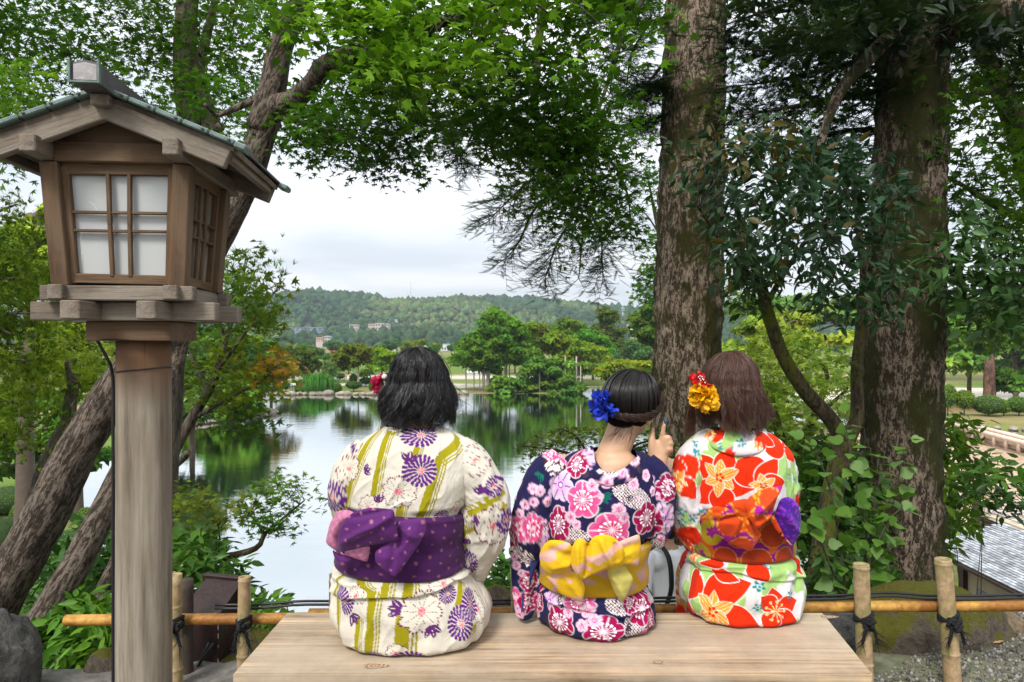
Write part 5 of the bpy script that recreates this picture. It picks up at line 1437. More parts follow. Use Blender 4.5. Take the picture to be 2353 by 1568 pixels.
# ---- woman in the striped kimono
def woman1():
    cy = 1.97; p = thing('person', 'person with black bobbed hair in cream kimono with olive stripes and purple sash', 'person', tuple(P(948, 1452, cy)), 'women seated on the bench')
    rows = [(978, 892, 1012, .055, .06), (988, 872, 1032, .075, .075), (1005, 838, 1066, .095, .095), (1035, 812, 1094, .115, .11), (1075, 802, 1096, .128, .115), (1120, 800, 1086, .136, .12), (1170, 796, 1072, .137, .12), (1250, 784, 1062, .140, .12), (1310, 778, 1074, .152, .14), (1350, 768, 1104, .168, .17), (1395, 765, 1130, .176, .2), (1430, 776, 1124, .174, .2), (1446, 790, 1106, .165, .19), (1452, 812, 1080, .150, .17)]
    T = Torso(rows, cy, 'w1')
    clothe(p, T, 978, 1452, 1322, paint1, M_COTTON, 3, 290, 290, 44, (1160, 1300))
    part(p, 'sleeve', sleeve([(1045, 1030, 1.965, .045, .06), (1072, 1058, 1.955, .056, .066), (1102, 1110, 1.95, .064, .07), (1118, 1165, 1.95, .067, .072), (1116, 1215, 1.965, .066, .072), (1098, 1262, 2.0, .058, .065), (1085, 1310, 2.06, .046, .055), (1080, 1345, 2.10, .036, .05)], 120, 150, 1.0, 3), M_COTTON, paint1)
    part(p, 'sleeve', sleeve([(850, 1030, 1.965, .045, .06), (828, 1060, 1.955, .054, .066), (808, 1105, 1.955, .058, .066), (806, 1145, 1.97, .059, .066), (822, 1180, 2.03, .056, .06), (850, 1215, 2.14, .05, .055), (890, 1240, 2.22, .04, .05)], 110, 130, 1.0, 5), M_COTTON, paint1)
    part(p, 'collar', band([(985, 1010, 2.08), (1020, 985, 2.02), (1012, 984, 1.95), (985, 994, 1.905), (950, 998, 1.895), (910, 990, 1.905), (882, 978, 1.95), (880, 984, 2.02), (915, 1010, 2.08)], .042, .009, 2, lean=[(0, .3, -1), (.35, 0, -1), (.3, -.25, -1), (.1, -.3, -1), (0, -.32, -1), (-.1, -.3, -1), (-.3, -.25, -1), (-.35, 0, -1), (0, .3, -1)]), M_COTTON, paint1)
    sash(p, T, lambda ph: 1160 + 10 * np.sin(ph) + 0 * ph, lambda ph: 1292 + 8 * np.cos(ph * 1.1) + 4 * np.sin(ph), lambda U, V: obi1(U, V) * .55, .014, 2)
    k = dict(edge=6.5)
    flap(p, 'obi_bow', [(140, 980), (160, 1000), (245, 1025), (178, 1068), (150, 1020)], 1.80, obi1, a3, bulge=.012)
    flap(p, 'obi_bow', [(106, 962), (128, 872), (165, 815), (215, 806), (255, 822), (200, 880), (165, 930), (168, 1000)], 1.785, obi1pink, a3, bulge=.03, tilt=(-.3, 0))
    flap(p, 'obi_bow', [(165, 1000), (310, 968), (297, 1042), (215, 1015)], 1.79, obi1pink, a3, bulge=.012)
    flap(p, 'obi_bow', [(430, 862), (545, 852), (552, 912), (505, 990), (420, 1102), (338, 1030), (335, 982), (420, 940)], 1.772, obi1, a3, bulge=.022, tilt=(.3, -.1), folds=[(430, 870, 520, 940, 12, .012), (440, 900, 400, 1080, 10, -.008)] and [(914, 1205, 960, 1240, 9, .010), (918, 1215, 900, 1310, 8, -.008)], **k)
    flap(p, 'obi_bow', [(158, 950), (165, 900), (190, 858), (240, 815), (315, 794), (418, 800), (434, 942), (300, 972), (164, 1006)], 1.750, obi1, a3, bulge=.03, tilt=(-.12, .22), folds=[(915, 1175, 780, 1250, 7, .009), (905, 1165, 800, 1190, 5, -.006)], **k)
    hc = P(964, 880, 2.0)
    A = Acc()
    el = P(1118, 1195, 1.97); wr = P(1010, 1330, 2.26); el2 = P(806, 1150, 1.99); wr2 = P(900, 1315, 2.26)
    put = base_body(A, hc[0], cy, 2.27, hc, Matrix.Rotation(R(3), 3, 'X'), [P(950, 1040, 1.98), P(955, 985, 1.985), P(962, 920, 2.0)],
                    [([P(1050, 1050, 1.97), el, wr], [.048, .04, .026]), ([P(850, 1050, 1.97), el2, wr2], [.048, .04, .026])], None)
    hand(A, wr, (-.6, .6, -.3), (0, .1, 1), (-.5, -.5, 0)); hand(A, wr2, (.6, .6, -.3), (0, .1, 1), (.5, -.5, 0))
    b = remesh('body', np.concatenate(A.V), [np.concatenate(f) for f in A.F.values()], .0072, 4, M_SKIN, skin_col(SKIN, face_marks(put, SKIN))); under(b, p)
    c2 = hc + (-.002, -.004, .0)
    cap = Acc(); V = ICO3[0]; ell(cap, c2 + (0, -.010, .004), (.080, .096, .094)); ell(cap, c2 + (0, -.03, -.045), (.078, .078, .06)); under(cap.build('hair_base', M_CAP), p)
    pts = bob(c2, .085, .104, .104, P(0, 958, 2.0)[2], 12000, 20, 2, (-.05, -.30), .010, 1.16, -.03, .05, 30)
    under(hair_obj('hair', pts, .00075, M_HAIRK), p)
    r = np.random.default_rng(8)
    fly = bob(c2, .090, .108, .110, P(0, 968, 2.0)[2], 500, 20, 12, (-.05, -.30), .020, 1.2, -.02, .06, 200); under(hair_obj('flyaway_hair', fly, .00042, M_HAIRK), p)
    f = flower_ball(P(881, 884, 2.02), (-1, .25, 0), 22, .026, .022, lambda r, v: np.outer(np.ones(len(v)), np.array([.36, .006, .05])) * (.6 + .6 * v[:, None]), np.random.default_rng(5)); under(f, p)
    pe = Acc(); ell(pe, P(884, 866, 2.0), [.009] * 3, sub=ICO2); under(pe.build('pearl', m_plain('pearl', (.7, .68, .62), .2)), p)
    skirt(p, hc[0] + .0, cy, BZ, 2.27, paint1, .165, M_COTTON, 1)
woman1()
# ---- woman in the navy flowered kimono
def woman2():
    cy = 2.05; p = thing('person', 'person with braided dark hair and blue flower in navy kimono with pink blossoms', 'person', tuple(P(1370, 1426, cy)), 'women seated on the bench')
    rows = [(1034, 1345, 1462, .035, .06), (1042, 1318, 1484, .055, .075), (1056, 1282, 1508, .082, .09), (1080, 1256, 1520, .103, .10), (1115, 1243, 1522, .118, .105), (1160, 1242, 1512, .124, .11), (1240, 1246, 1486, .122, .11), (1300, 1243, 1479, .122, .115), (1350, 1240, 1484, .132, .14), (1385, 1236, 1500, .148, .18), (1405, 1238, 1506, .153, .19), (1420, 1250, 1497, .148, .18), (1426.5, 1268, 1478, .136, .16)]
    T = Torso(rows, cy, 'w2')
    clothe(p, T, 1034, 1426.5, 1356, paint2, M_COTTON, 7, 280, 280, 50, (1228, 1340), [(1358, 1000), (1364, 1040), (1374, 1078), (1400, 1092), (1430, 1080), (1458, 1058), (1480, 1030), (1480, 1000)])
    part(p, 'sleeve', sleeve([(1290, 1055, 2.045, .045, .055), (1262, 1085, 2.035, .055, .062), (1240, 1130, 2.03, .060, .066), (1228, 1180, 2.03, .064, .068), (1222, 1230, 2.04, .060, .066), (1232, 1268, 2.09, .045, .055), (1262, 1295, 2.2, .035, .045)], 120, 130, 1.0, 9), M_COTTON, paint2)
    V, F, U, Vv = pillow([(1171, 1235), (1200, 1228), (1252, 1262), (1247, 1330), (1238, 1380), (1222, 1420), (1205, 1428), (1186, 1418), (1178, 1370), (1174, 1300)], 2.03, bulge=.022, thick=.03, res=3, edge=30, folds=[(1215, 1250, 1205, 1420, 8, .016), (1235, 1262, 1228, 1390, 6, -.012)])
    under(obj('sleeve_drape', V, F, M_COTTON, None, paint2(U, Vv, lambda X, Y: (X, Y))), p)
    V, F, U, Vv = pillow([(1214, 1262), (1243, 1275), (1222, 1330), (1208, 1400), (1197, 1412), (1203, 1330)], 2.012, bulge=.006, thick=.006, res=3)
    under(obj('sleeve_lining', V, F, M_COTTON, None, np.tile([.03, .035, .14], (len(V), 1))), p)
    part(p, 'sleeve', sleeve([(1475, 1065, 2.045, .045, .055), (1498, 1095, 2.035, .052, .06), (1510, 1140, 2.03, .05, .06), (1510, 1190, 2.04, .048, .055), (1500, 1232, 2.07, .035, .05)], 100, 120, .9, 11), M_COTTON, paint2)
    part(p, 'sleeve_cuff', sleeve([(1508, 1205, 2.07, .04, .045), (1520, 1165, 2.06, .038, .042), (1524, 1125, 2.05, .034, .038), (1522, 1096, 2.045, .030, .033)], 60, 90, .6, 13), M_COTTON, paint2)
    part(p, 'collar', band([(1392, 1072, 2.14), (1364, 1040, 2.10), (1362, 1026, 2.02), (1372, 1062, 1.975), (1395, 1086, 1.955), (1425, 1080, 1.958), (1455, 1058, 1.98), (1472, 1040, 2.03), (1466, 1052, 2.10), (1440, 1075, 2.14)], .040, .008, 4, lean=[(0, .3, -1), (-.4, 0, -1), (-.6, -.4, -.8), (-.25, -.5, -1), (0, -.45, -1), (.1, -.45, -1), (.3, -.4, -1), (.5, -.2, -1), (.3, .2, -1), (0, .3, -1)]), M_COTTON, paint2)
    sash(p, T, lambda ph: 1232 + 4 * np.sin(ph), lambda ph: 1332 + 8 * np.cos(ph), lambda U, V: obi2(U, V) * .62, .013, 3)  # same yellow as the bow, darkened: shade below it put into the colour
    k = dict(edge=6.5)
    flap(p, 'obi_bow', [(272, 1065), (385, 1035), (440, 1070), (462, 1120), (447, 1192), (350, 1155)], 1.885, obi2, a4, bulge=.014, folds=[(1300, 1320, 1335, 1375, 8, .008)])
    flap(p, 'obi_bow', [(560, 1045), (640, 1005), (690, 1080), (662, 1150), (636, 1196), (602, 1150)], 1.880, obi2in, a4, bulge=.015, folds=[(1405, 1320, 1432, 1370, 7, .012)])
    flap(p, 'obi_bow', [(244, 972), (262, 925), (290, 896), (345, 893), (392, 905), (405, 960), (392, 1040), (290, 1070), (252, 1032)], 1.862, obi2, a4, bulge=.036, tilt=(-.3, .1), folds=[(1312, 1275, 1262, 1262, 10, -.012), (1312, 1290, 1265, 1305, 8, .008)], **k)
    flap(p, 'obi_bow', [(545, 900), (600, 905), (720, 870), (730, 950), (716, 1032), (650, 1012), (560, 1040)], 1.866, obi2, a4, bulge=.034, tilt=(.3, .1), folds=[(1395, 1270, 1465, 1250, 9, -.010), (1395, 1290, 1462, 1295, 9, .008)], **k)
    flap(p, 'obi_bow', [(392, 975), (398, 925), (420, 890), (445, 885), (476, 915), (500, 876), (560, 868), (600, 885), (645, 930), (640, 1000), (560, 1032), (480, 1066), (432, 1088), (395, 1020)], 1.838, obi2, a4, bulge=.03, folds=[(1352, 1242, 1343, 1328, 5, -.020), (1378, 1236, 1402, 1300, 6, .016), (1325, 1250, 1328, 1322, 5, .012), (1412, 1245, 1420, 1292, 5, -.012)], **k)
    hc = P(1450, 922, 2.09); hrot = Matrix.Rotation(R(-34), 3, 'Z') @ Matrix.Rotation(R(13), 3, 'Y') @ Matrix.Rotation(R(-10), 3, 'X')
    A = Acc(); el2 = P(1225, 1225, 2.06); wr2 = P(1330, 1300, 2.3); wr = P(1513, 1068, 2.05)
    put = base_body(A, P(1372, 1400, cy)[0], cy + .02, 2.33, hc, hrot, [P(1398, 1085, 2.05), P(1405, 1050, 2.055), P(1422, 1010, 2.065), P(1440, 960, 2.085)],
                    [([P(1288, 1075, 2.05), el2, wr2], [.043, .036, .024]), ([P(1482, 1085, 2.05), P(1512, 1195, 2.06), P(1520, 1120, 2.05), wr, P(1512, 1055, 2.05)], [.043, .036, .032, .0225, .021])], None, .97)
    ell(A, P(1415, 1075, 2.045), (.075, .06, .055)); ell(A, P(1340, 1075, 2.05), (.06, .05, .04)); ell(A, P(1470, 1082, 2.05), (.05, .05, .04))
    hand(A, wr2, (.6, .6, -.3), (0, .1, 1), (.5, -.5, 0))
    q = lambda x, y, d=2.05: P(x, y, d)
    for x in (-11, -3, 6, 14): limb(A, [q(1512 + x * .6, 1062), q(1512 + x * .9, 1042), q(1513 + x * 1.05, 1022)], [.017, .016, .012], 10)
    limb(A, [q(1518, 1022), q(1521, 1000, 2.045), q(1525, 983, 2.04), q(1528, 968, 2.038)], [.0092, .0080, .0072, .006], 10)      # index finger raised
    limb(A, [q(1498, 1046), q(1497, 1020, 2.045), q(1498, 1000, 2.05), q(1500, 985, 2.06)], [.0135, .0115, .0092, .0075], 10)        # thumb
    for x0, y0, x1, y1, x2, y2 in ((1526, 1024, 1535, 1006, 1530, 1012), (1528, 1034, 1539, 1018, 1533, 1022), (1527, 1045, 1538, 1032, 1531, 1033)):
        limb(A, [q(x0 - 5, y0 + 4), q(x1, y1, 2.035), q(x1 + 1, y1 + 6, 2.075), q(x2 - 6, y2 + 10, 2.085)], [.0105, .0092, .0085, .0078], 9)
    b = remesh('body', np.concatenate(A.V), [np.concatenate(f) for f in A.F.values()], .0052, 3, M_SKIN, skin_col((.52, .31, .19), face_marks(put, SKIN))); under(b, p)
    nl = Acc(); ell(nl, q(1529, 968.5, 2.0325), (.0052, .003, .0075), sub=ICO2); under(nl.build('fingernail', m_plain('blue_nail', (.02, .07, .16), .2)), p)
    aa = np.linspace(0, 2 * math.pi, 24); c0 = q(1522.5, 996, 2.042); rv, rf = tube(c0 + np.stack([.0096 * np.cos(aa), .0096 * np.sin(aa), -.003 * np.cos(aa)], -1), .0009, 6, False); under(obj('ring', rv, rf, m_plain('gold', (.6, .35, .1), .3, metallic=1.0)), p)
    # combed-back hair
    Hr = np.array(hrot); r = np.random.default_rng(3)
    def sc(th, az, s=1.0):           # on the skull: th from the crown axis, az 0 = back
        v = np.stack([np.sin(th) * np.sin(az) * .083, -np.sin(th) * np.cos(az) * .101 - .004, np.cos(th) * .095], -1) * np.asarray(s)[..., None]
        return hc + v @ Hr.T
    cap = Acc(); ell(cap, hc + Hr @ np.array([0, -.006, .004]), (.080, .098, .092), Hr); ell(cap, hc + Hr @ np.array([0, -.05, -.055]), (.05, .04, .032), Hr); under(cap.build('hair_base', M_CAP), p)
    n, K = 8000, 14; az0 = (r.random(n) * 2 - 1) * 2.15; end = 2.0 + .06 * r.normal(size=n) - .62 * smooth(.9, 2.1, np.abs(az0)); t = np.linspace(0, 1, K)[None]
    st = r.random(n) ** .7 * .8; th = st[:, None] + (end - st)[:, None] * t
    lockr = np.random.default_rng(4).normal(size=300)[(np.floor((az0 + 3) * 16 + r.random(n) * .9)).astype(int) % 300]
    az = az0[:, None] + .28 * np.sin(th * 1.6 + .4) * (1 if True else 0) * -.6 + .05 * lockr[:, None] * t
    s = 1.0 + .035 * lockr[:, None] * np.sin(t * math.pi) + .035 * np.sin(t * math.pi) + .02 * r.random((n, 1))
    pts = sc(th, az, s)
    # twisted braid low round the back of the head, plus loose ends at the nape
    path = spline(sc(np.array([1.0, 1.32, 1.66, 1.92, 2.06, 2.08, 1.96]), np.array([2.15, 1.85, 1.5, 1.05, .5, -.1, -.6]), np.full(7, 1.06)), 60)
    tg = unit(np.gradient(path, axis=0)); e1 = unit(np.cross(tg, [0, -1, .2])); e2 = np.cross(tg, e1); bl = []
    tt = np.linspace(0, 1, 60); env = np.sin(np.clip(tt * .9 + .08, 0, 1) * math.pi) ** .4
    for k3 in range(3):
        for _ in range(420):
            ph = tt * 26 + k3 * 2.094; o = r.normal(size=2) * .0032; rr = .0056 * env
            bl.append(path + e1 * ((rr * np.cos(ph) + o[0] * env)[:, None]) + e2 * ((rr * .8 * np.sin(ph) + o[1] * env)[:, None]))
    bl = np.array(bl); under(hair_obj('hair', pts, .0007, M_HAIRD), p); under(hair_obj('braid', bl, .0006, m_hair('braid_hair', (.028, .013, .008), .42)), p)
    lo = []
    for _ in range(46):
        x = 1418 + 45 * r.random(); b0 = P(x, 978 + 6 * r.random(), 2.0); e = P(x - 12 + 6 * r.normal() + (x - 1440) * .35, 1000 + 22 * r.random() + 10 * (x > 1440), 2.005); lo.append(spline(np.array([b0, (b0 + e) / 2 + (0, -.008, 0), e]), 10))
    under(hair_obj('loose_hair', np.array(lo), .0003, M_HAIRD), p)
    def bc(r, v): return np.outer(np.ones(len(v)), np.array([.012, .04, .42])) * (.35 + .9 * v[:, None]) + np.outer(np.clip(r.random() - .75, 0, 1) * v, np.array([.6, .1, .35]))
    f = flower_ball(P(1391, 934, 1.995), (-.75, -.65, .05), 46, .030, .03, bc, np.random.default_rng(15)); under(f, p)
    skirt(p, P(1372, 1400, cy)[0], cy, BZ, 2.33, paint2, .15, M_COTTON, 2)
woman2()
# ---- woman in the red and orange flowered kimono
def woman3():
    cy = 2.13; p = thing('person', 'person with brown bob and yellow flower in white and red lily kimono', 'person', tuple(P(1703, 1402, cy)), 'women seated on the bench')
    rows = [(986, 1636, 1742, .045, .06), (994, 1612, 1766, .065, .075), (1010, 1585, 1790, .085, .09), (1040, 1570, 1806, .103, .10), (1090, 1572, 1812, .116, .105), (1160, 1580, 1814, .12, .11), (1240, 1593, 1815, .12, .11), (1285, 1590, 1820, .122, .12), (1320, 1573, 1833, .136, .15), (1360, 1565, 1838, .146, .18), (1385, 1570, 1836, .147, .19), (1397, 1582, 1826, .142, .18), (1402, 1600, 1808, .13, .16)]
    T = Torso(rows, cy, 'w3')
    clothe(p, T, 986, 1402, 1300, paint3, M_COTTON, 12, 250, 250, 50, (1164, 1268))
    part(p, 'sleeve', sleeve([(1612, 1030, 2.125, .045, .055), (1592, 1060, 2.11, .054, .06), (1582, 1110, 2.105, .056, .064), (1584, 1165, 2.11, .056, .062), (1592, 1215, 2.13, .05, .06), (1604, 1255, 2.2, .036, .05), (1615, 1270, 2.26, .03, .04)], 110, 130, 1.0, 21), M_COTTON, paint3)
    part(p, 'sleeve', sleeve([(1765, 1030, 2.125, .045, .055), (1782, 1060, 2.12, .05, .06), (1796, 1110, 2.13, .046, .06), (1798, 1160, 2.16, .044, .055), (1785, 1200, 2.25, .04, .05)], 90, 110, 1.0, 23), M_COTTON, paint3)
    part(p, 'collar', band([(1655, 1010, 2.22), (1632, 992, 2.17), (1634, 986, 2.10), (1652, 1002, 2.055), (1690, 1016, 2.04), (1728, 1012, 2.045), (1748, 994, 2.075), (1752, 984, 2.13), (1742, 996, 2.19), (1715, 1012, 2.22)], .042, .009, 6, lean=[(0, .3, -1), (-.35, 0, -1), (-.35, -.25, -1), (-.15, -.35, -1), (0, -.35, -1), (.15, -.35, -1), (.35, -.25, -1), (.4, 0, -1), (.3, .2, -1), (0, .3, -1)]), M_COTTON, paint3)
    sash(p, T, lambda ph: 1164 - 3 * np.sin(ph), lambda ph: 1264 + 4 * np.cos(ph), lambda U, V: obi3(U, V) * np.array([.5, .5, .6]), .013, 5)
    k = dict(edge=6.5)
    flap(p, 'obi_bow', [(1345, 770), (1375, 700), (1420, 690), (1468, 725), (1486, 790), (1478, 870), (1442, 926), (1400, 880), (1360, 830)], 1.968, obi3p, a4, bulge=.03, tilt=(.25, 0), folds=[(1790, 1170, 1838, 1230, 8, .012)], **k)
    flap(p, 'obi_bow', [(1325, 785), (1350, 775), (1400, 880), (1445, 930), (1425, 915), (1360, 850)], 1.955, obi3, a4, bulge=.008)
    flap(p, 'obi_bow', [(1030, 760), (1060, 728), (1120, 740), (1190, 715), (1235, 800), (1292, 872), (1252, 962), (1150, 920), (1075, 868)], 1.955, obi3, a4, bulge=.032, tilt=(-.1, .3), folds=[(1700, 1180, 1640, 1195, 5, -.016), (1712, 1190, 1728, 1262, 5, .014), (1690, 1190, 1680, 1240, 5, .010)], **k)
    flap(p, 'obi_bow', [(1115, 735), (1150, 712), (1225, 700), (1262, 745), (1250, 835), (1210, 800)], 1.938, obi3, a4, bulge=.022, **k)
    flap(p, 'obi_bow', [(1205, 720), (1240, 685), (1330, 655), (1412, 648), (1375, 700), (1335, 790), (1262, 838), (1225, 790)], 1.925, obi3, a4, bulge=.032, tilt=(.2, -.2), folds=[(1728, 1175, 1795, 1128, 5, .016), (1732, 1195, 1775, 1170, 5, -.016)], **k)
    hc = P(1672, 890, 2.15); A = Acc(); el = P(1584, 1175, 2.13); wr = P(1560, 1092, 2.30); el2 = P(1798, 1165, 2.17); wr2 = P(1720, 1250, 2.42)
    hrot = Matrix.Rotation(R(12), 3, 'Z') @ Matrix.Rotation(R(-5), 3, 'X')
    put = base_body(A, P(1703, 1400, cy)[0], cy + .02, 2.385, hc, hrot, [P(1698, 1045, 2.14), P(1692, 1000, 2.135), P(1680, 940, 2.15)],
                    [([P(1618, 1050, 2.13), el, wr], [.043, .036, .023]), ([P(1770, 1050, 2.13), el2, wr2], [.043, .036, .023])], None)
    hand(A, wr, (-.5, .3, .3), (0, -.3, 1), (.6, .2, .4)); hand(A, wr2, (-.5, .5, -.3), (0, .1, 1), (-.5, -.5, 0))
    b = remesh('body', np.concatenate(A.V), [np.concatenate(f) for f in A.F.values()], .0072, 4, M_SKIN, skin_col(SKIN, face_marks(put, SKIN))); under(b, p)
    cap = Acc(); ell(cap, hc + (0, -.01, .006), (.082, .096, .098)); ell(cap, hc + (.004, -.024, -.04), (.078, .078, .054)); under(cap.build('hair_base', M_CAPB), p)
    c2 = hc + (.004, 0, .004)
    pts = bob(c2, .090, .106, .109, P(0, 957, 2.15)[2], 12000, 20, 31, (.06, -.2), .006, 1.12, .004, .045, 38, blow=(.02, 0, .004)); under(hair_obj('hair', pts, .00072, M_HAIRB), p)
    fly = bob(c2, .096, .110, .114, P(0, 970, 2.15)[2], 420, 18, 33, (.06, -.2), .010, 1.18, .01, .05, 200, blow=(.02, 0, 0)); under(hair_obj('flyaway_hair', fly, .00042, M_HAIRB), p)
    # long strands in front of the left ear
    r = np.random.default_rng(6); ls = []
    for _ in range(300):
        u = r.random(); ls.append(spline(np.array([P(1590 + 12 * u, 900, 2.16), P(1582 + 14 * u, 940, 2.14), P(1578 + 16 * u + 3 * r.normal(), 985, 2.14), P(1574 + 20 * u + 4 * r.normal(), 1003 + 12 * r.normal(), 2.13)]), 12))
    under(hair_obj('side_lock', np.array(ls), .0006, M_HAIRB), p)
    f = flower_ball(P(1617, 914, 2.045), (-.45, -.9, .05), 52, .030, .030, lambda r, v: np.outer(np.ones(len(v)), np.array([.78, .42, .008])) * (.55 + .6 * v[:, None]), np.random.default_rng(25)); under(f, p)
    f = flower_ball(P(1609, 877, 2.05), (-.45, -.9, .2), 26, .020, .020, lambda r, v: np.outer(np.ones(len(v)), np.array([.55, .008, .012])) * (.5 + .6 * v[:, None]), np.random.default_rng(26), .25); under(f, p)
    for j in range(12):
        a_ = r.random() * 6.28; pp = P(1609 + 16 * r.random() * math.cos(a_), 877 + 14 * r.random() * math.sin(a_), 2.028 - .004 * r.random()); bd = Acc(); ell(bd, pp, [.0022] * 3, sub=ICO1); under(bd.build('bead', m_plain('pearl', (.7, .68, .62), .2)), p)
    skirt(p, P(1703, 1400, cy)[0], cy, BZ, 2.385, paint3, .15, M_COTTON, 3)
woman3()
# ------------------------------------------------------------ trees close by
def wpath(pts, n=40): return spline(np.array([np.r_[P(x, y, d), r_] for x, y, d, r_ in pts]), n)
def limbs(A, pts, n=40, seg=20, jit=.10, seed=0, sc=8):
    q = wpath(pts, n); A.add(*tube(q[:, :3], q[:, 3], seg, True, jit, seed, sc)); return q
def twigs_to(A, centers, limb_pts, r0=.006, r1=.0012, most=500, seed=0, sag=.06):
    r0 *= .55; r1 *= .7; most = int(most * .7)
    """a thin twig from the nearest limb point to each spray"""
    r = np.random.default_rng(seed); L = np.asarray(limb_pts)
    idx = np.arange(len(centers)) if len(centers) <= most else r.choice(len(centers), most, replace=False)
    used = {}
    for i in idx:
        c = centers[i]; d2 = np.linalg.norm(L - c, axis=1); j = np.argsort(d2)[r.integers(0, min(3, len(L)))]
        a = L[j]; D = np.linalg.norm(c - a); used[j] = used.get(j, 0) + 1
        if used[j] > 2 or D > 1.1: continue
        m1 = a + (c - a) * .35 + np.array([0, 0, .10 * D]) + r.normal(size=3) * .05 * D; m2 = a + (c - a) * .72 + np.array([0, 0, .07 * D]) + r.normal(size=3) * .04 * D
        A.add(*tube(spline(np.stack([a, m1, m2, c]), 9), np.linspace(r0 * (0.5 + min(1, D)), r1, 9), 5, False))

BARK_MAPLE = m_bark('maple_bark', (.05, .04, .03), (.17, .145, .115), (.10, .10, .03), .15, 26, .16, .5, None, .15)
BARK_PINE = m_bark('cracked_bark', (.045, .033, .024), (.17, .13, .10), (.07, .07, .025), .1, 46, .2, 1.0, (.235, .19, .15), .5)
BARK_FIR = m_bark('fir_bark', (.045, .032, .02), (.16, .115, .075), (.034, .033, .006), .66, 34, .30, 1.0, (.33, .26, .19))
BARK_FIRD = m_bark('dark_fir_bark', (.03, .022, .014), (.10, .075, .05), (.030, .032, .006), .68, 34, .30, 1.0, (.27, .21, .155))
BARK_DARK = m_bark('mossy_dark_bark', (.03, .024, .014), (.11, .085, .05), (.08, .095, .010), .6, 26, .25, .7)
M_TWIG = m_plain('twig', (.035, .026, .018), .9)

def leaf_parts(sp, most, mat, parent, size_hint=0, name='leaf'):
    """the leaves that show largest become parts of their own, sharing one mesh; returns the rest"""
    T, Rm, S, cc, leaf = sp
    px = (T[:, 0] / T[:, 1]) * FOC + 1176.5; py = 784 - (T[:, 2] - CAM_Z) / T[:, 1] * FOC
    vis = (px > 0) & (px < 2353) & (py > 0) & (py < 1568)
    score = np.where(vis, S / T[:, 1], 0); idx = np.argsort(-score)[:most]
    shades = {}
    for i in idx:
        key = int(i) % 6
        if key not in shades:
            me = mesh_from(name, leaf[0], leaf[1], np.tile(cc[i], (len(leaf[0]), 1))); me.materials.append(mat); shades[key] = me
        o = bpy.data.objects.new(name, shades[key]); C.objects.link(o); o.parent = parent
        M = np.eye(4); M[:3, :3] = Rm[i] * S[i]; M[:3, 3] = T[i] - np.array(parent.location); o.matrix_local = Matrix(M.tolist())
    rest = np.ones(len(T), bool); rest[idx] = False
    return T[rest], Rm[rest], S[rest], cc[rest], leaf

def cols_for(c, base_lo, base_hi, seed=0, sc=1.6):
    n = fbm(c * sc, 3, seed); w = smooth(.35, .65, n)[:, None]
    return np.asarray(base_lo) * (1 - w) + np.asarray(base_hi) * w

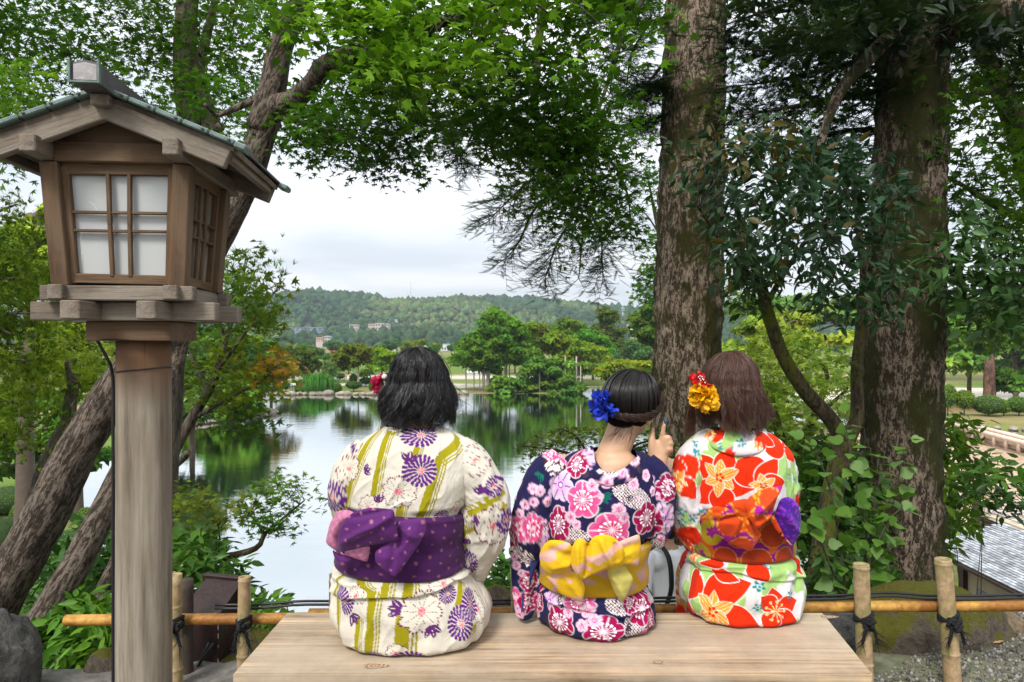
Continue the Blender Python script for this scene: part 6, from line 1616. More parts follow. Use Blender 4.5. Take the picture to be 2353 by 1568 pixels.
# --- the leaning maple behind the lantern
MAPLE5B = (MAPLE5[0] * np.array([.95, .95, 1.0]), MAPLE5[1])
def maple_lantern():
    b = P(-60, 1500, 3.7); t = thing('maple_tree', 'leaning maple tree with cracked trunk whose leafy boughs hang over the pond', 'tree', tuple(b))
    tr = Acc()
    main = limbs(tr, [(-120, 1600, 3.75, .15), (-20, 1400, 3.7, .128), (90, 1210, 3.65, .112), (200, 1000, 3.62, .098), (310, 830, 3.6, .088), (420, 670, 3.58, .082), (500, 545, 3.56, .078), (560, 430, 3.55, .075), (600, 320, 3.55, .072), (625, 230, 3.54, .068)], 90, 34, .16, 3, 9)
    l1 = limbs(tr, [(600, 300, 3.55, .078), (628, 200, 3.52, .068), (645, 110, 3.5, .062), (690, 10, 3.45, .055), (720, -90, 3.4, .045), (780, -240, 3.3, .03)], 36, 24, .12, 4)
    l2 = limbs(tr, [(615, 250, 3.55, .06), (665, 235, 3.45, .052), (715, 195, 3.3, .048), (745, 155, 3.15, .044), (800, 125, 3.0, .038), (860, 110, 2.9, .032), (960, 70, 2.8, .025), (1080, 30, 2.7, .018), (1200, -10, 2.6, .01)], 40, 20, .12, 5)
    l3 = limbs(tr, [(745, 160, 3.15, .03), (830, 150, 3.1, .024), (930, 160, 3.1, .020), (1040, 200, 3.15, .016), (1150, 260, 3.2, .012), (1260, 330, 3.2, .008), (1360, 420, 3.2, .005)], 40, 14, .12, 6)
    l4 = limbs(tr, [(640, 270, 3.5, .018), (720, 290, 3.4, .014), (820, 320, 3.4, .010), (900, 390, 3.4, .006)], 24, 10, .1, 7)
    l5 = limbs(tr, [(600, 225, 3.55, .02), (540, 250, 3.5, .016), (500, 265, 3.5, .01), (470, 240, 3.4, .006)], 20, 10, .1, 8)
    under(tr.build('trunk', BARK_PINE), t)
    L = np.vstack([q[:, :3] for q in (l1, l2, l3, l4, l5)])
    r = np.random.default_rng(21)
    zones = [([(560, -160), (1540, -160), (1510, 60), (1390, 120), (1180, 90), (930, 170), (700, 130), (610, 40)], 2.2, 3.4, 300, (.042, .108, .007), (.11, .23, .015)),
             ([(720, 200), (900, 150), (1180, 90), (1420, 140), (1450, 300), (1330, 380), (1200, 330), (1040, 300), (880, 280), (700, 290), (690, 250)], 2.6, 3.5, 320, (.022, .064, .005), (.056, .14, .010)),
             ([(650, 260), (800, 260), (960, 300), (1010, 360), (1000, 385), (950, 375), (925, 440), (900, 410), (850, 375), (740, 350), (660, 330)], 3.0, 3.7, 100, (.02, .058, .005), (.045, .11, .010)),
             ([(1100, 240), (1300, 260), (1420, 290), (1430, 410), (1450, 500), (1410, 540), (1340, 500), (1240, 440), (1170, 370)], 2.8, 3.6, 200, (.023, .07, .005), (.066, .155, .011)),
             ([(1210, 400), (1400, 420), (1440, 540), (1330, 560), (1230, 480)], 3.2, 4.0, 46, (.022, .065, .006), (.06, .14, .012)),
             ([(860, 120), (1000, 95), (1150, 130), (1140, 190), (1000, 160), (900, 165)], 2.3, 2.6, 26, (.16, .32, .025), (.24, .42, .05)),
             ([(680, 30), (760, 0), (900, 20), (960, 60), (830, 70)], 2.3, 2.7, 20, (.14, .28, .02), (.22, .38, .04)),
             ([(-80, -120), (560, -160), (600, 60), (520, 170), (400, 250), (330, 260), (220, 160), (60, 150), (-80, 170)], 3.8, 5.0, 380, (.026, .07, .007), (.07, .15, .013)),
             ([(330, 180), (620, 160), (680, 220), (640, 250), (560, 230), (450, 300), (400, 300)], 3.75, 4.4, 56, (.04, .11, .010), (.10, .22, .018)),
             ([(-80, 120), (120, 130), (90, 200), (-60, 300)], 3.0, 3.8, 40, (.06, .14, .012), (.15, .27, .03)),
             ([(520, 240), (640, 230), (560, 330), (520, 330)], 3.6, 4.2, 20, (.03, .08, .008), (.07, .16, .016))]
    A = Acc(); tw = Acc(); first = True; sps = []
    for k, (poly, d0, d1, n, lo, hi) in enumerate(zones):
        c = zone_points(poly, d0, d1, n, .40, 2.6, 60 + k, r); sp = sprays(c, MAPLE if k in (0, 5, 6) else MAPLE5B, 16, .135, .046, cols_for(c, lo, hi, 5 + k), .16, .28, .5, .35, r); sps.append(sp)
        twigs_to(tw, c, L, .006, .0010, 60 if k not in (7, 8, 9) else 0, k)
    near = [s for s in sps if s[4] is MAPLE]; sp = tuple(np.concatenate([s[i] for s in near]) for i in range(4)) + (MAPLE,)
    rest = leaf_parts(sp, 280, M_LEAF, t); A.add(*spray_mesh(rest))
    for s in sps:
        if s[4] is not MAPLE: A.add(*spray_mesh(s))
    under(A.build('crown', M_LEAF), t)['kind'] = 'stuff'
    under(tw.build('twig', M_TWIG), t)['kind'] = 'stuff'
maple_lantern()

# --- second stem with two dark trunks at the top left, and its boughs
def maple_left():
    t = thing('maple_tree', 'dark twin-stemmed maple behind the lantern roof', 'tree', tuple(P(430, 1500, 4.4)))
    tr = Acc()
    m = limbs(tr, [(330, 1560, 4.5, .12), (370, 1100, 4.5, .105), (400, 700, 4.5, .095), (440, 380, 4.45, .085), (440, 300, 4.4, .08), (428, 200, 4.4, .075), (425, 90, 4.4, .068), (435, -30, 4.4, .06), (440, -200, 4.4, .04)], 60, 22, .14, 13)
    a = limbs(tr, [(445, 420, 4.45, .07), (480, 330, 4.4, .062), (486, 290, 4.4, .058), (470, 235, 4.4, .05), (456, 190, 4.4, .04), (470, 100, 4.4, .03), (500, -20, 4.3, .02)], 40, 18, .14, 14)
    c_ = limbs(tr, [(490, 320, 4.4, .028), (500, 300, 4.35, .03), (506, 292, 4.3, .03)], 8, 12, .1, 15)
    under(tr.build('trunk', BARK_MAPLE), t)
    r = np.random.default_rng(22); A = Acc(); tw = Acc(); L = np.vstack([m[20:, :3], a[:, :3]])
    for k, (poly, d0, d1, n, lo, hi) in enumerate((([(-100, -150), (700, -150), (620, 180), (480, 260), (200, 260), (-100, 330)], 4.2, 5.6, 340, (.028, .07, .007), (.075, .15, .014)),
                                                    ([(-100, 250), (110, 220), (100, 360), (-100, 420)], 4.2, 5.2, 60, (.05, .12, .012), (.14, .24, .03)))):
        c = zone_points(poly, d0, d1, n, .42, 1.8, 80 + k, r); sp = sprays(c, MAPLE5, 15, .2, .058, cols_for(c, lo, hi, 15 + k), .2, .32, .4, .35, r); A.add(*spray_mesh(sp)); twigs_to(tw, c, L, .005, .001, 40, k)
    under(A.build('crown', M_LEAF), t); under(tw.build('twig', M_TWIG), t)['kind'] = 'stuff'
maple_left()

# --- leaning pine trunk low on the left
def leaning_pine():
    t = thing('pine_tree', 'leaning trunk with pale torn bark low beside the lantern post', 'tree', tuple(P(20, 1560, 3.3)))
    tr = Acc(); limbs(tr, [(0, 1620, 3.35, .11), (70, 1480, 3.3, .088), (130, 1380, 3.3, .075), (195, 1260, 3.32, .066), (250, 1150, 3.36, .06), (320, 1010, 3.45, .055), (385, 880, 3.6, .05), (420, 760, 3.7, .045), (450, 640, 3.9, .03)], 60, 26, .14, 23, 10)
    limbs(tr, [(205, 1440, 3.6, .04), (235, 1360, 3.62, .036), (265, 1290, 3.65, .03), (300, 1200, 3.7, .022)], 20, 14, .12, 24)
    under(tr.build('trunk', BARK_PINE), t)
    r = np.random.default_rng(23); c = zone_points([(250, 600), (640, 600), (620, 720), (300, 760)], 3.9, 4.6, 34, .4, 2, 5, r); A = Acc()
    sp = sprays(c, TUFT, 26, .14, .06, cols_for(c, (.07, .15, .02), (.15, .25, .03)), .5, .5, .2, .3, r); A.add(*spray_mesh(sp)); under(A.build('crown', M_NEEDLE), t)
    t2 = thing('slender_tree', 'slender grey trunk leaning among the shrubs left of the post', 'tree', tuple(P(70, 1300, 6.5)))
    tr = Acc(); limbs(tr, [(60, 1330, 6.6, .10), (72, 1200, 6.5, .085), (95, 1100, 6.5, .075), (130, 1020, 6.5, .07), (160, 950, 6.5, .06), (175, 860, 6.6, .045)], 40, 16, .15, 25)
    limbs(tr, [(150, 965, 6.5, .03), (165, 900, 6.5, .03), (150, 820, 6.6, .02)], 14, 10, .1, 26); under(tr.build('trunk', BARK_MAPLE), t2)
    c = zone_points([(90, 720), (280, 720), (270, 900), (170, 930), (60, 900)], 6.2, 7.4, 60, .35, 1.5, 6, r); A = Acc()
    sp = sprays(c, MAPLE5, 16, .28, .10, cols_for(c, (.10, .19, .015), (.26, .33, .03)), .3, .4, .3, .3, r); A.add(*spray_mesh(sp)); under(A.build('crown', M_LEAF), t2)
leaning_pine()

# --- soft cedar foliage at the far left
def cedar_left():
    t = thing('cedar_tree', 'feathery green cedar at the left edge behind the lantern', 'tree', tuple(P(-300, 1300, 6.0)))
    tr = Acc(); m = limbs(tr, [(-420, 1600, 6, .2), (-380, 900, 6, .16), (-360, 300, 6, .10), (-350, 0, 6, .05)], 30, 14, .1, 31); Ls = [m[:, :3]]
    r = np.random.default_rng(24)
    for y0, x1, y1 in ((520, 40, 470), (560, 70, 580), (640, 60, 640), (720, 75, 720), (800, 70, 830), (880, 50, 930), (960, 30, 1000), (700, 30, 770)):
        q = limbs(tr, [(-370, y0 - 60, 6, .04), (-200, y0 - 40, 5.5, .03), (-40, (y0 + y1) / 2, 5.2, .018), (x1, y1, 5.0, .006)], 20, 8, .1, y0); Ls.append(q[:, :3])
    under(tr.build('trunk', BARK_PINE), t); L = np.vstack(Ls)
    c = []
    for q in Ls[1:]:
        for p in q[4:]:
            for _ in range(6): c.append(p + r.normal(size=3) * np.array([.12, .3, .06]) + np.array([0, 0, -.05]))
    c = np.array(c); A = Acc()
    sp = sprays(c, TUFT, 17, .09, .062, cols_for(c, (.045, .105, .008), (.14, .215, .016), 3, 2.5), .7, .8, .6, .3, r); A.add(*spray_mesh(sp)); under(A.build('crown', M_NEEDLE), t)
cedar_left()

# --- yellowing maple between lantern and pond
def maple_yellow():
    t = thing('maple_tree', 'slim maple with yellowing leaves right of the lantern post', 'tree', tuple(P(380, 1330, 5.2)))
    tr = Acc(); Ls = []
    for pts in ([(330, 1330, 5.3, .07), (380, 1130, 5.2, .055), (395, 1050, 5.2, .048), (425, 990, 5.2, .042), (460, 930, 5.2, .036), (490, 880, 5.2, .03), (520, 780, 5.3, .02), (550, 690, 5.3, .012), (565, 590, 5.3, .004)],
                [(440, 965, 5.2, .02), (490, 935, 5.2, .018), (545, 905, 5.2, .013), (600, 875, 5.2, .009), (640, 840, 5.3, .004)], [(395, 1075, 5.2, .03), (425, 1050, 5.15, .026), (432, 1040, 5.1, .024)],
                [(500, 850, 5.2, .016), (560, 770, 5.2, .010), (610, 700, 5.3, .006), (655, 640, 5.4, .003)], [(480, 900, 5.2, .02), (440, 820, 5.3, .014), (410, 740, 5.4, .008)], [(520, 790, 5.3, .012), (500, 700, 5.3, .008), (510, 640, 5.3, .004)]):
        q = limbs(tr, pts, 30, 12, .1, len(pts)); Ls.append(q[:, :3])
    under(tr.build('trunk', BARK_MAPLE), t); L = np.vstack(Ls[1:] + [Ls[0][14:]]); r = np.random.default_rng(25); A = Acc(); tw = Acc()
    for k, (poly, n, lo, hi) in enumerate((([(395, 760), (500, 740), (600, 800), (650, 850), (640, 900), (520, 930), (420, 900)], 90, (.09, .17, .015), (.28, .34, .025)), ([(500, 640), (560, 600), (580, 680), (640, 690), (620, 760), (520, 780), (490, 720)], 46, (.10, .18, .015), (.26, .26, .02)),
                                         ([(545, 580), (572, 572), (575, 640), (550, 640)], 5, (.05, .10, .01), (.10, .12, .01)), ([(570, 650), (660, 630), (655, 650), (600, 690)], 6, (.06, .11, .01), (.12, .14, .01)), ([(590, 810), (660, 815), (650, 860), (600, 850)], 10, (.30, .16, .015), (.40, .22, .02)),
                                         ([(560, 950), (640, 930), (600, 990), (480, 985)], 18, (.05, .12, .012), (.10, .2, .02)))):
        c = zone_points(poly, 4.9, 5.9, n, .38, 1.8, 90 + k, r); sp = sprays(c, MAPLE5, 14, .17, .068, cols_for(c, lo, hi, k), .2, .35, .3, .35, r); A.add(*spray_mesh(sp)); twigs_to(tw, c, L, .007, .0014, 60, k)
    under(A.build('crown', M_LEAF), t); under(tw.build('twig', M_TWIG), t)['kind'] = 'stuff'
maple_yellow()

# --- bough reaching over the water
def bough():
    t = thing('small_tree', 'mossy crooked bough with sparse leaves reaching over the water', 'tree', tuple(P(400, 1400, 3.9)))
    tr = Acc(); Ls = []
    for pts in ([(380, 1420, 3.95, .05), (430, 1330, 3.9, .036), (470, 1295, 3.9, .030), (510, 1283, 3.9, .026), (555, 1272, 3.9, .02), (595, 1255, 3.9, .016), (608, 1228, 3.9, .012), (640, 1200, 3.95, .008), (700, 1150, 4.0, .004)],
                [(488, 1290, 3.9, .016), (492, 1265, 3.9, .012), (505, 1240, 3.9, .006), (500, 1200, 3.9, .003)], [(608, 1232, 3.9, .008), (590, 1200, 3.9, .005), (570, 1180, 3.9, .003)]):
        q = limbs(tr, pts, 30, 12, .14, len(pts)); Ls.append(q[:, :3])
    under(tr.build('trunk', BARK_DARK), t); r = np.random.default_rng(26); A = Acc(); tw = Acc(); L = np.vstack([Ls[0][16:], Ls[1], Ls[2]])
    for k, (poly, n, lo, hi) in enumerate((([(570, 1130), (640, 1085), (700, 1120), (755, 1110), (740, 1160), (680, 1210), (620, 1230), (560, 1190)], 46, (.05, .13, .012), (.12, .22, .02)), ([(640, 1085), (680, 1070), (680, 1110), (620, 1110)], 7, (.08, .16, .02), (.14, .22, .03)), ([(470, 1155), (560, 1140), (570, 1180), (520, 1215), (470, 1190)], 14, (.12, .17, .02), (.22, .24, .03)), ([(395, 1110), (470, 1120), (480, 1170), (400, 1180)], 22, (.12, .17, .02), (.22, .26, .03)))):
        c = zone_points(poly, 3.8, 4.3, n, .36, 2.5, 95 + k, r); sp = sprays(c, MAPLE5, 13, .11, .046, cols_for(c, lo, hi, k), .15, .3, .3, .35, r); A.add(*spray_mesh(sp)); twigs_to(tw, c, L, .005, .001, 60, k)
    under(A.build('crown', M_LEAF), t); under(tw.build('twig', M_TWIG), t)['kind'] = 'stuff'
bough()

# --- big fir trunk in the middle right, with dark drooping boughs
def sprig_bough(A, tw, pts, r, n=40, col=((.012, .03, .012), (.03, .065, .02)), size=.09, droop=.25, side=.22):
    """a fir bough: side shoots to both sides with flat needle sprigs"""
    q = wpath(pts, n); L = q[:, :3]; tg = unit(np.gradient(L, axis=0)); tw.add(*tube(L, np.maximum(q[:, 3], .0015), 6, False))
    T, Rz, Y = [], [], []
    for k in range(3, n):
        for s in (-1, 1):
            if r.random() < .3: continue
            lat = unit(np.cross(tg[k], unit(np.array([0, 0, 1.0]) * (1 - abs(tg[k, 2])) + r.normal(size=3) * .5))) * s; ln = side * (.45 + .7 * r.random()) * (1 - .55 * k / n); d = unit(lat * .8 + tg[k] * .7 + np.array([0, 0, -droop]) + r.normal(size=3) * .15)
            m = int(ln / (size * .42)) + 1
            path = np.array([L[k] + d * ln * u + np.array([0, 0, -droop * .5 * ln * u * u]) for u in np.linspace(0, 1, m + 1)])
            tw.add(*tube(path, np.linspace(.0022, .0008, m + 1), 4, False))
            for u in range(1, m + 1):
                for s2 in (-1, 0, 1):
                    if s2 and r.random() < .25: continue
                    dd = unit(d + s2 * .8 * unit(np.cross(d, [0, 0, 1.0])) + r.normal(size=3) * .18 + np.array([0, 0, -.25])); T.append(path[u]); Y.append(dd); Rz.append(unit(np.array([0, 0, 1.0]) + r.normal(size=3) * .3))
    T, Y, Rz = np.array(T), np.array(Y), np.array(Rz); N = len(T); S = size * (.6 + .6 * r.random(N)); c = cols_for(T, col[0], col[1], 3, 3) * (.7 + .6 * r.random((N, 1)))
    A.add(*inst(SPRIG[0], SPRIG[1], T, frames(Rz, Y, r=r), S, c)); return L
def big_trunk(name_label, pts, seed, bark, n=140, seg=72, jit=.035):
    t = thing('fir_tree', name_label, 'tree', tuple(P(pts[0][0], pts[0][1], pts[0][2]))); tr = Acc(); q = wpath(pts, n); V, F = tube(q[:, :3], q[:, 3], seg, True, jit, seed, 5)
    cenl = np.repeat(q[None, :, :3], seg, 0).reshape(-1, 3); out = unit((V[:-2] - cenl) * np.array([1, 1, .2]))
    pl = fbm(V[:-2] * np.array([26, 26, 9.0]) + seed, 3, seed); V[:-2] += out * ((np.clip(pl - .46, 0, .2) * .12)[:, None]); tr.add(V, F); return t, tr, q
def fir_middle():
    t, tr, q = big_trunk('tall mossy fir trunk rising behind the woman in red', [(1575, 1420, 6.2, .36), (1572, 1250, 6.0, .31), (1572, 1000, 6.0, .285), (1580, 784, 6.0, .28), (1586, 500, 6.0, .272), (1594, 200, 6.0, .256), (1598, 0, 6.0, .25), (1602, -300, 6.0, .23), (1606, -700, 6.0, .18)], 41, BARK_FIR)
    under(tr.build('trunk', BARK_FIR), t); r = np.random.default_rng(31); A = Acc(); tw = Acc()
    for pts in ([(1520, -60, 5.6, .03), (1440, 60, 5.0, .022), (1400, 180, 4.5, .014), (1360, 300, 4.1, .008)], [(1440, 60, 5.0, .03), (1410, 0, 4.8, .02), (1350, -30, 4.5, .012)],
                [(1500, -80, 5.6, .03), (1400, -20, 5.2, .02), (1340, 100, 5.0, .012), (1300, 240, 4.9, .006)], [(1530, 140, 5.8, .02), (1490, 190, 5.7, .01), (1450, 240, 5.7, .005)], [(1540, 260, 5.9, .02), (1500, 275, 5.9, .01), (1452, 288, 5.9, .005)],
                [(1540, 180, 5.9, .018), (1505, 200, 5.9, .01), (1480, 215, 5.9, .004)], [(1530, 40, 5.8, .02), (1490, 60, 5.5, .012), (1450, 130, 5.4, .008), (1440, 200, 5.4, .004)]):
        sprig_bough(A, tw, pts, r, 34, size=.11, side=.30)
    under(A.build('crown', M_NEEDLE), t); under(tw.build('bough', M_TWIG), t)
fir_middle()
def fir_boughs():
    """drooping fir bough that hangs below the maple leaves"""
    t = thing('fir_tree', 'dark drooping fir boughs hanging under the maple leaves above the hill', 'tree', tuple(P(1290, -500, 4.6)))
    r = np.random.default_rng(32); A = Acc(); tw = Acc()
    for pts in ([(1250, -500, 4.7, .05), (1245, 0, 4.6, .03), (1230, 250, 4.4, .02), (1290, 400, 4.3, .012), (1340, 500, 4.2, .008), (1330, 640, 4.2, .003)], [(1300, 420, 4.3, .012), (1230, 480, 4.3, .008), (1190, 560, 4.3, .005), (1160, 600, 4.3, .002)], [(1330, 480, 4.2, .01), (1280, 560, 4.2, .006), (1250, 650, 4.2, .002)],
                [(1345, 470, 4.2, .01), (1380, 540, 4.2, .006), (1385, 640, 4.2, .002)], [(1260, 380, 4.3, .01), (1190, 440, 4.3, .007), (1120, 510, 4.3, .002)], [(1245, 200, 4.5, .02), (1100, 260, 4.4, .014), (1000, 290, 4.4, .01), (900, 260, 4.4, .003)],
                [(1100, 260, 4.4, .01), (1040, 330, 4.4, .006), (1080, 380, 4.4, .002)], [(1000, 290, 4.4, .008), (950, 240, 4.4, .005), (940, 200, 4.4, .002)], [(1250, 300, 4.4, .012), (1360, 330, 4.4, .01), (1440, 440, 4.4, .006), (1450, 560, 4.4, .002)]):
        sprig_bough(A, tw, pts, r, 30, size=.075, side=.34, col=((.018, .045, .014), (.045, .095, .025)))
    under(A.build('crown', M_NEEDLE), t); under(tw.build('bough', M_TWIG), t)
fir_boughs()

# --- second big trunk on the right, dark canopy over it
def fir_right():
    t, tr, q = big_trunk('broad dark trunk on the right behind the leafy sapling', [(2065, 1480, 4.9, .29), (2072, 1370, 4.85, .265), (2070, 1100, 4.8, .25), (2075, 784, 4.8, .242), (2082, 560, 4.8, .232), (2092, 300, 4.8, .215), (2100, 0, 4.8, .20), (2110, -400, 4.8, .16)], 43, BARK_FIR)
    l1 = limbs(tr, [(2095, 40, 4.75, .06), (2000, 130, 4.4, .045), (1925, 220, 4.2, .034), (1892, 310, 4.1, .024), (1870, 430, 4.1, .012)], 30, 12, .1, 44)
    l2 = limbs(tr, [(2110, 120, 4.8, .12), (2200, 60, 4.5, .10), (2300, 30, 4.3, .09), (2420, -40, 4.2, .08)], 20, 14, .1, 45)
    under(tr.build('trunk', BARK_FIRD), t); r = np.random.default_rng(33); A = Acc(); tw = Acc()
    for pts in ([(2090, 60, 4.9, .03), (1960, 90, 4.8, .02), (1800, 120, 4.8, .012), (1680, 110, 4.8, .004)], [(2090, 200, 4.9, .03), (1950, 220, 4.9, .02), (1800, 250, 4.9, .012), (1680, 270, 4.9, .004)], [(2095, -60, 4.9, .03), (1940, -20, 4.8, .02), (1780, 20, 4.8, .012), (1660, 60, 4.8, .004)], [(2090, 300, 5.2, .03), (1960, 300, 5.3, .02), (1820, 330, 5.4, .012), (1700, 340, 5.4, .004)],
                [(2100, -30, 4.6, .03), (2200, 20, 4.4, .02), (2300, 90, 4.3, .01), (2380, 160, 4.3, .004)], [(2100, 100, 4.9, .03), (1900, 160, 5.2, .02), (1760, 190, 5.2, .01), (1670, 200, 5.2, .004)], [(2100, 20, 4.6, .03), (2000, 60, 4.2, .02), (1900, 70, 4.0, .012), (1820, 60, 3.9, .004)]):
        sprig_bough(A, tw, pts, r, 44, col=((.008, .02, .008), (.022, .045, .014)), size=.12, side=.42, droop=.15)
    under(A.build('crown', M_NEEDLE), t); under(tw.build('bough', M_TWIG), t)
fir_right()

# --- glossy camellia with the forked mossy stem
def camellia():
    t = thing('camellia_tree', 'glossy dark-leaved tree with forked mossy stem between the two big trunks', 'tree', tuple(P(1870, 1420, 4.4)))
    tr = Acc(); Ls = []
    for pts in ([(1850, 1480, 4.45, .09), (1875, 1370, 4.4, .075), (1900, 1200, 4.4, .068), (1925, 1080, 4.4, .066), (1943, 1010, 4.4, .066)], [(1943, 1020, 4.4, .06), (1905, 960, 4.38, .05), (1850, 900, 4.35, .046), (1800, 820, 4.3, .043), (1770, 740, 4.3, .04), (1750, 660, 4.25, .034), (1720, 560, 4.2, .024), (1690, 470, 4.1, .014)],
                [(1943, 1020, 4.4, .05), (1970, 950, 4.42, .042), (1968, 860, 4.42, .036), (1978, 760, 4.42, .034), (1985, 660, 4.4, .03), (1975, 540, 4.35, .022), (1960, 420, 4.3, .012)], [(1965, 880, 4.42, .03), (1972, 850, 4.40, .034), (1962, 830, 4.4, .03)], [(1985, 660, 4.4, .02), (2020, 560, 4.1, .012), (2060, 470, 3.9, .006)], [(1760, 700, 4.28, .02), (1820, 600, 4.0, .014), (1880, 520, 3.8, .008), (1940, 470, 3.7, .004)], [(1750, 650, 4.25, .016), (1680, 590, 3.9, .010), (1600, 470, 3.6, .005)]):
        q = limbs(tr, pts, 40, 18, .13, len(pts) + int(pts[0][0])); Ls.append(q[:, :3])
    under(tr.build('trunk', BARK_DARK), t); L = np.vstack([q_[6:] for q_ in Ls[1:]]); r = np.random.default_rng(34); tw = Acc(); sps = []
    for k, (poly, d0, d1, n, lo, hi) in enumerate((([(1560, 320), (1700, 280), (1850, 290), (1960, 320), (2060, 380), (2080, 520), (2020, 600), (1960, 680), (1900, 690), (1820, 600), (1700, 580), (1620, 500), (1530, 400)], 3.3, 4.5, 300, (.016, .042, .020), (.045, .095, .036)),
                                                    ([(1620, 300), (1760, 270), (1800, 320), (1640, 360)], 3.2, 3.6, 11, (.06, .05, .012), (.10, .08, .015)), ([(1650, 560), (1800, 600), (1760, 690), (1680, 670)], 3.8, 4.5, 40, (.02, .05, .012), (.05, .10, .02)), ([(1960, 560), (2090, 600), (2080, 680), (1990, 720)], 3.6, 4.2, 26, (.02, .05, .024), (.05, .11, .04)))):
        c = zone_points(poly, d0, d1, n, .36, 2.2, 110 + k, r); sp = sprays(c, OVAL, 10, .10, .066, cols_for(c, lo, hi, k), .5, .6, .8, .3, r); sps.append(sp); twigs_to(tw, c, L, .006, .0012, 130, k)
    sp = tuple(np.concatenate([s[i] for s in sps]) for i in range(4)) + (OVAL,); rest = leaf_parts(sp, 280, M_GLOSSY, t)
    V, F, cc = spray_mesh(rest); under(obj('crown', V, F, M_GLOSSY, None, cc), t)['kind'] = 'stuff'; under(tw.build('twig', M_TWIG), t)['kind'] = 'stuff'
camellia()

# --- maple and broadleaf canopy top right
def canopy_right():
    t = thing('maple_tree', 'shaded maple with arching dark stem at the right edge', 'tree', tuple(P(2500, 1300, 5.5)))
    tr = Acc(); Ls = []
    for pts in ([(2560, 1400, 5.6, .16), (2480, 900, 5.5, .13), (2400, 500, 5.4, .11), (2340, 300, 5.3, .09), (2290, 180, 5.2, .07), (2240, 80, 5.1, .055), (2200, -60, 5.0, .04)], [(2420, 700, 5.4, .05), (2330, 660, 5.2, .035), (2250, 640, 5.0, .02), (2180, 640, 4.9, .008)], [(2400, 520, 5.4, .05), (2300, 480, 5.2, .03), (2200, 420, 5.1, .015), (2120, 380, 5.0, .006)], [(2300, 200, 5.2, .04), (2200, 220, 5.0, .02), (2110, 200, 4.9, .008)], [(2420, 750, 5.4, .05), (2330, 690, 5.1, .045), (2240, 640, 4.8, .03)]):
        q = limbs(tr, pts, 30, 16, .12, len(pts) + pts[0][1]); Ls.append(q[:, :3])
    under(tr.build('trunk', BARK_DARK), t); L = np.vstack(Ls); r = np.random.default_rng(35); A = Acc(); G = Acc(); tw = Acc()
    for k, (poly, d0, d1, n, lo, hi) in enumerate((([(2100, 180), (2420, 120), (2420, 560), (2300, 560), (2180, 480), (2110, 360)], 4.4, 5.8, 200, (.03, .08, .008), (.09, .18, .014)), ([(1780, 340), (2020, 320), (2020, 480), (1880, 460)], 5.0, 6.0, 60, (.025, .07, .008), (.06, .13, .012)), ([(1750, -120), (2420, -120), (2420, 160), (2100, 220), (1660, 330), (1660, 60)], 4.6, 6.2, 330, (.018, .042, .008), (.045, .09, .012)),
                                                    ([(2160, 700), (2420, 660), (2420, 780), (2300, 790), (2180, 770)], 5.4, 6.5, 50, (.05, .11, .012), (.12, .21, .02)))):
        c = zone_points(poly, d0, d1, n, .38, 1.8, 120 + k, r); A.add(*spray_mesh(sprays(c, MAPLE5, 15, .22, .072, cols_for(c, lo, hi, k), .2, .32, .4, .35, r))); twigs_to(tw, c, L, .008, .0014, 80, k)
    for k, (poly, d0, d1, n, lo, hi) in enumerate((([(2150, 520), (2420, 480), (2420, 700), (2280, 720), (2150, 640)], 3.9, 5.0, 110, (.018, .045, .016), (.05, .11, .03)), ([(1700, -100), (2420, -100), (2420, 70), (1900, 130), (1700, 60)], 3.8, 5.2, 110, (.006, .014, .006), (.02, .035, .014)))):
        c = zone_points(poly, d0, d1, n, .36, 2, 130 + k, r); G.add(*spray_mesh(sprays(c, OVAL, 12, .14, .085, cols_for(c, lo, hi, k), .5, .6, .6, .3, r))); twigs_to(tw, c, L, .008, .0014, 60, k)
    under(A.build('crown', M_LEAF), t); under(G.build('glossy_crown', M_GLOSSY), t); under(tw.build('twig', M_TWIG), t)['kind'] = 'stuff'
canopy_right()

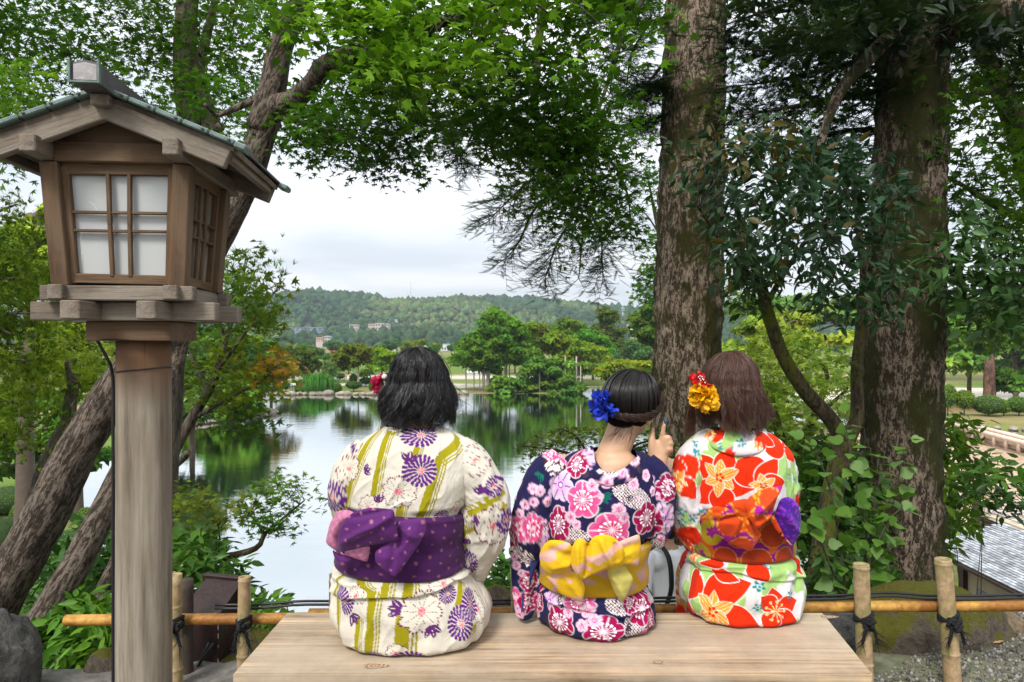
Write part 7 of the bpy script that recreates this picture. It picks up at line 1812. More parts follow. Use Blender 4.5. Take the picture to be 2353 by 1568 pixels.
# --- leafy sapling in front of the right trunk: each big leaf is its own piece
def sapling():
    t = thing('sapling', 'young shrub with broad light green leaves in front of the right trunk', 'sapling', tuple(P(1960, 1420, 3.6)))
    r = np.random.default_rng(36); st = Acc(); BIG = None
    q = np.linspace(0, 2 * math.pi, 17)[:-1]; a = q
    prof = [(0, 0, 0), (-.30, .10, .03), (-.42, .32, .05), (-.36, .50, .03), (-.24, .60, 0), (-.20, .78, .0), (0, 1.02, -.06), (.20, .78, .0), (.24, .60, 0), (.36, .50, .03), (.42, .32, .05), (.30, .10, .03), (0, .3, -.01), (0, .6, -.02)]
    LV = np.array(prof); LF = np.array([[0, 12, 1], [1, 12, 2], [2, 12, 3], [3, 12, 13], [3, 13, 4], [4, 13, 5], [5, 13, 6], [6, 13, 7], [7, 13, 8], [8, 13, 9], [9, 13, 12], [9, 12, 10], [10, 12, 11], [11, 12, 0]])
    T, Y, Z, S, CC = [], [], [], [], []
    for pts in ([(1950, 1450, 3.7, .008), (1930, 1250, 3.6, .006), (1900, 1100, 3.55, .004), (1860, 1010, 3.5, .002)], [(1960, 1450, 3.7, .008), (1990, 1250, 3.55, .006), (1960, 1080, 3.5, .004), (1940, 960, 3.45, .002)], [(1970, 1450, 3.7, .008), (2030, 1250, 3.6, .006), (2060, 1120, 3.55, .004), (2080, 1010, 3.5, .002)], [(1950, 1450, 3.7, .008), (1900, 1280, 3.6, .005), (1850, 1180, 3.55, .003), (1800, 1120, 3.5, .002)],
                [(1960, 1450, 3.7, .007), (2000, 1300, 3.5, .005), (2040, 1200, 3.45, .003), (2090, 1150, 3.45, .002)], [(1990, 1300, 3.6, .005), (2010, 1150, 3.55, .003), (2000, 1030, 3.5, .002)]):
        w = wpath(pts, 26); st.add(*tube(w[:, :3], w[:, 3], 6)); tg = unit(np.gradient(w[:, :3], axis=0))
        for k in range(6, 26):
            for _ in range(2 if r.random() < .45 else 1):
                d = unit(tg[k] * .25 + r.normal(size=3) * np.array([1, .8, .25])); T.append(w[k, :3] + d * .03); Y.append(d + np.array([0, 0, -.35])); Z.append(unit(np.array([0, -.3, .8]) + r.normal(size=3) * .5)); S.append((.095 if k < 20 else .075) * (.7 + .5 * r.random())); f = r.random(); CC.append(np.array([.07, .165, .02]) * (1 - f) + np.array([.17, .30, .04]) * f)
                st.add(*tube(np.stack([w[k, :3], w[k, :3] + d * .015, T[-1]]), [.0018, .0015, .001], 4))
    sp = (np.array(T), frames(np.array(Z), np.array(Y), r=r), np.array(S), np.array(CC), (LV, LF)); leaf_parts(sp, 300, m_vcol('soft_leaf', .5, .38, spec=.4), t)
    under(st.build('stem', m_plain('green_stem', (.06, .055, .03), .8)), t)
sapling()

# --- shrubs on the slope
SH = [('shrub', 'glossy evergreen shrub under the lantern post beside the leaning trunk', [(90, 1420), (260, 1400), (260, 1560), (90, 1560)], 3.0, 3.6, 110, OVAL, .072, (.05, .14, .012), (.13, .26, .02), M_GLOSSY),
      ('shrub', 'leafy shrub behind the brown box over the water', [(395, 1240), (460, 1230), (530, 1300), (560, 1390), (520, 1400), (400, 1330)], 3.4, 4.2, 80, OVAL, .07, (.03, .085, .012), (.08, .18, .02), M_GLOSSY),
      ('shrub', 'low green shrub behind the bamboo post left of the bench', [(530, 1360), (640, 1390), (660, 1480), (540, 1500)], 3.2, 3.8, 34, OVAL, .07, (.04, .11, .012), (.10, .21, .02), M_GLOSSY),
      ('shrub', 'dim shrub between the leaning trunks at the left', [(130, 1230), (260, 1180), (262, 1420), (100, 1430), (60, 1350)], 4.0, 5.2, 80, OVAL, .10, (.03, .09, .015), (.07, .16, .03), M_GLOSSY),
      ('shrub', 'small bush seen between the striped and the navy kimono', [(1120, 1320), (1180, 1270), (1195, 1380), (1130, 1400)], 3.4, 3.9, 24, OVAL, .07, (.04, .11, .012), (.10, .20, .02), M_GLOSSY),
      ('shrub', 'dense dark shrub to the right of the red kimono', [(1820, 1080), (1960, 1000), (2000, 1180), (2000, 1400), (1830, 1410)], 4.6, 5.8, 170, OVAL, .10, (.022, .065, .010), (.06, .14, .016), M_LEAF),
      ('shrub', 'feathery green shrub right of the broad dark trunk', [(2150, 970), (2200, 940), (2240, 1010), (2280, 1100), (2225, 1240), (2150, 1270)], 5.0, 6.2, 80, OVAL, .085, (.04, .10, .012), (.12, .22, .02), M_LEAF),
      ('shrub', 'low leafy branch in front of the shingle roof', [(2290, 1060), (2420, 1000), (2420, 1150), (2330, 1150), (2240, 1080)], 4.2, 4.8, 9, OVAL, .085, (.03, .085, .012), (.07, .16, .02), M_GLOSSY),
      ('shrub', 'sprig of dark leaves across the shingle roof edge', [(2210, 1120), (2353, 1100), (2353, 1150), (2250, 1190)], 4.4, 5.2, 14, OVAL, .07, (.02, .06, .012), (.05, .12, .02), M_GLOSSY),
      ('shrub', 'dark shrub on the slope under the sapling', [(1880, 1280), (2000, 1240), (2060, 1390), (1900, 1400)], 3.9, 4.6, 50, OVAL, .08, (.018, .05, .010), (.05, .11, .016), M_GLOSSY)]
for k, (nm, lab, poly, d0, d1, n, leaf, size, lo, hi, mt) in enumerate(SH):
    r = np.random.default_rng(200 + k); c = zone_points(poly, d0, d1, n, .3, 2, 140 + k, r); mid = c.mean(0); foot = np.array([mid[0], mid[1], land_z(mid[:1], mid[1:2])[0]]) if 'roof' not in lab else mid + np.array([1.3, .3, -.5])
    t = thing(nm, lab, 'shrub', tuple(foot), 'shrubs on the slope'); A = Acc(); tw = Acc(); A.add(*spray_mesh(sprays(c, leaf, 13, size * 1.3, size, cols_for(c, lo, hi, k, 3), .5, .5, .3, .35, r)))
    stems = np.concatenate([spline(np.stack([foot + r.normal(size=3) * .05, (foot + cc_) / 2 + r.normal(size=3) * .06, cc_]), 8) for cc_ in c[::6]]); 
    for cc_ in c[::14]: tw.add(*tube(spline(np.stack([foot + r.normal(size=3) * (.08, .08, .02), (foot + cc_) / 2 + r.normal(size=3) * .08, cc_]), 8), np.linspace(.006, .0015, 8), 5, False))
    under(A.build('foliage', mt), t); under(tw.build('stem', M_TWIG), t)
# slender branch with small maple leaves left of the middle woman and behind
def sprig_tree(label, branches, zones, seed, cat='tree', name='small_tree'):
    t = thing(name, label, cat, tuple(P(*branches[0][0][:3]))); tr = Acc(); Ls = []
    for pts in branches: q = limbs(tr, pts, 24, 8, .1, seed); Ls.append(q[:, :3])
    under(tr.build('trunk', BARK_DARK), t); L = np.vstack(Ls); A = Acc(); tw = Acc(); r = np.random.default_rng(seed)
    for k, (poly, d0, d1, n, sz, lo, hi) in enumerate(zones):
        c = zone_points(poly, d0, d1, n, .36, 2, seed + k, r); A.add(*spray_mesh(sprays(c, MAPLE5, 14, sz * 2.2, sz, cols_for(c, lo, hi, k), .2, .35, .3, .35, r))); twigs_to(tw, c, L, .006, .0012, 70, k)
    under(A.build('crown', M_LEAF), t); under(tw.build('twig', M_TWIG), t)['kind'] = 'stuff'
sprig_tree('small maple with yellowish sprays below the blue hair flower', [[(1420, 1420, 4.9, .04), (1400, 1200, 4.8, .03), (1370, 1080, 4.7, .02), (1300, 1040, 4.6, .01), (1200, 1025, 4.6, .003)], [(1390, 1120, 4.8, .02), (1450, 1030, 4.9, .012), (1500, 1010, 5, .005)], [(1370, 1085, 4.7, .012), (1320, 1000, 4.7, .007), (1290, 985, 4.7, .003)]],
           [([(1185, 1010), (1290, 985), (1400, 980), (1400, 1010), (1260, 1050), (1200, 1090), (1225, 1040)], 4.5, 5.0, 34, .045, (.10, .15, .02), (.20, .24, .03)), ([(1440, 1000), (1560, 990), (1560, 1140), (1460, 1120)], 4.8, 5.6, 50, .05, (.04, .10, .012), (.10, .18, .02))], 51)
sprig_tree('light green broadleaf tree with many sprays behind the forked stem', [[(1800, 1400, 9.2, .14), (1810, 1200, 9.0, .12), (1800, 1050, 9.0, .09), (1780, 950, 9.0, .05), (1760, 860, 9.0, .02)], [(1805, 1080, 9, .07), (1870, 960, 9.0, .05), (1900, 860, 9.0, .03), (1880, 830, 9, .02)], [(1800, 1040, 9, .05), (1740, 980, 8.8, .03), (1700, 930, 8.7, .012)], [(1870, 960, 9, .04), (1940, 900, 9, .02), (1980, 850, 9, .01)]],
           [([(1690, 830), (1760, 760), (1860, 770), (1960, 830), (1990, 950), (1980, 1100), (1850, 1150), (1740, 1120), (1700, 980)], 8.0, 10.5, 300, .105, (.11, .19, .02), (.27, .35, .05)), ([(1780, 1000), (1960, 1000), (1980, 1200), (1820, 1180)], 8, 10, 110, .10, (.05, .11, .015), (.12, .2, .03))], 52)
sprig_tree('leafy tree on the left edge of the middle trunk over the hill', [[(1640, 1250, 9.4, .12), (1600, 900, 9.4, .10), (1550, 700, 9.4, .07), (1520, 560, 9.3, .04), (1490, 420, 9.3, .012)], [(1540, 650, 9.4, .03), (1500, 620, 9.4, .02), (1460, 640, 9.4, .006)], [(1525, 560, 9.3, .02), (1490, 500, 9.3, .01), (1450, 460, 9.3, .004)]],
           [([(1460, 420), (1500, 360), (1530, 420), (1525, 700), (1470, 690), (1455, 640), (1500, 600), (1480, 560), (1500, 500)], 8.8, 9.8, 70, .085, (.03, .085, .012), (.08, .17, .02)), ([(1660, 640), (1780, 650), (1760, 760), (1670, 720)], 8.8, 9.8, 40, .09, (.05, .12, .015), (.12, .22, .02))], 53)
# ------------------------------------------------------------ far bank, island pines, bushes
c5 = lambda x, y: (1034.1 + .2051 * x, 677.9 + .2051 * y)
c4 = lambda x, y: (603.2 + .1343 * x, 735.4 + .1343 * y)
c1 = lambda x, y: (2010.8 + .3299 * x, 632 + .3299 * y)
c2 = lambda x, y: (2010.8 + .3041 * x, 1091.5 + .3041 * y)
BARK_FAR = m_plain('far_bark', (.10, .075, .055), .9, 3, .5)
BARK_RED = m_plain('red_pine_bark', (.16, .085, .055), .9, 3, .5)
M_POLE = m_plain('support_pole', (.36, .32, .26), .8, 6, .3)
def gz_at(x, y): return float(land_z(np.array([x]), np.array([y]))[0])
def pads_in(poly, d, n, rx, seed, depth=1.0):
    """pad centres spread over an outline, kept apart, with real depth"""
    r = np.random.default_rng(seed); q = sample_poly(poly, n * 14, r); keep = []
    for p in q:
        if all(((p - k) / (1, .55)) @ ((p - k) / (1, .55)) > (rx * .62) ** 2 for k in keep): keep.append(p)
        if len(keep) >= n: break
    keep = np.array(keep); dd = d + (r.random(len(keep)) - .5) * depth * 2
    return np.stack([P(x, y, z) for (x, y), z in zip(keep, dd)])
GAIN = np.array([1.55, 1.45, 1.0])
def pad_tree(label, conv, poly, d, rx, col, seed, n=60, per=150, leaf=.42, squash=.36, trunk=None, depth=2.0, group=None, poles=(), dv=.3, name='pine_tree', hub=None, under_=.35, bark=None):
    poly = np.array([conv(*p) for p in poly]) if conv else np.array(poly, float)
    per = int(per * .8); leaf *= 1.08; c = pads_in(poly, d, n, rx, seed, depth); r = np.random.default_rng(seed + 1); k = d / FOC; rad = rx * k * (.55 + .35 * r.random(len(c)))
    mid = c.mean(0); bx_, by_ = (mid[0], mid[1]) if trunk is None else P(trunk[0], 0, d)[:2]
    base = np.array([bx_, by_, gz_at(bx_, by_) - .1]); t = thing(name, label, 'tree', tuple(base), group)
    tr = Acc(); top = c[np.argmax(c[:, 2])]; H = top[2] - base[2]; tp = np.array([base[0] * .45 + top[0] * .55, base[1], top[2] - .3])
    w0 = max(.12, H * .028); path = spline(np.stack([base, base + (0, 0, H * .3), (base + tp) / 2 + (r.normal() * .2, 0, H * .12), tp]), 16); tr.add(*tube(path, np.linspace(w0, w0 * .25, 16), 9, True, .15, seed))
    for p in c[:: max(1, len(c) // 40)]:
        z = np.clip(p[2] - .25 * abs(p[0] - base[0]), base[2] + H * .2, tp[2]); a = path[np.argmin(abs(path[:, 2] - z))]
        tr.add(*tube(spline(np.stack([a, (a + p) / 2 + (0, 0, .1 * H * .2), p - (0, 0, .1)]), 7), np.linspace(w0 * .38, .03, 7), 5, False))
    under(tr.build('trunk', bark or BARK_FAR), t)
    V, F, cc = shell_leaves(c, rad, per, leaf, np.array(col) * GAIN, DIAMOND, squash, .45, dv, .12, .72, under_, r)
    under(obj('crown', V, F, M_FAR, None, cc), t)
    for (x, y0, y1, w) in poles:
        X, Y0 = conv(x, y0); _, Y1 = conv(x, y1); a, b = P(X, Y1, d - .8), P(X, Y0, d - .8); a[2] = min(a[2], gz_at(a[0], a[1])) - .2
        pv, pf = tube(np.stack([a, (a + b) / 2, b]), w, 7); under(obj('support_pole', pv, pf, M_POLE, t), t) if False else under(obj('support_pole', pv, pf, M_POLE), t)
    return t
pad_tree('great spreading black pine on poles at the far water edge', c5, [(390, 200), (480, 165), (600, 220), (650, 270), (740, 290), (800, 390), (890, 480), (900, 560), (1020, 650), (960, 720), (860, 740), (760, 745), (540, 790), (520, 860), (280, 840), (60, 790), (0, 740), (100, 600), (150, 520), (290, 440), (310, 380), (350, 270)], 95, 21, (.065, .145, .018), 1, 110, 170, .42, .34, c5(560, 0), 4.5,
         poles=((178, 820, 1085, .10), (268, 820, 1050, .09), (332, 830, 1070, .07), (368, 830, 1085, .10), (386, 830, 1060, .08), (430, 850, 1030, .22), (632, 730, 925, .12), (615, 730, 900, .08), (665, 740, 900, .09), (412, 860, 1040, .06)))
pad_tree('low spreading pine boughs dipping to the water below the great pine', c5, [(460, 970), (560, 905), (740, 950), (800, 820), (900, 740), (1060, 695), (1200, 720), (1360, 770), (1290, 840), (1480, 1040), (1360, 1095), (1100, 1115), (1020, 1085), (820, 1075), (740, 1075), (600, 1095), (470, 1065)], 92.5, 22, (.075, .165, .03), 2, 62, 190, .42, .40, c5(900, 0), 1.8, poles=((1003, 845, 930, .11), (1290, 680, 910, .07), (1415, 690, 900, .10), (1463, 800, 905, .07)))
pad_tree('yellow green pine spreading right of the great pine', c5, [(790, 350), (960, 330), (1140, 375), (1190, 430), (1300, 470), (1440, 500), (1530, 560), (1680, 600), (1795, 690), (1760, 735), (1500, 745), (1300, 705), (1000, 640), (870, 470)], 106, 20, (.105, .165, .015), 3, 75, 150, .45, .38, c5(1300, 0), 3, bark=BARK_RED)
pad_tree('dark flat-topped pine against the hill', c5, [(1165, 400), (1230, 280), (1330, 275), (1430, 300), (1525, 400), (1480, 450), (1330, 510), (1190, 440)], 116, 16, (.07, .13, .015), 4, 34, 130, .42, .36, c5(1340, 0), 2, bark=BARK_RED)
pad_tree('rounded bright green tree right of the flat-topped pine', c5, [(1370, 500), (1500, 400), (1620, 410), (1720, 480), (1825, 610), (1770, 670), (1700, 610), (1530, 565)], 113, 16, (.05, .15, .015), 5, 36, 150, .4, .5, c5(1600, 0), 2, name='broadleaf_tree')
pad_tree('tall thin pine rising above the other trees', c5, [(1660, 180), (1740, 138), (1820, 170), (1855, 230), (1870, 330), (1800, 400), (1970, 395), (1900, 470), (1925, 520), (1880, 610), (1760, 590), (1730, 430), (1590, 380), (1585, 330), (1690, 350)], 122, 13, (.06, .095, .02), 6, 46, 120, .42, .45, c5(1755, 0), 2)
pad_tree('pine with layered boughs just left of the fir trunk', c5, [(2040, 280), (2110, 205), (2190, 190), (2200, 110), (2330, 70), (2400, 300), (2400, 600), (2230, 560), (2090, 450)], 70, 24, (.06, .12, .025), 7, 30, 170, .34, .32, c5(2360, 0), 2)
pad_tree('grey green trees beyond the lawn', c5, [(1800, 650), (1990, 580), (2060, 520), (2200, 540), (2330, 600), (2330, 740), (1880, 740)], 135, 18, (.045, .10, .035), 8, 34, 130, .5, .6, c5(2050, 0), 4, name='broadleaf_tree')
pad_tree('yellow green maple beside the lawn across the pond', c5, [(1640, 880), (1800, 760), (1960, 740), (2150, 770), (2290, 760), (2290, 980), (2050, 960), (1900, 920), (1760, 960)], 84, 22, (.13, .19, .015), 9, 40, 150, .38, .3, c5(2000, 0), 3, name='maple_tree', dv=.35)
pad_tree('shrubby pine under the yellow green pine', c5, [(1290, 800), (1480, 770), (1670, 790), (1640, 880), (1300, 890)], 103, 17, (.085, .15, .02), 10, 22, 120, .4, .35, c5(1480, 0), 1.5)
# far bank, left
pad_tree('umbrella-shaped olive green tree with pale trunk on the far bank', c4, [(1240, 640), (1330, 560), (1460, 450), (1600, 438), (1760, 470), (1860, 600), (1790, 720), (1600, 750), (1420, 850), (1330, 800), (1265, 740)], 98, 15, (.07, .095, .012), 11, 44, 140, .4, .45, c4(1640, 0), 2, name='broadleaf_tree', bark=m_plain('pale_trunk', (.38, .34, .28), .8, 3, .3))
pad_tree('bright green layered pine on the far bank', c4, [(1790, 760), (1850, 600), (1990, 460), (2060, 530), (2250, 580), (2320, 680), (2250, 770), (2160, 830), (1900, 855)], 112, 14, (.10, .185, .012), 12, 46, 140, .42, .4, c4(2040, 0), 2.5)
pad_tree('dark pine left of the red brick building', c4, [(505, 660), (555, 520), (620, 490), (780, 515), (900, 610), (950, 700), (1010, 775), (860, 880), (700, 890), (560, 810)], 108, 15, (.045, .075, .012), 13, 50, 140, .42, .42, c4(740, 0), 2.5)
pad_tree('dark pine second from the left on the far bank', c4, [(260, 580), (320, 505), (420, 520), (465, 570), (520, 700), (420, 760), (300, 700)], 112, 14, (.05, .07, .015), 14, 28, 130, .42, .42, c4(390, 0), 2)
pad_tree('orange tinted maple on the left far bank', c4, [(-60, 640), (60, 590), (200, 560), (330, 610), (500, 720), (560, 820), (690, 890), (640, 930), (450, 960), (200, 1050), (-40, 1100), (-100, 850)], 72, 19, (.17, .145, .012), 15, 60, 160, .3, .35, c4(150, 0), 3, name='maple_tree', dv=.45)
pad_tree('green maple at the left point of the pond', c4, [(-200, 300), (-60, 330), (60, 440), (140, 480), (90, 650), (-60, 720), (-260, 700)], 66, 26, (.10, .19, .02), 16, 46, 170, .3, .45, c4(-100, 0), 3, name='maple_tree')
pad_tree('pale green pine in front of the red brick building', c4, [(1060, 840), (1110, 740), (1160, 680), (1270, 740), (1340, 830), (1300, 890), (1100, 885)], 106, 14, (.07, .13, .05), 17, 26, 130, .42, .4, c4(1200, 0), 2)
pad_tree('cloud-clipped small pine on the far bank', c4, [(1670, 910), (1720, 870), (1820, 870), (1870, 920), (1800, 960), (1700, 960)], 103, 11, (.08, .14, .015), 18, 8, 130, .3, .42, c4(1770, 0), .8)
# left side woods in the middle distance
for k, (lab, poly, d, rx, col, nm) in enumerate((('light green pine seen left of the lantern post', [(110, 700), (260, 690), (262, 880), (120, 880), (60, 780)], 26, 34, (.13, .22, .04), 'pine_tree'), ('deep green tree at the left edge below the cedar', [(-60, 900), (100, 880), (240, 960), (240, 1080), (-60, 1090)], 30, 34, (.05, .12, .02), 'broadleaf_tree'),
        ('bright pine between lantern and cedar', [(-40, 560), (130, 480), (150, 640), (0, 700)], 22, 34, (.16, .24, .04), 'pine_tree'), ('grey green pine right of the lantern post', [(395, 800), (480, 790), (500, 900), (480, 960), (395, 960)], 44, 26, (.09, .18, .06), 'pine_tree'), ('dark green tree beyond the yellowing maple', [(470, 740), (600, 790), (610, 900), (480, 900)], 64, 24, (.04, .10, .02), 'broadleaf_tree'), ('low pine over the left bank rocks', [(430, 890), (560, 880), (600, 940), (450, 960)], 60, 22, (.07, .15, .02), 'pine_tree'))):
    pad_tree(lab, None, poly, d, rx, col, 30 + k, 40, 200, .010 * d, .4, None, d * .05, name=nm)
# right side, between and beyond the trunks
for k, (lab, poly, d, rx, col, nm) in enumerate((('soft green pine seen between the fir trunks', [(1660, 760), (1760, 720), (1900, 740), (1990, 760), (1990, 840), (1860, 830), (1670, 860)], 48, 34, (.15, .21, .035), 'pine_tree'), ('blue green pine high between the fir trunks', [(1690, 690), (1800, 690), (1990, 690), (1990, 740), (1760, 750)], 62, 30, (.08, .15, .05), 'pine_tree'),
        ('layered green pine right of the broad trunk', [(2155, 740), (2290, 735), (2300, 800), (2280, 850), (2160, 850)], 68, 26, (.10, .20, .05), 'pine_tree'), ('shaded pine behind the broken stump', [(2250, 700), (2400, 720), (2400, 850), (2300, 850)], 78, 26, (.05, .11, .04), 'pine_tree'), ('dark bushy pine at the right edge by the lawn', [(2285, 860), (2420, 860), (2420, 890), (2290, 890)], 66, 18, (.05, .11, .02), 'pine_tree'), ('far dark trees behind the layered pine', [(2150, 690), (2420, 690), (2420, 760), (2150, 770)], 110, 34, (.04, .09, .03), 'broadleaf_tree'), ('clipped green shrubs between the fir trunks', [(1700, 930), (1780, 900), (1800, 960), (1720, 1000)], 40, 24, (.10, .19, .02), 'broadleaf_tree'))):
    pad_tree(lab, None, poly, d, rx, col, 50 + k, 34, 200, .0085 * d, .34, None, d * .04, name=nm, under_=.25)
# belt of trees between the pond and the hill: three kinds, copied
r = np.random.default_rng(77); protos = []
for k in range(4):
    n = 26; u = unit(r.normal(size=(n, 3))) * (r.random((n, 1)) ** .4); c = u * np.array([3.6, 3.6, 2.6]) + np.array([0, 0, 6.0]); V, F, cc = shell_leaves(c, 1.0 + .7 * r.random(n), 90, .8, [(.07, .16, .025), (.045, .10, .025), (.16, .22, .02), (.08, .15, .045)][k], DIAMOND, .7, .4, .3, .15, .7, .5, r)
    me = mesh_from('crown', V, F, cc); me.materials.append(M_FAR); tv, tf = tube([(0, 0, -.5), (.1, 0, 2), (0, .1, 5), (.1, 0, 7)], [.3, .24, .18, .08], 8); mt = mesh_from('trunk', tv, tf); mt.materials.append(BARK_FAR); protos.append((me, mt))
for k in range(84):
    d = 124 + 190 * r.random() ** 1.3; X = 560 + 1000 * r.random() if k < 64 else 1500 + 900 * r.random(); x = (X - 1176.5) * d / FOC
    kd = ('mid green', 'dark green', 'yellow green', 'grey green')[k % 4]; t = thing('broadleaf_tree', f'{kd} low tree in the belt of trees between pond and town', 'tree', (x, d, gz_at(x, d)), f'{kd} trees between pond and town'); s = .36 + .28 * r.random(); t.scale = (s, s, s * (.75 + .25 * r.random())); t.rotation_euler = (0, 0, r.random() * 6)
    me, mt = protos[k % 4]; obj_me('crown', me, t); obj_me('trunk', mt, t)

# clipped round bushes
def bush(label, X, Y, d, wx, hy, col, seed, group, conv=None):
    r = np.random.default_rng(seed); k = d / FOC; p = P(X, Y, d); z0 = gz_at(p[0], p[1]); w, h = wx * k, max(hy * k, (p[2] - z0) * .6); cz = max(p[2], z0 + h * .5)
    t = thing('clipped_bush', label, 'bush', (p[0], p[1], z0), group)
    c = np.array([p]) ; c[0, 2] = cz; V, F, cc = shell_leaves(c, np.array([1.0]), 1000, .08 * d / 60 / w * 1.6, col, DIAMOND, 1, .25, 0, .1, .93, .55, r); n = fbm((V - c[0]) * 2.2, 3, seed) - .5
    V = c[0] + (V - c[0]) * (1 + .25 * n[:, None]) * np.array([w, w * .9, h]); under(obj('foliage', V, F, M_FAR, None, cc), t)
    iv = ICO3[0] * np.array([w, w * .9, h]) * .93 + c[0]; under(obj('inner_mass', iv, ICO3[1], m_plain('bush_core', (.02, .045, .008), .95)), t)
    sv, sf = tube([(p[0], p[1], z0 - .1), (p[0], p[1], cz)], [.06, .05], 6); under(obj('stem', sv, sf, BARK_FAR), t)
for k, (x, y, w, h, col, lab) in enumerate(((640, 1195, 85, 62, (.09, .16, .015), 'round clipped bush left of the ornamental grass'), (700, 1060, 95, 45, (.06, .10, .015), 'dark low bush behind the ornamental grass'), (1280, 1170, 72, 75, (.10, .16, .015), 'olive clipped bush right of the ornamental grass'), (1560, 1115, 140, 66, (.055, .12, .012), 'big dark clipped bush under the umbrella tree'), (1770, 1040, 105, 48, (.05, .10, .02), 'flat dark bush right of the pale trunk'), (1960, 1035, 85, 45, (.07, .13, .015), 'green bush near the parasol at the far bank'), (1990, 1105, 62, 62, (.06, .11, .012), 'rounded bush at the rocks by the far bank'), (760, 960, 85, 36, (.11, .18, .015), 'yellow green bush behind the walker with a backpack'), (1070, 950, 75, 36, (.07, .12, .02), 'bush behind the walker in red'), (1190, 945, 70, 45, (.08, .14, .02), 'bush behind the walker with a blue bag'), (1560, 1010, 64, 28, (.08, .14, .015), 'low bush left of the pale trunk'), (1860, 1142, 36, 20, (.10, .16, .015), 'tiny clipped bush among the far rocks'), (200, 1180, 110, 50, (.07, .14, .015), 'dark clipped bush at the left of the far bank'), (400, 1130, 100, 50, (.05, .10, .02), 'shaded bush beneath the orange maple'), (1330, 960, 70, 45, (.06, .11, .015), 'dark bush between the walkers on the far bank'))):
    X, Y = c4(x, y); d = 93 if y > 1090 else 99 if y > 1000 else 112; bush(lab, X, Y, d, w * .1343, h * .1343, col, 300 + k, 'clipped bushes on the far bank')
for k, (x, y, w, h, lab) in enumerate(((505, 845, 62, 38, 'clipped bush nearest the broad dark trunk'), (620, 868, 68, 46, 'bright clipped bush second from the broad trunk'), (790, 905, 112, 70, 'largest clipped bush on the stream bank'), (895, 935, 40, 26, 'small low bush beside the largest clipped bush'), (1000, 905, 80, 58, 'rightmost clipped bush on the stream bank'))):
    X, Y = c1(x, y); bush(lab, X, Y, 60, w * .3299, h * .3299, (.13, .23, .015), 330 + k, 'clipped bushes by the stream')
for k, (X, Y, w, h, d, col, lab) in enumerate(((20, 1150, 60, 34, 27, (.12, .21, .015), 'bright clipped mound at the left edge of the garden'), (95, 1130, 42, 30, 28, (.05, .12, .02), 'dark clipped mound behind the slender trunk'), (55, 1180, 28, 30, 25, (.13, .24, .012), 'light clipped mound beside the slender trunk'), (165, 1245, 45, 30, 24.5, (.14, .24, .02), 'yellow green mound between the leaning trunks'), (200, 1195, 28, 22, 26, (.15, .25, .02), 'small yellow green mound behind the leaning trunks'), (10, 1250, 50, 28, 22.5, (.06, .08, .02), 'olive mound low at the left edge'))):
    bush(lab, X, Y, d, w, h, col, 340 + k, 'clipped mounds at the left')
# ornamental grass
def grass_clump():
    X, Y = c4(965, 1290); b = P(X, Y, 90); b[2] = gz_at(b[0], b[1]); t = thing('ornamental_grass', 'tall clump of arching green grass at the far water edge', 'grass', tuple(b)); r = np.random.default_rng(88); A = Acc(); N = 700
    for k in range(N):
        a = r.random() * 6.283; L = 1.5 + 1.2 * r.random(); o = .9 + 1.6 * r.random(); p0 = b + np.array([r.normal() * .8, r.normal() * .5, 0]); s = np.array([-math.sin(a), math.cos(a), 0]) * .035; d = np.array([math.cos(a), math.sin(a), 0])
        m = p0 + d * o * .4 + np.array([0, 0, L]); e = p0 + d * o + np.array([0, 0, L * .55 * r.random() + .1]); m1 = (p0 + m) / 2 + np.array([0, 0, .25 * L]) - d * .1
        V = np.stack([p0 - s, p0 + s, m1 - s * 1.2, m1 + s * 1.2, m - s, m + s, e]); A.add(V, [np.array([[0, 1, 3, 2], [2, 3, 5, 4]]), np.array([[4, 5, 6]])], jitter_col((.06, .19, .025), 1, .35, .1, r))
    under(A.build('blade', M_FAR), t)
grass_clump()
# stones along the water
r = np.random.default_rng(99); pale_m = m_stone('shore_stone', (.20, .17, .13), (.42, .37, .30), None, sc=1.5)
stone_me = []
for k in range(5):
    V, F = ICO2[0].copy(), ICO2[1]; V *= (1 + .7 * (fbm(V * 1.3 + k * 9, 3, k) - .5))[:, None]; V[:, 2] *= .62
    me = mesh_from('shore_stone', V, F); me.materials.append(pale_m); stone_me.append(me)
def stone(x, y, s, lab, grp, k): o = obj_me('shore_stone', stone_me[k % 5]); o.location = (x, y, WATER_Z + .12 * s + .05); o.scale = (s * (.9 + .5 * r.random()), s, s * (.8 + .4 * r.random())); o.rotation_euler = (0, 0, r.random() * 6); tag(o, lab, 'stone', grp)
k = 0
def edge_stones(pts, step, lo, hi, lab, grp):
    global k
    q = np.array(pts, float); L = np.r_[0, np.cumsum(np.linalg.norm(np.diff(q, axis=0), axis=1))]; u = 0
    while u < L[-1]:
        x, y = np.interp(u, L, q[:, 0]), np.interp(u, L, q[:, 1]); s = lo + (hi - lo) * r.random() ** 1.6; stone(x + r.normal() * .12, y + .1 + r.normal() * .12, s, lab, grp, k); k += 1; u += s * 1.5 + step * r.random()
edge_stones([(-31, 88), (-24, 88.8), (-17, 88.5), (-10, 90), (-6, 89.5)], .25, .35, .8, 'pale stone in the row along the far pond edge', 'stones along the far pond edge')
edge_stones([(-27, 56), (-24, 61.5), (-22.6, 65.2), (-25.5, 68)], .2, .3, .7, 'pale stone at the left point of the pond', 'stones at the left point')
edge_stones([(26, 98), (18, 101.5), (10.5, 102)], .3, .2, .4, 'small white stone edging the lawn across the pond', 'stones edging the lawn')
edge_stones([(27, 66), (34, 58), (41, 52), (50, 46)], 1.3, .25, .5, 'pale stone edging the stream bank', 'stones edging the stream')
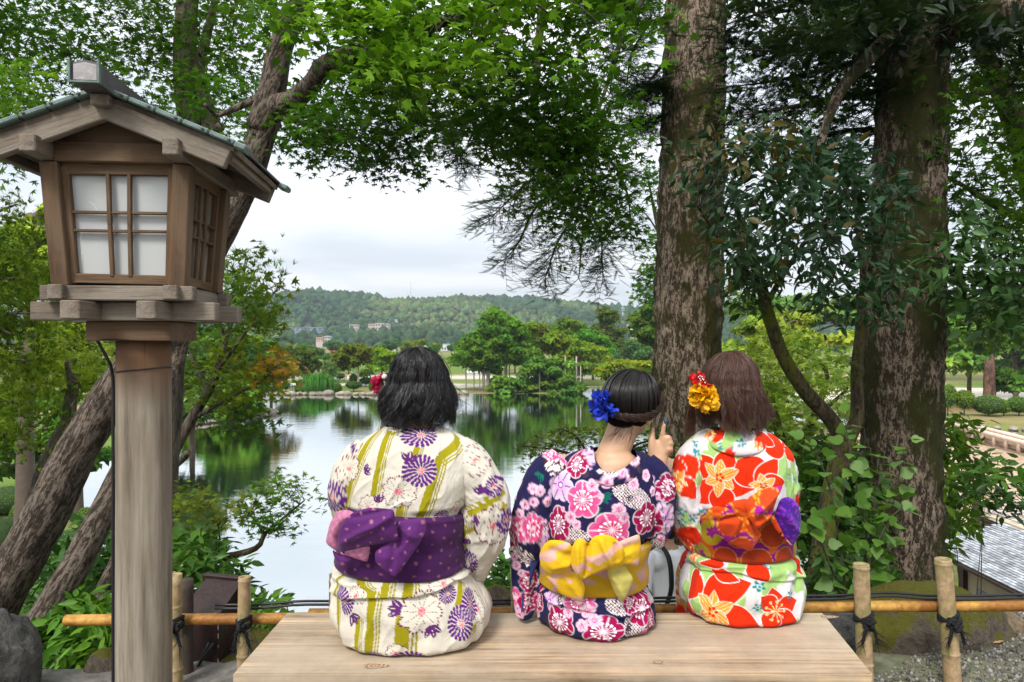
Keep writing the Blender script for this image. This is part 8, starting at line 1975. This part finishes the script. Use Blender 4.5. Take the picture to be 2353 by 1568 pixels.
# small marker post on the far bank
X, Y = c4(500, 1200); p = P(X, Y, 92); z0 = gz_at(p[0], p[1]); mk = thing('stone_marker', 'small blue grey stone marker on the far bank', 'marker', (p[0], p[1], z0)); M_BLUEST = m_plain('blue_stone', (.16, .21, .27), .8, 5, .3)
sv, sf = tube([(0, 0, 0), (0, 0, .55), (0, 0, .8)], [.26, .22, .18], 10); obj('shaft', sv, sf, M_BLUEST, mk); sv, sf = tube([(0, 0, .8), (0, 0, .95), (0, 0, 1.1)], [.28, .26, .1], 10); obj('cap', sv, sf, M_BLUEST, mk)
X, Y = c5(1710, 850); p = P(X, Y, 100); z0 = gz_at(p[0], p[1]); mk = thing('wooden_sign', 'small white roofed signboard on the lawn', 'sign', (p[0], p[1], z0)); box('post', (0, 0, .35), (.12, .12, .8), M_POLE, mk); box('board', (0, 0, .95), (.62, .1, .5), m_plain('sign_white', (.62, .58, .5), .7), mk, .02); box('cap', (0, 0, 1.25), (.8, .3, .08), M_POLE, mk, .02)
# broken stump by the stream
def stump():
    X, Y = c1(795, 800); p = P(X, Y, 64); z0 = gz_at(p[0], p[1]); t = thing('tree_stump', 'tall broken red brown stump beside the layered pine', 'stump', (p[0], p[1], z0)); H = P(X, c1(0, 600)[1], 64)[2] - z0
    V, F = tube([(0, 0, z) for z in np.linspace(-.2, H, 12)], np.linspace(.62, .42, 12) * .95, 18, True, .12, 5, 3); top = V[:, 2] > H - .3; V[top, 2] += (V[top, 0] * .9 + .4 * np.sin(V[top, 1] * 9)); obj('trunk', V, F, m_bark('stump_bark', (.06, .035, .025), (.22, .12, .08), None, 0, 4, .3, .8), t)
stump()

# log embankment beside the gravel
def log_edge():
    a, b = np.array([31.6, 49.2]), np.array([29.6, 37.5]); z0 = gz_at(30.5, 43); t = thing('log_embankment', 'pale log embankment with two rails between stream and gravel', 'embankment', (30.6, 43, z0)); mlog = m_plain('pale_log', (.62, .50, .40), .8, 3, .25); d = unit(np.r_[b - a, 0]); n_ = np.array([d[1], -d[0], 0]); off = np.array([30.6, 43, z0])
    for dz, dn in ((.95, 0), (.80, .42), (.42, -.2), (.18, -.36)):
        V, F = tube(np.stack([np.r_[a, z0 + dz] + n_ * dn - off, np.r_[(a + b) / 2, z0 + dz] + n_ * dn - off, np.r_[b, z0 + dz] + n_ * dn - off]), .14, 10); obj('rail', V, F, mlog, t)
    for u in np.linspace(.03, .97, 9):
        c_ = np.r_[a + (b - a) * u, z0 + .45] - off; V, F = tube(np.stack([c_ + n_ * .5 + (0, 0, .45), c_ - n_ * .45 + (0, 0, -.3)]), .10, 8); obj('brace', V, F, mlog, t); V, F = tube(np.stack([c_ + (0, 0, -.6), c_ + (0, 0, .5)]), .12, 8); obj('pile', V, F, mlog, t)
log_edge()

# ------------------------------------------------------------ tea house roofs, right
def tea_house():
    t = thing('tea_house', 'low tea house with grey shingle roofs and beige walls below the right slope', 'house', (9.2, 12.0, -5.4)); O = np.array([9.2, 12.0, -5.4])
    t_ = NT('roof_shingle'); t_.set(Roughness=.85); a = t_.noise(t_.coord((1, 3, 1)), 6, 5, .65); t_.base(t_.mix(1.0, t_.attr(), t_.ramp(a, [(.3, (.6, .6, .6)), (.7, (1.2, 1.2, 1.2))]), 'MULTIPLY')); M_SH = t_.m
    beige = m_plain('beige_plaster', (.42, .36, .22), .9, 3, .2); dark = m_plain('dark_timber', (.05, .032, .022), .8, 8, .4); greyp = m_plain('grey_panel', (.22, .23, .24), .7, 6, .2)
    def roof(x0, x1, y0, y1, z0, z1, col, nrow, ncol, nm):
        """a lean-to roof rising from x0 to x1; courses of shingles, each a little proud of the one above"""
        A = Acc(); r = np.random.default_rng(nrow)
        nrm = unit(np.array([-(z1 - z0), 0, x1 - x0])); up = unit(np.array([x1 - x0, 0, z1 - z0])); Ls = math.hypot(x1 - x0, z1 - z0)
        for i in range(nrow):
            for j in range(ncol):
                u = i / nrow * Ls; v0 = y0 + (y1 - y0) * (j + (.5 if i % 2 else 0) - .25) / ncol; w = (y1 - y0) / ncol * .94; L = Ls / nrow * 1.35; p = np.array([x0, v0, z0]) + up * u; th = .02
                q0 = p + nrm * .03; q1 = p + up * L + nrm * .006; e = np.array([0, w, 0]); V = np.stack([q0, q0 + e, q1 + e, q1, q0 - nrm * th, q0 + e - nrm * th]) - O; A.add(V, [np.array([[0, 3, 2, 1], [4, 0, 1, 5]])], np.array(col) * (.55 + .75 * r.random()))
        o = A.build('shingle_courses', M_SH, t, False); o['kind'] = 'stuff'
        c = np.array([(x0 + x1) / 2, (y0 + y1) / 2, (z0 + z1) / 2]) - nrm * .05 - O; b = box(nm, c, (Ls + .05, abs(y1 - y0) + .1, .06), dark, t); b.rotation_euler = (0, -math.atan2(z1 - z0, x1 - x0), 0)
    roof(8.25, 9.75, 8.6, 13.6, -2.82, -2.36, (.38, .40, .43), 24, 34, 'roof_board'); roof(9.95, 13.0, 9.4, 14.7, -2.47, -1.55, (.40, .34, .31), 26, 30, 'roof_board')
    for (x, y, z, sx, sy, sz, m, nm) in ((8.85, 11.1, -4.2, .1, 4.4, 2.4, beige, 'wall'), (11.0, 12.0, -3.9, 2.0, 4.9, 3.0, beige, 'wall'), (9.9, 14.55, -3.6, .12, .12, 3.6, dark, 'post'), (10.3, 14.5, -2.95, .9, .06, .9, dark, 'gable_wall'), (8.78, 13.25, -4.0, .14, .14, 2.6, dark, 'post'), (8.78, 9.0, -4.0, .14, .14, 2.6, dark, 'post'), (8.78, 11.0, -4.0, .12, .12, 2.6, dark, 'post'), (8.80, 12.1, -3.75, .06, 1.6, .7, greyp, 'shutter'), (8.80, 10.0, -3.75, .06, 1.4, .7, greyp, 'shutter')):
        box(nm, np.array([x, y, z]) - O, (sx, sy, sz), m, t)
    tf = thing('screen_fence', 'dark bamboo screen fence beside the tea house wall', 'fence', (8.3, 13.6, -5.4))
    for k in range(12): sv, sf = tube([(-.9 + k * .09, 0, 0), (-.9 + k * .09, .01, 1.95 + .05 * math.sin(k * 3))], .028, 7); obj('slat', sv, sf, m_plain('dark_slat', (.07, .045, .03), .7, 8, .4), tf)
    for z in (.5, 1.0, 1.5): sv, sf = tube([(-.98, -.04, z), (.15, -.04, z)], .025, 6); obj('rail', sv, sf, m_plain('dark_slat', (.07, .045, .03), .7), tf)
    sp = thing('signboard', 'grey wooden notice board behind the feathery shrub', 'board', (9.1, 14.6, -5.4)); box('panel', (0, 0, 2.9), (.42, .06, 1.5), m_plain('grey_board', (.30, .27, .24), .8, 6, .3), sp, .01); box('post', (-.26, 0, 1.8), (.09, .09, 3.7), dark, sp); box('post', (.26, 0, 1.8), (.09, .09, 3.7), dark, sp)
tea_house()

# ------------------------------------------------------------ town
M_GLASS = m_plain('window_glass', (.05, .065, .08), .15)
def building(label, X0, X1, Yt, Yb, d, wall, roof='flat', rc=(.25, .26, .27), rows=2, cols=4, depth=None, name='building', z=None, group=None, win=True):
    p0, p1 = P(X0, Yb, d), P(X1, Yt, d); w = p1[0] - p0[0]; zb = gz_at((p0[0] + p1[0]) / 2, d) if z is None else z; zb = min(zb, p0[2]); h = p1[2] - zb; dp = depth or max(5, w * .6)
    c = np.array([(p0[0] + p1[0]) / 2, d + dp / 2, zb]); t = thing(name, label, 'building', tuple(c), group); mw = m_plain('wall_%02d%02d%02d' % tuple(int(v * 99) for v in wall), wall, .85, .4, .12); mr = m_plain('roof_%02d%02d%02d' % tuple(int(v * 99) for v in rc), rc, .7, .6, .2)
    box('wall', (0, 0, h / 2), (w, dp, h), mw, t)
    if roof == 'flat': box('roof', (0, 0, h + .15), (w + .4, dp + .4, .3), mr, t)
    else:
        e = .5; rh = w * .16 if roof == 'gable' else w * .12; V = [(-w / 2 - e, -dp / 2 - e, h), (w / 2 + e, -dp / 2 - e, h), (w / 2 + e, dp / 2 + e, h), (-w / 2 - e, dp / 2 + e, h), (-w / 2 - e + (0 if roof == 'gable' else dp * .3), 0, h + rh), (w / 2 + e - (0 if roof == 'gable' else dp * .3), 0, h + rh)]
        obj('roof', V, [np.array([[0, 1, 5, 4], [2, 3, 4, 5], [3, 2, 1, 0]]), np.array([[1, 2, 5], [3, 0, 4]])], mr, t, smooth_=False)
    if win:
        hv = h - max(0, (p0[2] - zb)); z0 = h - hv; me = box_me('window', w / cols * .55, .12, hv / rows * .42, 0, M_GLASS)
        for i in range(rows):
            for j in range(cols): o = obj_me('window', me, t); o.location = (-w / 2 + w * (j + .5) / cols, -dp / 2 - .04, z0 + hv * (i + .5) / rows)
    return t
def on_hill(X, Y):
    d = np.linspace(445, 1000, 800); x = (X - 1176.5) * d / FOC; z = CAM_Z - (Y - 784) * d / FOC; hit = hill_z(x, d) > z; return float(d[np.argmax(hit)]) if hit.any() else 640.0
BR = (.33, .085, .065)
building('red brick block with white parapet beyond the far bank', 757, 812, 801, 858, 240, BR, 'flat', (.62, .62, .62), 2, 3); building('low red brick wing with grey roof beside the brick block', 725, 757, 829, 860, 236, BR, 'gable', (.27, .30, .34), 2, 3)
building('long pale roofed hall right of the brick block', 850, 905, 812, 850, 260, (.42, .42, .42), 'gable', (.36, .38, .42), 1, 5); building('white hotel with stepped top storeys behind the striped kimono woman', 1000, 1054, 806, 860, 300, (.62, .62, .62), 'flat', (.6, .6, .6), 2, 8); building('white hotel tower beside the stepped hotel', 1008, 1032, 792, 860, 312, (.60, .62, .64), 'flat', (.35, .45, .52), 3, 4)
building('small grey house left of the white hotel', 950, 985, 800, 850, 330, (.45, .44, .42), 'gable', (.30, .30, .32), 1, 4); building('flat pale house above the hotel roofs', 1032, 1056, 798, 850, 330, (.6, .6, .6), 'flat', (.5, .5, .5), 2, 4)
building('white pavilion behind the pine poles', 1072, 1108, 858, 880, 122, (.66, .66, .66), 'flat', (.6, .6, .6), 1, 4, 4); building('low white rest house behind the yellow green maple', 1450, 1500, 848, 872, 112, (.6, .58, .55), 'gable', (.32, .30, .28), 1, 4, 5)
HB = ((803, 822, 746, 760, (.50, .40, .35), 'flat', 'leftmost beige block on the hillside clearing'), (846, 862, 745, 758, (.50, .40, .35), 'flat', 'beige block in the middle of the hillside clearing'), (862, 882, 743, 759, (.52, .42, .36), 'flat', 'tallest beige block on the hillside clearing'), (884, 894, 744, 757, (.48, .40, .36), 'flat', 'rightmost beige block on the hillside clearing'), (741, 758, 774, 785, (.48, .47, .44), 'hip', 'grey villa low on the hillside'), (726, 742, 778, 786, (.50, .40, .36), 'gable', 'small red roofed house beside the grey villa'), (620, 632, 769, 776, (.6, .6, .6), 'gable', 'little white house at the left foot of the hill'), (668, 700, 754, 762, (.20, .24, .32), 'flat', 'blue grey building under the trees on the left hillside'), (704, 742, 753, 763, (.17, .21, .30), 'flat', 'long dark blue building under the hillside trees'),
      (1418, 1432, 812, 830, (.55, .55, .55), 'gable', 'white house at the foot of the far right hill'), (1432, 1442, 798, 806, (.5, .22, .16), 'gable', 'house with reddish roof on the far right hill'), (1440, 1462, 818, 838, (.60, .62, .64), 'flat', 'pale block below the reddish roof'), (1442, 1454, 748, 757, (.58, .56, .54), 'gable', 'small white house high on the far right hill'), (1452, 1466, 778, 788, (.56, .54, .5), 'gable', 'cream house half way up the far right hill'), (905, 912, 735, 738, (.6, .6, .6), 'gable', 'tiny white roof in the hillside wood'))
for X0, X1, Y0, Y1, col, rf, lab in HB:
    d = on_hill((X0 + X1) / 2, Y1) - 6; d = max(d, 430); zz = P(0, Y1, d)[2] - 4; building(lab, X0, X1, Y0, Y1, d, col, rf, (.30, .27, .26) if 'reddish' not in lab and 'red roof' not in lab else (.42, .14, .09), 2, 3, 8, z=zz, name='house')
def mast(label, X, Yt, Yb, d, r0):
    a, b = P(X, Yb, d), P(X, Yt, d); t = thing('mast', label, 'mast', tuple(a)); sv, sf = tube([(0, 0, -4), (0, 0, b[2] - a[2])], [r0, r0 * .5], 6); obj('pole', sv, sf, m_plain('mast_grey', (.45, .47, .5), .6), t)
    for u in (.7, .85): box('platform', (0, 0, (b[2] - a[2]) * u), (r0 * 5, r0 * 5, r0 * 1.2), m_plain('mast_grey', (.45, .47, .5), .6), t)
mast('thin radio mast on top of the ridge', 944, 645, 672, 990, .35); mast('white antenna tower on the right hillside', 1431, 704, 735, 760, .7)

# ------------------------------------------------------------ people further off
M_FIG = m_vcol('figure', .8)
def figure(label, X, Yfoot, d, h, yaw, top, low, hair=(.03, .02, .018), skin=(.5, .32, .22), stride=.12, arm=.2, vox=.02, z=None, bag=None, sit=False, group=None, arm_r=None):
    p = P(X, Yfoot, d); z0 = gz_at(p[0], p[1]) if z is None else z; s = h / 1.68; t = thing('person', label, 'person', (p[0], p[1], z0), group, yaw); A = Acc()
    hz = .86 if not sit else .48
    for sg in (-1, 1):
        if sit: limb(A, [(sg * .09, 0, hz), (sg * .1, .4, hz), (sg * .1, .42, .06)], [.085, .065, .045]); limb(A, [(sg * .1, .4, .04), (sg * .1, .56, .035)], [.04, .035])
        else: limb(A, [(sg * .085, 0, hz), (sg * .09, sg * stride * .55 + .02, .46), (sg * .09, sg * stride - .03, .07)], [.088, .062, .045]); limb(A, [(sg * .09, sg * stride - .04, .04), (sg * .095, sg * stride + .14, .035)], [.042, .035])
        if sg > 0 and arm_r is not None: limb(A, [(.18, 0, hz + .5), *arm_r], [.048, .04, .03])
        else: limb(A, [(sg * .18, 0, hz + .5), (sg * .23, -.02, hz + .24), (sg * .21, arm, hz + .08), (sg * .20, arm + .05, hz + .0)], [.05, .042, .034, .036])
    limb(A, [(0, 0, hz - .02), (0, 0, hz + .25), (0, 0, hz + .46)], [.13, .125, .13]); ell(A, (0, 0, hz + .47), (.19, .105, .10)); limb(A, [(0, 0, hz + .5), (0, .01, hz + .62)], [.055, .05]); ell(A, (0, .02, hz + .72), (.078, .095, .112)); ell(A, (0, .105, hz + .70), (.015, .02, .025))
    def col(co):
        x, y, zz = co[:, 0], co[:, 1], co[:, 2]; c = np.tile(np.array(top, float), (len(co), 1)); c = over(c, zz < hz + .02, low); c = over(c, (np.abs(x) > .16) & (zz < hz + .22) & (zz > hz - .1), skin); c = over(c, zz > hz + .555, skin); c = over(c, (zz > hz + .62) & ((y < .05) | (zz > hz + .79)), hair); return over(c, zz < .075, (.05, .045, .04))
    b = remesh('body', np.concatenate(A.V) , [np.concatenate(f) for f in A.F.values()], vox, 4, M_FIG, col, t); t.scale = (s, s, s)
    if bag: box('bag', (0, -.2, hz + .25), (.3, .16, .4), m_plain('bag_%02d' % int(bag[2] * 99), bag, .8), t, .04)
    return t, (p[0], p[1], z0), s
def parasol(label, x, y, z, col, r0=.55):
    t = thing('parasol', label, 'parasol', (x, y, z)); n = 16; a = np.arange(n) * 2 * math.pi / n; rings = [(0, .22), (.5, .18), (.85, .08), (1.0, 0)]
    V = np.concatenate([np.stack([r0 * q * np.cos(a), r0 * q * np.sin(a), np.full(n, h + .62)], -1) for q, h in rings]); F = np.concatenate([np.stack([k * n + np.arange(n), k * n + (np.arange(n) + 1) % n, (k + 1) * n + (np.arange(n) + 1) % n, (k + 1) * n + np.arange(n)], -1) for k in range(3)]); obj('canopy', V, F, m_plain('parasol_cloth_%02d' % int(col[0] * 99), col, .8), t); sv, sf = tube([(0, 0, -.1), (0, 0, .86)], .015, 6); obj('shaft', sv, sf, M_POLE, t)
g = 'walkers on the far bank'
PPL = ((825, 1040, 'walker with dark backpack under a white parasol on the far bank', (.50, .52, .6), (.40, .44, .55), .4, (.02, .025, .05), False), (970, 1000, 'walker in white under a parasol on the far bank', (.7, .7, .7), (.1, .1, .14), -.6, None, False), (1120, 1010, 'walker in a red top on the far bank', (.65, .04, .03), (.55, .12, .06), -1.2, None, False), (1262, 1060, 'walker in black with a blue bag on the far bank', (.05, .05, .06), (.42, .47, .52), -1.2, (.05, .22, .45), False),
       (1430, 975, 'person in beige sitting on the far bank', (.55, .42, .3), (.5, .4, .3), 2.6, None, True), (1500, 975, 'second person in beige sitting on the far bank', (.58, .46, .32), (.4, .32, .25), 3.2, None, True), (1535, 975, 'person in a light blue top on the far bank', (.12, .38, .6), (.3, .3, .3), 2.0, None, False), (1930, 1000, 'person in pale pink beneath a parasol near the bright pine', (.6, .4, .33), (.18, .05, .04), 1.0, None, False), (1998, 1000, 'person in pale dress next to the parasol', (.62, .5, .5), (.6, .45, .45), .2, None, False), (2085, 990, 'person in white at the edge of the bright pine', (.65, .66, .68), (.4, .42, .45), -.3, None, False))
for k, (x, y, lab, top, low, yaw, bag, sit) in enumerate(PPL):
    X, Y = c4(x, y); t, (px, py, pz), s = figure(lab, X, Y, 110, 1.62, yaw, top, low, vox=.028, bag=bag, sit=sit, group=g)
    if 'parasol' in lab and 'next' not in lab: parasol({0: 'white parasol above the walker with backpack', 1: 'white parasol above the walker in white', 7: 'cream parasol beside the bright pine'}[k], px + .25, py, pz + 1.3, (.72, .70, .70))
for k, (x, y, top, lab) in enumerate(((1900, 790, (.04, .04, .05), 'distant visitor in black beyond the lawn'), (1985, 790, (.6, .6, .6), 'distant visitor in white beyond the lawn'), (1498, 790, (.6, .6, .62), 'distant visitor in white under the yellow pine'), (2130, 790, (.55, .2, .12), 'distant visitor in orange beyond the lawn'), (2210, 790, (.6, .5, .45), 'distant visitor in cream beyond the lawn'), (2265, 795, (.6, .18, .1), 'distant visitor in red beyond the lawn'))):
    X, Y = c5(x, y); figure(lab, X, Y, 118, 1.65, k * 1.3, top, (.2, .2, .22), vox=.03, group='visitors beyond the lawn')
# visitor with backpack straps below the bench, and two more on the path to the left
def visitor():
    t, (x, y, z), s = figure('person in white T-shirt with black backpack straps between two kimonos', 1535, 1400, 5.2, 1.70, R(28), (.9, .92, .95), (.05, .06, .09), (.02, .015, .012), (.46, .27, .17), .05, .22, .011, z=gz_at(1.19, 5.2))
    blk = m_plain('black_nylon', (.012, .012, .014), .6)
    for sg in (-1, 1):
        pts = [(sg * .12, .12, 1.10), (sg * .12, .145, 1.28), (sg * .12, .09, 1.43), (sg * .115, -.02, 1.455), (sg * .11, -.12, 1.40), (sg * .11, -.16, 1.2), (sg * .14, -.12, 1.0)]; q = spline(np.array(pts), 30); tg = unit(np.gradient(q, axis=0)); e = np.array([1.0, 0, 0]); V = np.concatenate([q + e * .02, q - e * .02, q + e * .02 + np.cross(tg, e) * .008, q - e * .02 + np.cross(tg, e) * .008]); n = 30; i = np.arange(n - 1)
        F = np.concatenate([np.stack([a_ * n + i, b_ * n + i, b_ * n + i + 1, a_ * n + i + 1], -1) for a_, b_ in ((0, 1), (1, 3), (3, 2), (2, 0))]); obj('backpack_strap', V, F, blk, t)
    box('pouch', (-.15, .12, 1.12), (.12, .09, .16), blk, t, .025, seg=2)
visitor()
def bun():
    t, (x, y, z), s = figure('person with brown streaked hair bun just behind the bench', 682, 1400, 8.8, 1.60, .3, (.5, .5, .5), (.2, .2, .22), (.16, .10, .06), vox=.014, z=gz_at(-2.78, 8.8)); top = np.array([-2.775, 8.8, gz_at(-2.78, 8.8) + 1.60]); A = np.zeros((260, 10, 3)); r = np.random.default_rng(3)
    for k in range(260):
        a = r.random() * 6.28; q = unit(r.normal(size=3)); q[2] = abs(q[2]); e = unit(np.cross(q, r.normal(size=3))); tt = np.linspace(-1.1, 1.1, 10); A[k] = (q[None] * np.cos(tt)[:, None] + e[None] * np.sin(tt)[:, None]) * np.array([.10, .10, .075]) * (.85 + .2 * r.random()) + top + (0, 0, -.07)
    h = hair_obj('hair', A, .004, m_hair('streaked_hair', (.22, .15, .09), .5)); under(h, t); h.matrix_parent_inverse = Matrix.LocRotScale(Vector(t.location), t.rotation_euler.to_quaternion(), Vector(t.scale)).inverted()
bun()
figure('person in a grey top partly hidden behind the striped kimono', 790, 1400, 7.0, 1.66, .2, (.25, .25, .26), (.1, .1, .12), vox=.014, z=gz_at(-1.73, 7.0))
# ------------------------------------------------------------ the air between here and the ridge
def make_haze():
    me = box_me('haze', 2400, 1500, 330, 0, None)
    t = NT('haze_air'); t.n.remove(t.b)
    vol = t.new('ShaderNodeVolumePrincipled'); vol.inputs['Color'].default_value = (.74, .87, 1.0, 1)
    vol.inputs['Density'].default_value = .00025; vol.inputs['Anisotropy'].default_value = .2
    t.link(vol.outputs[0], t.out.inputs['Volume'])
    me.materials.append(t.m)
    o = link(bpy.data.objects.new('haze', me)); o.location = (0, 690, 155)
    o['kind'] = 'stuff'; o['label'] = 'thin pale summer haze'
make_haze()
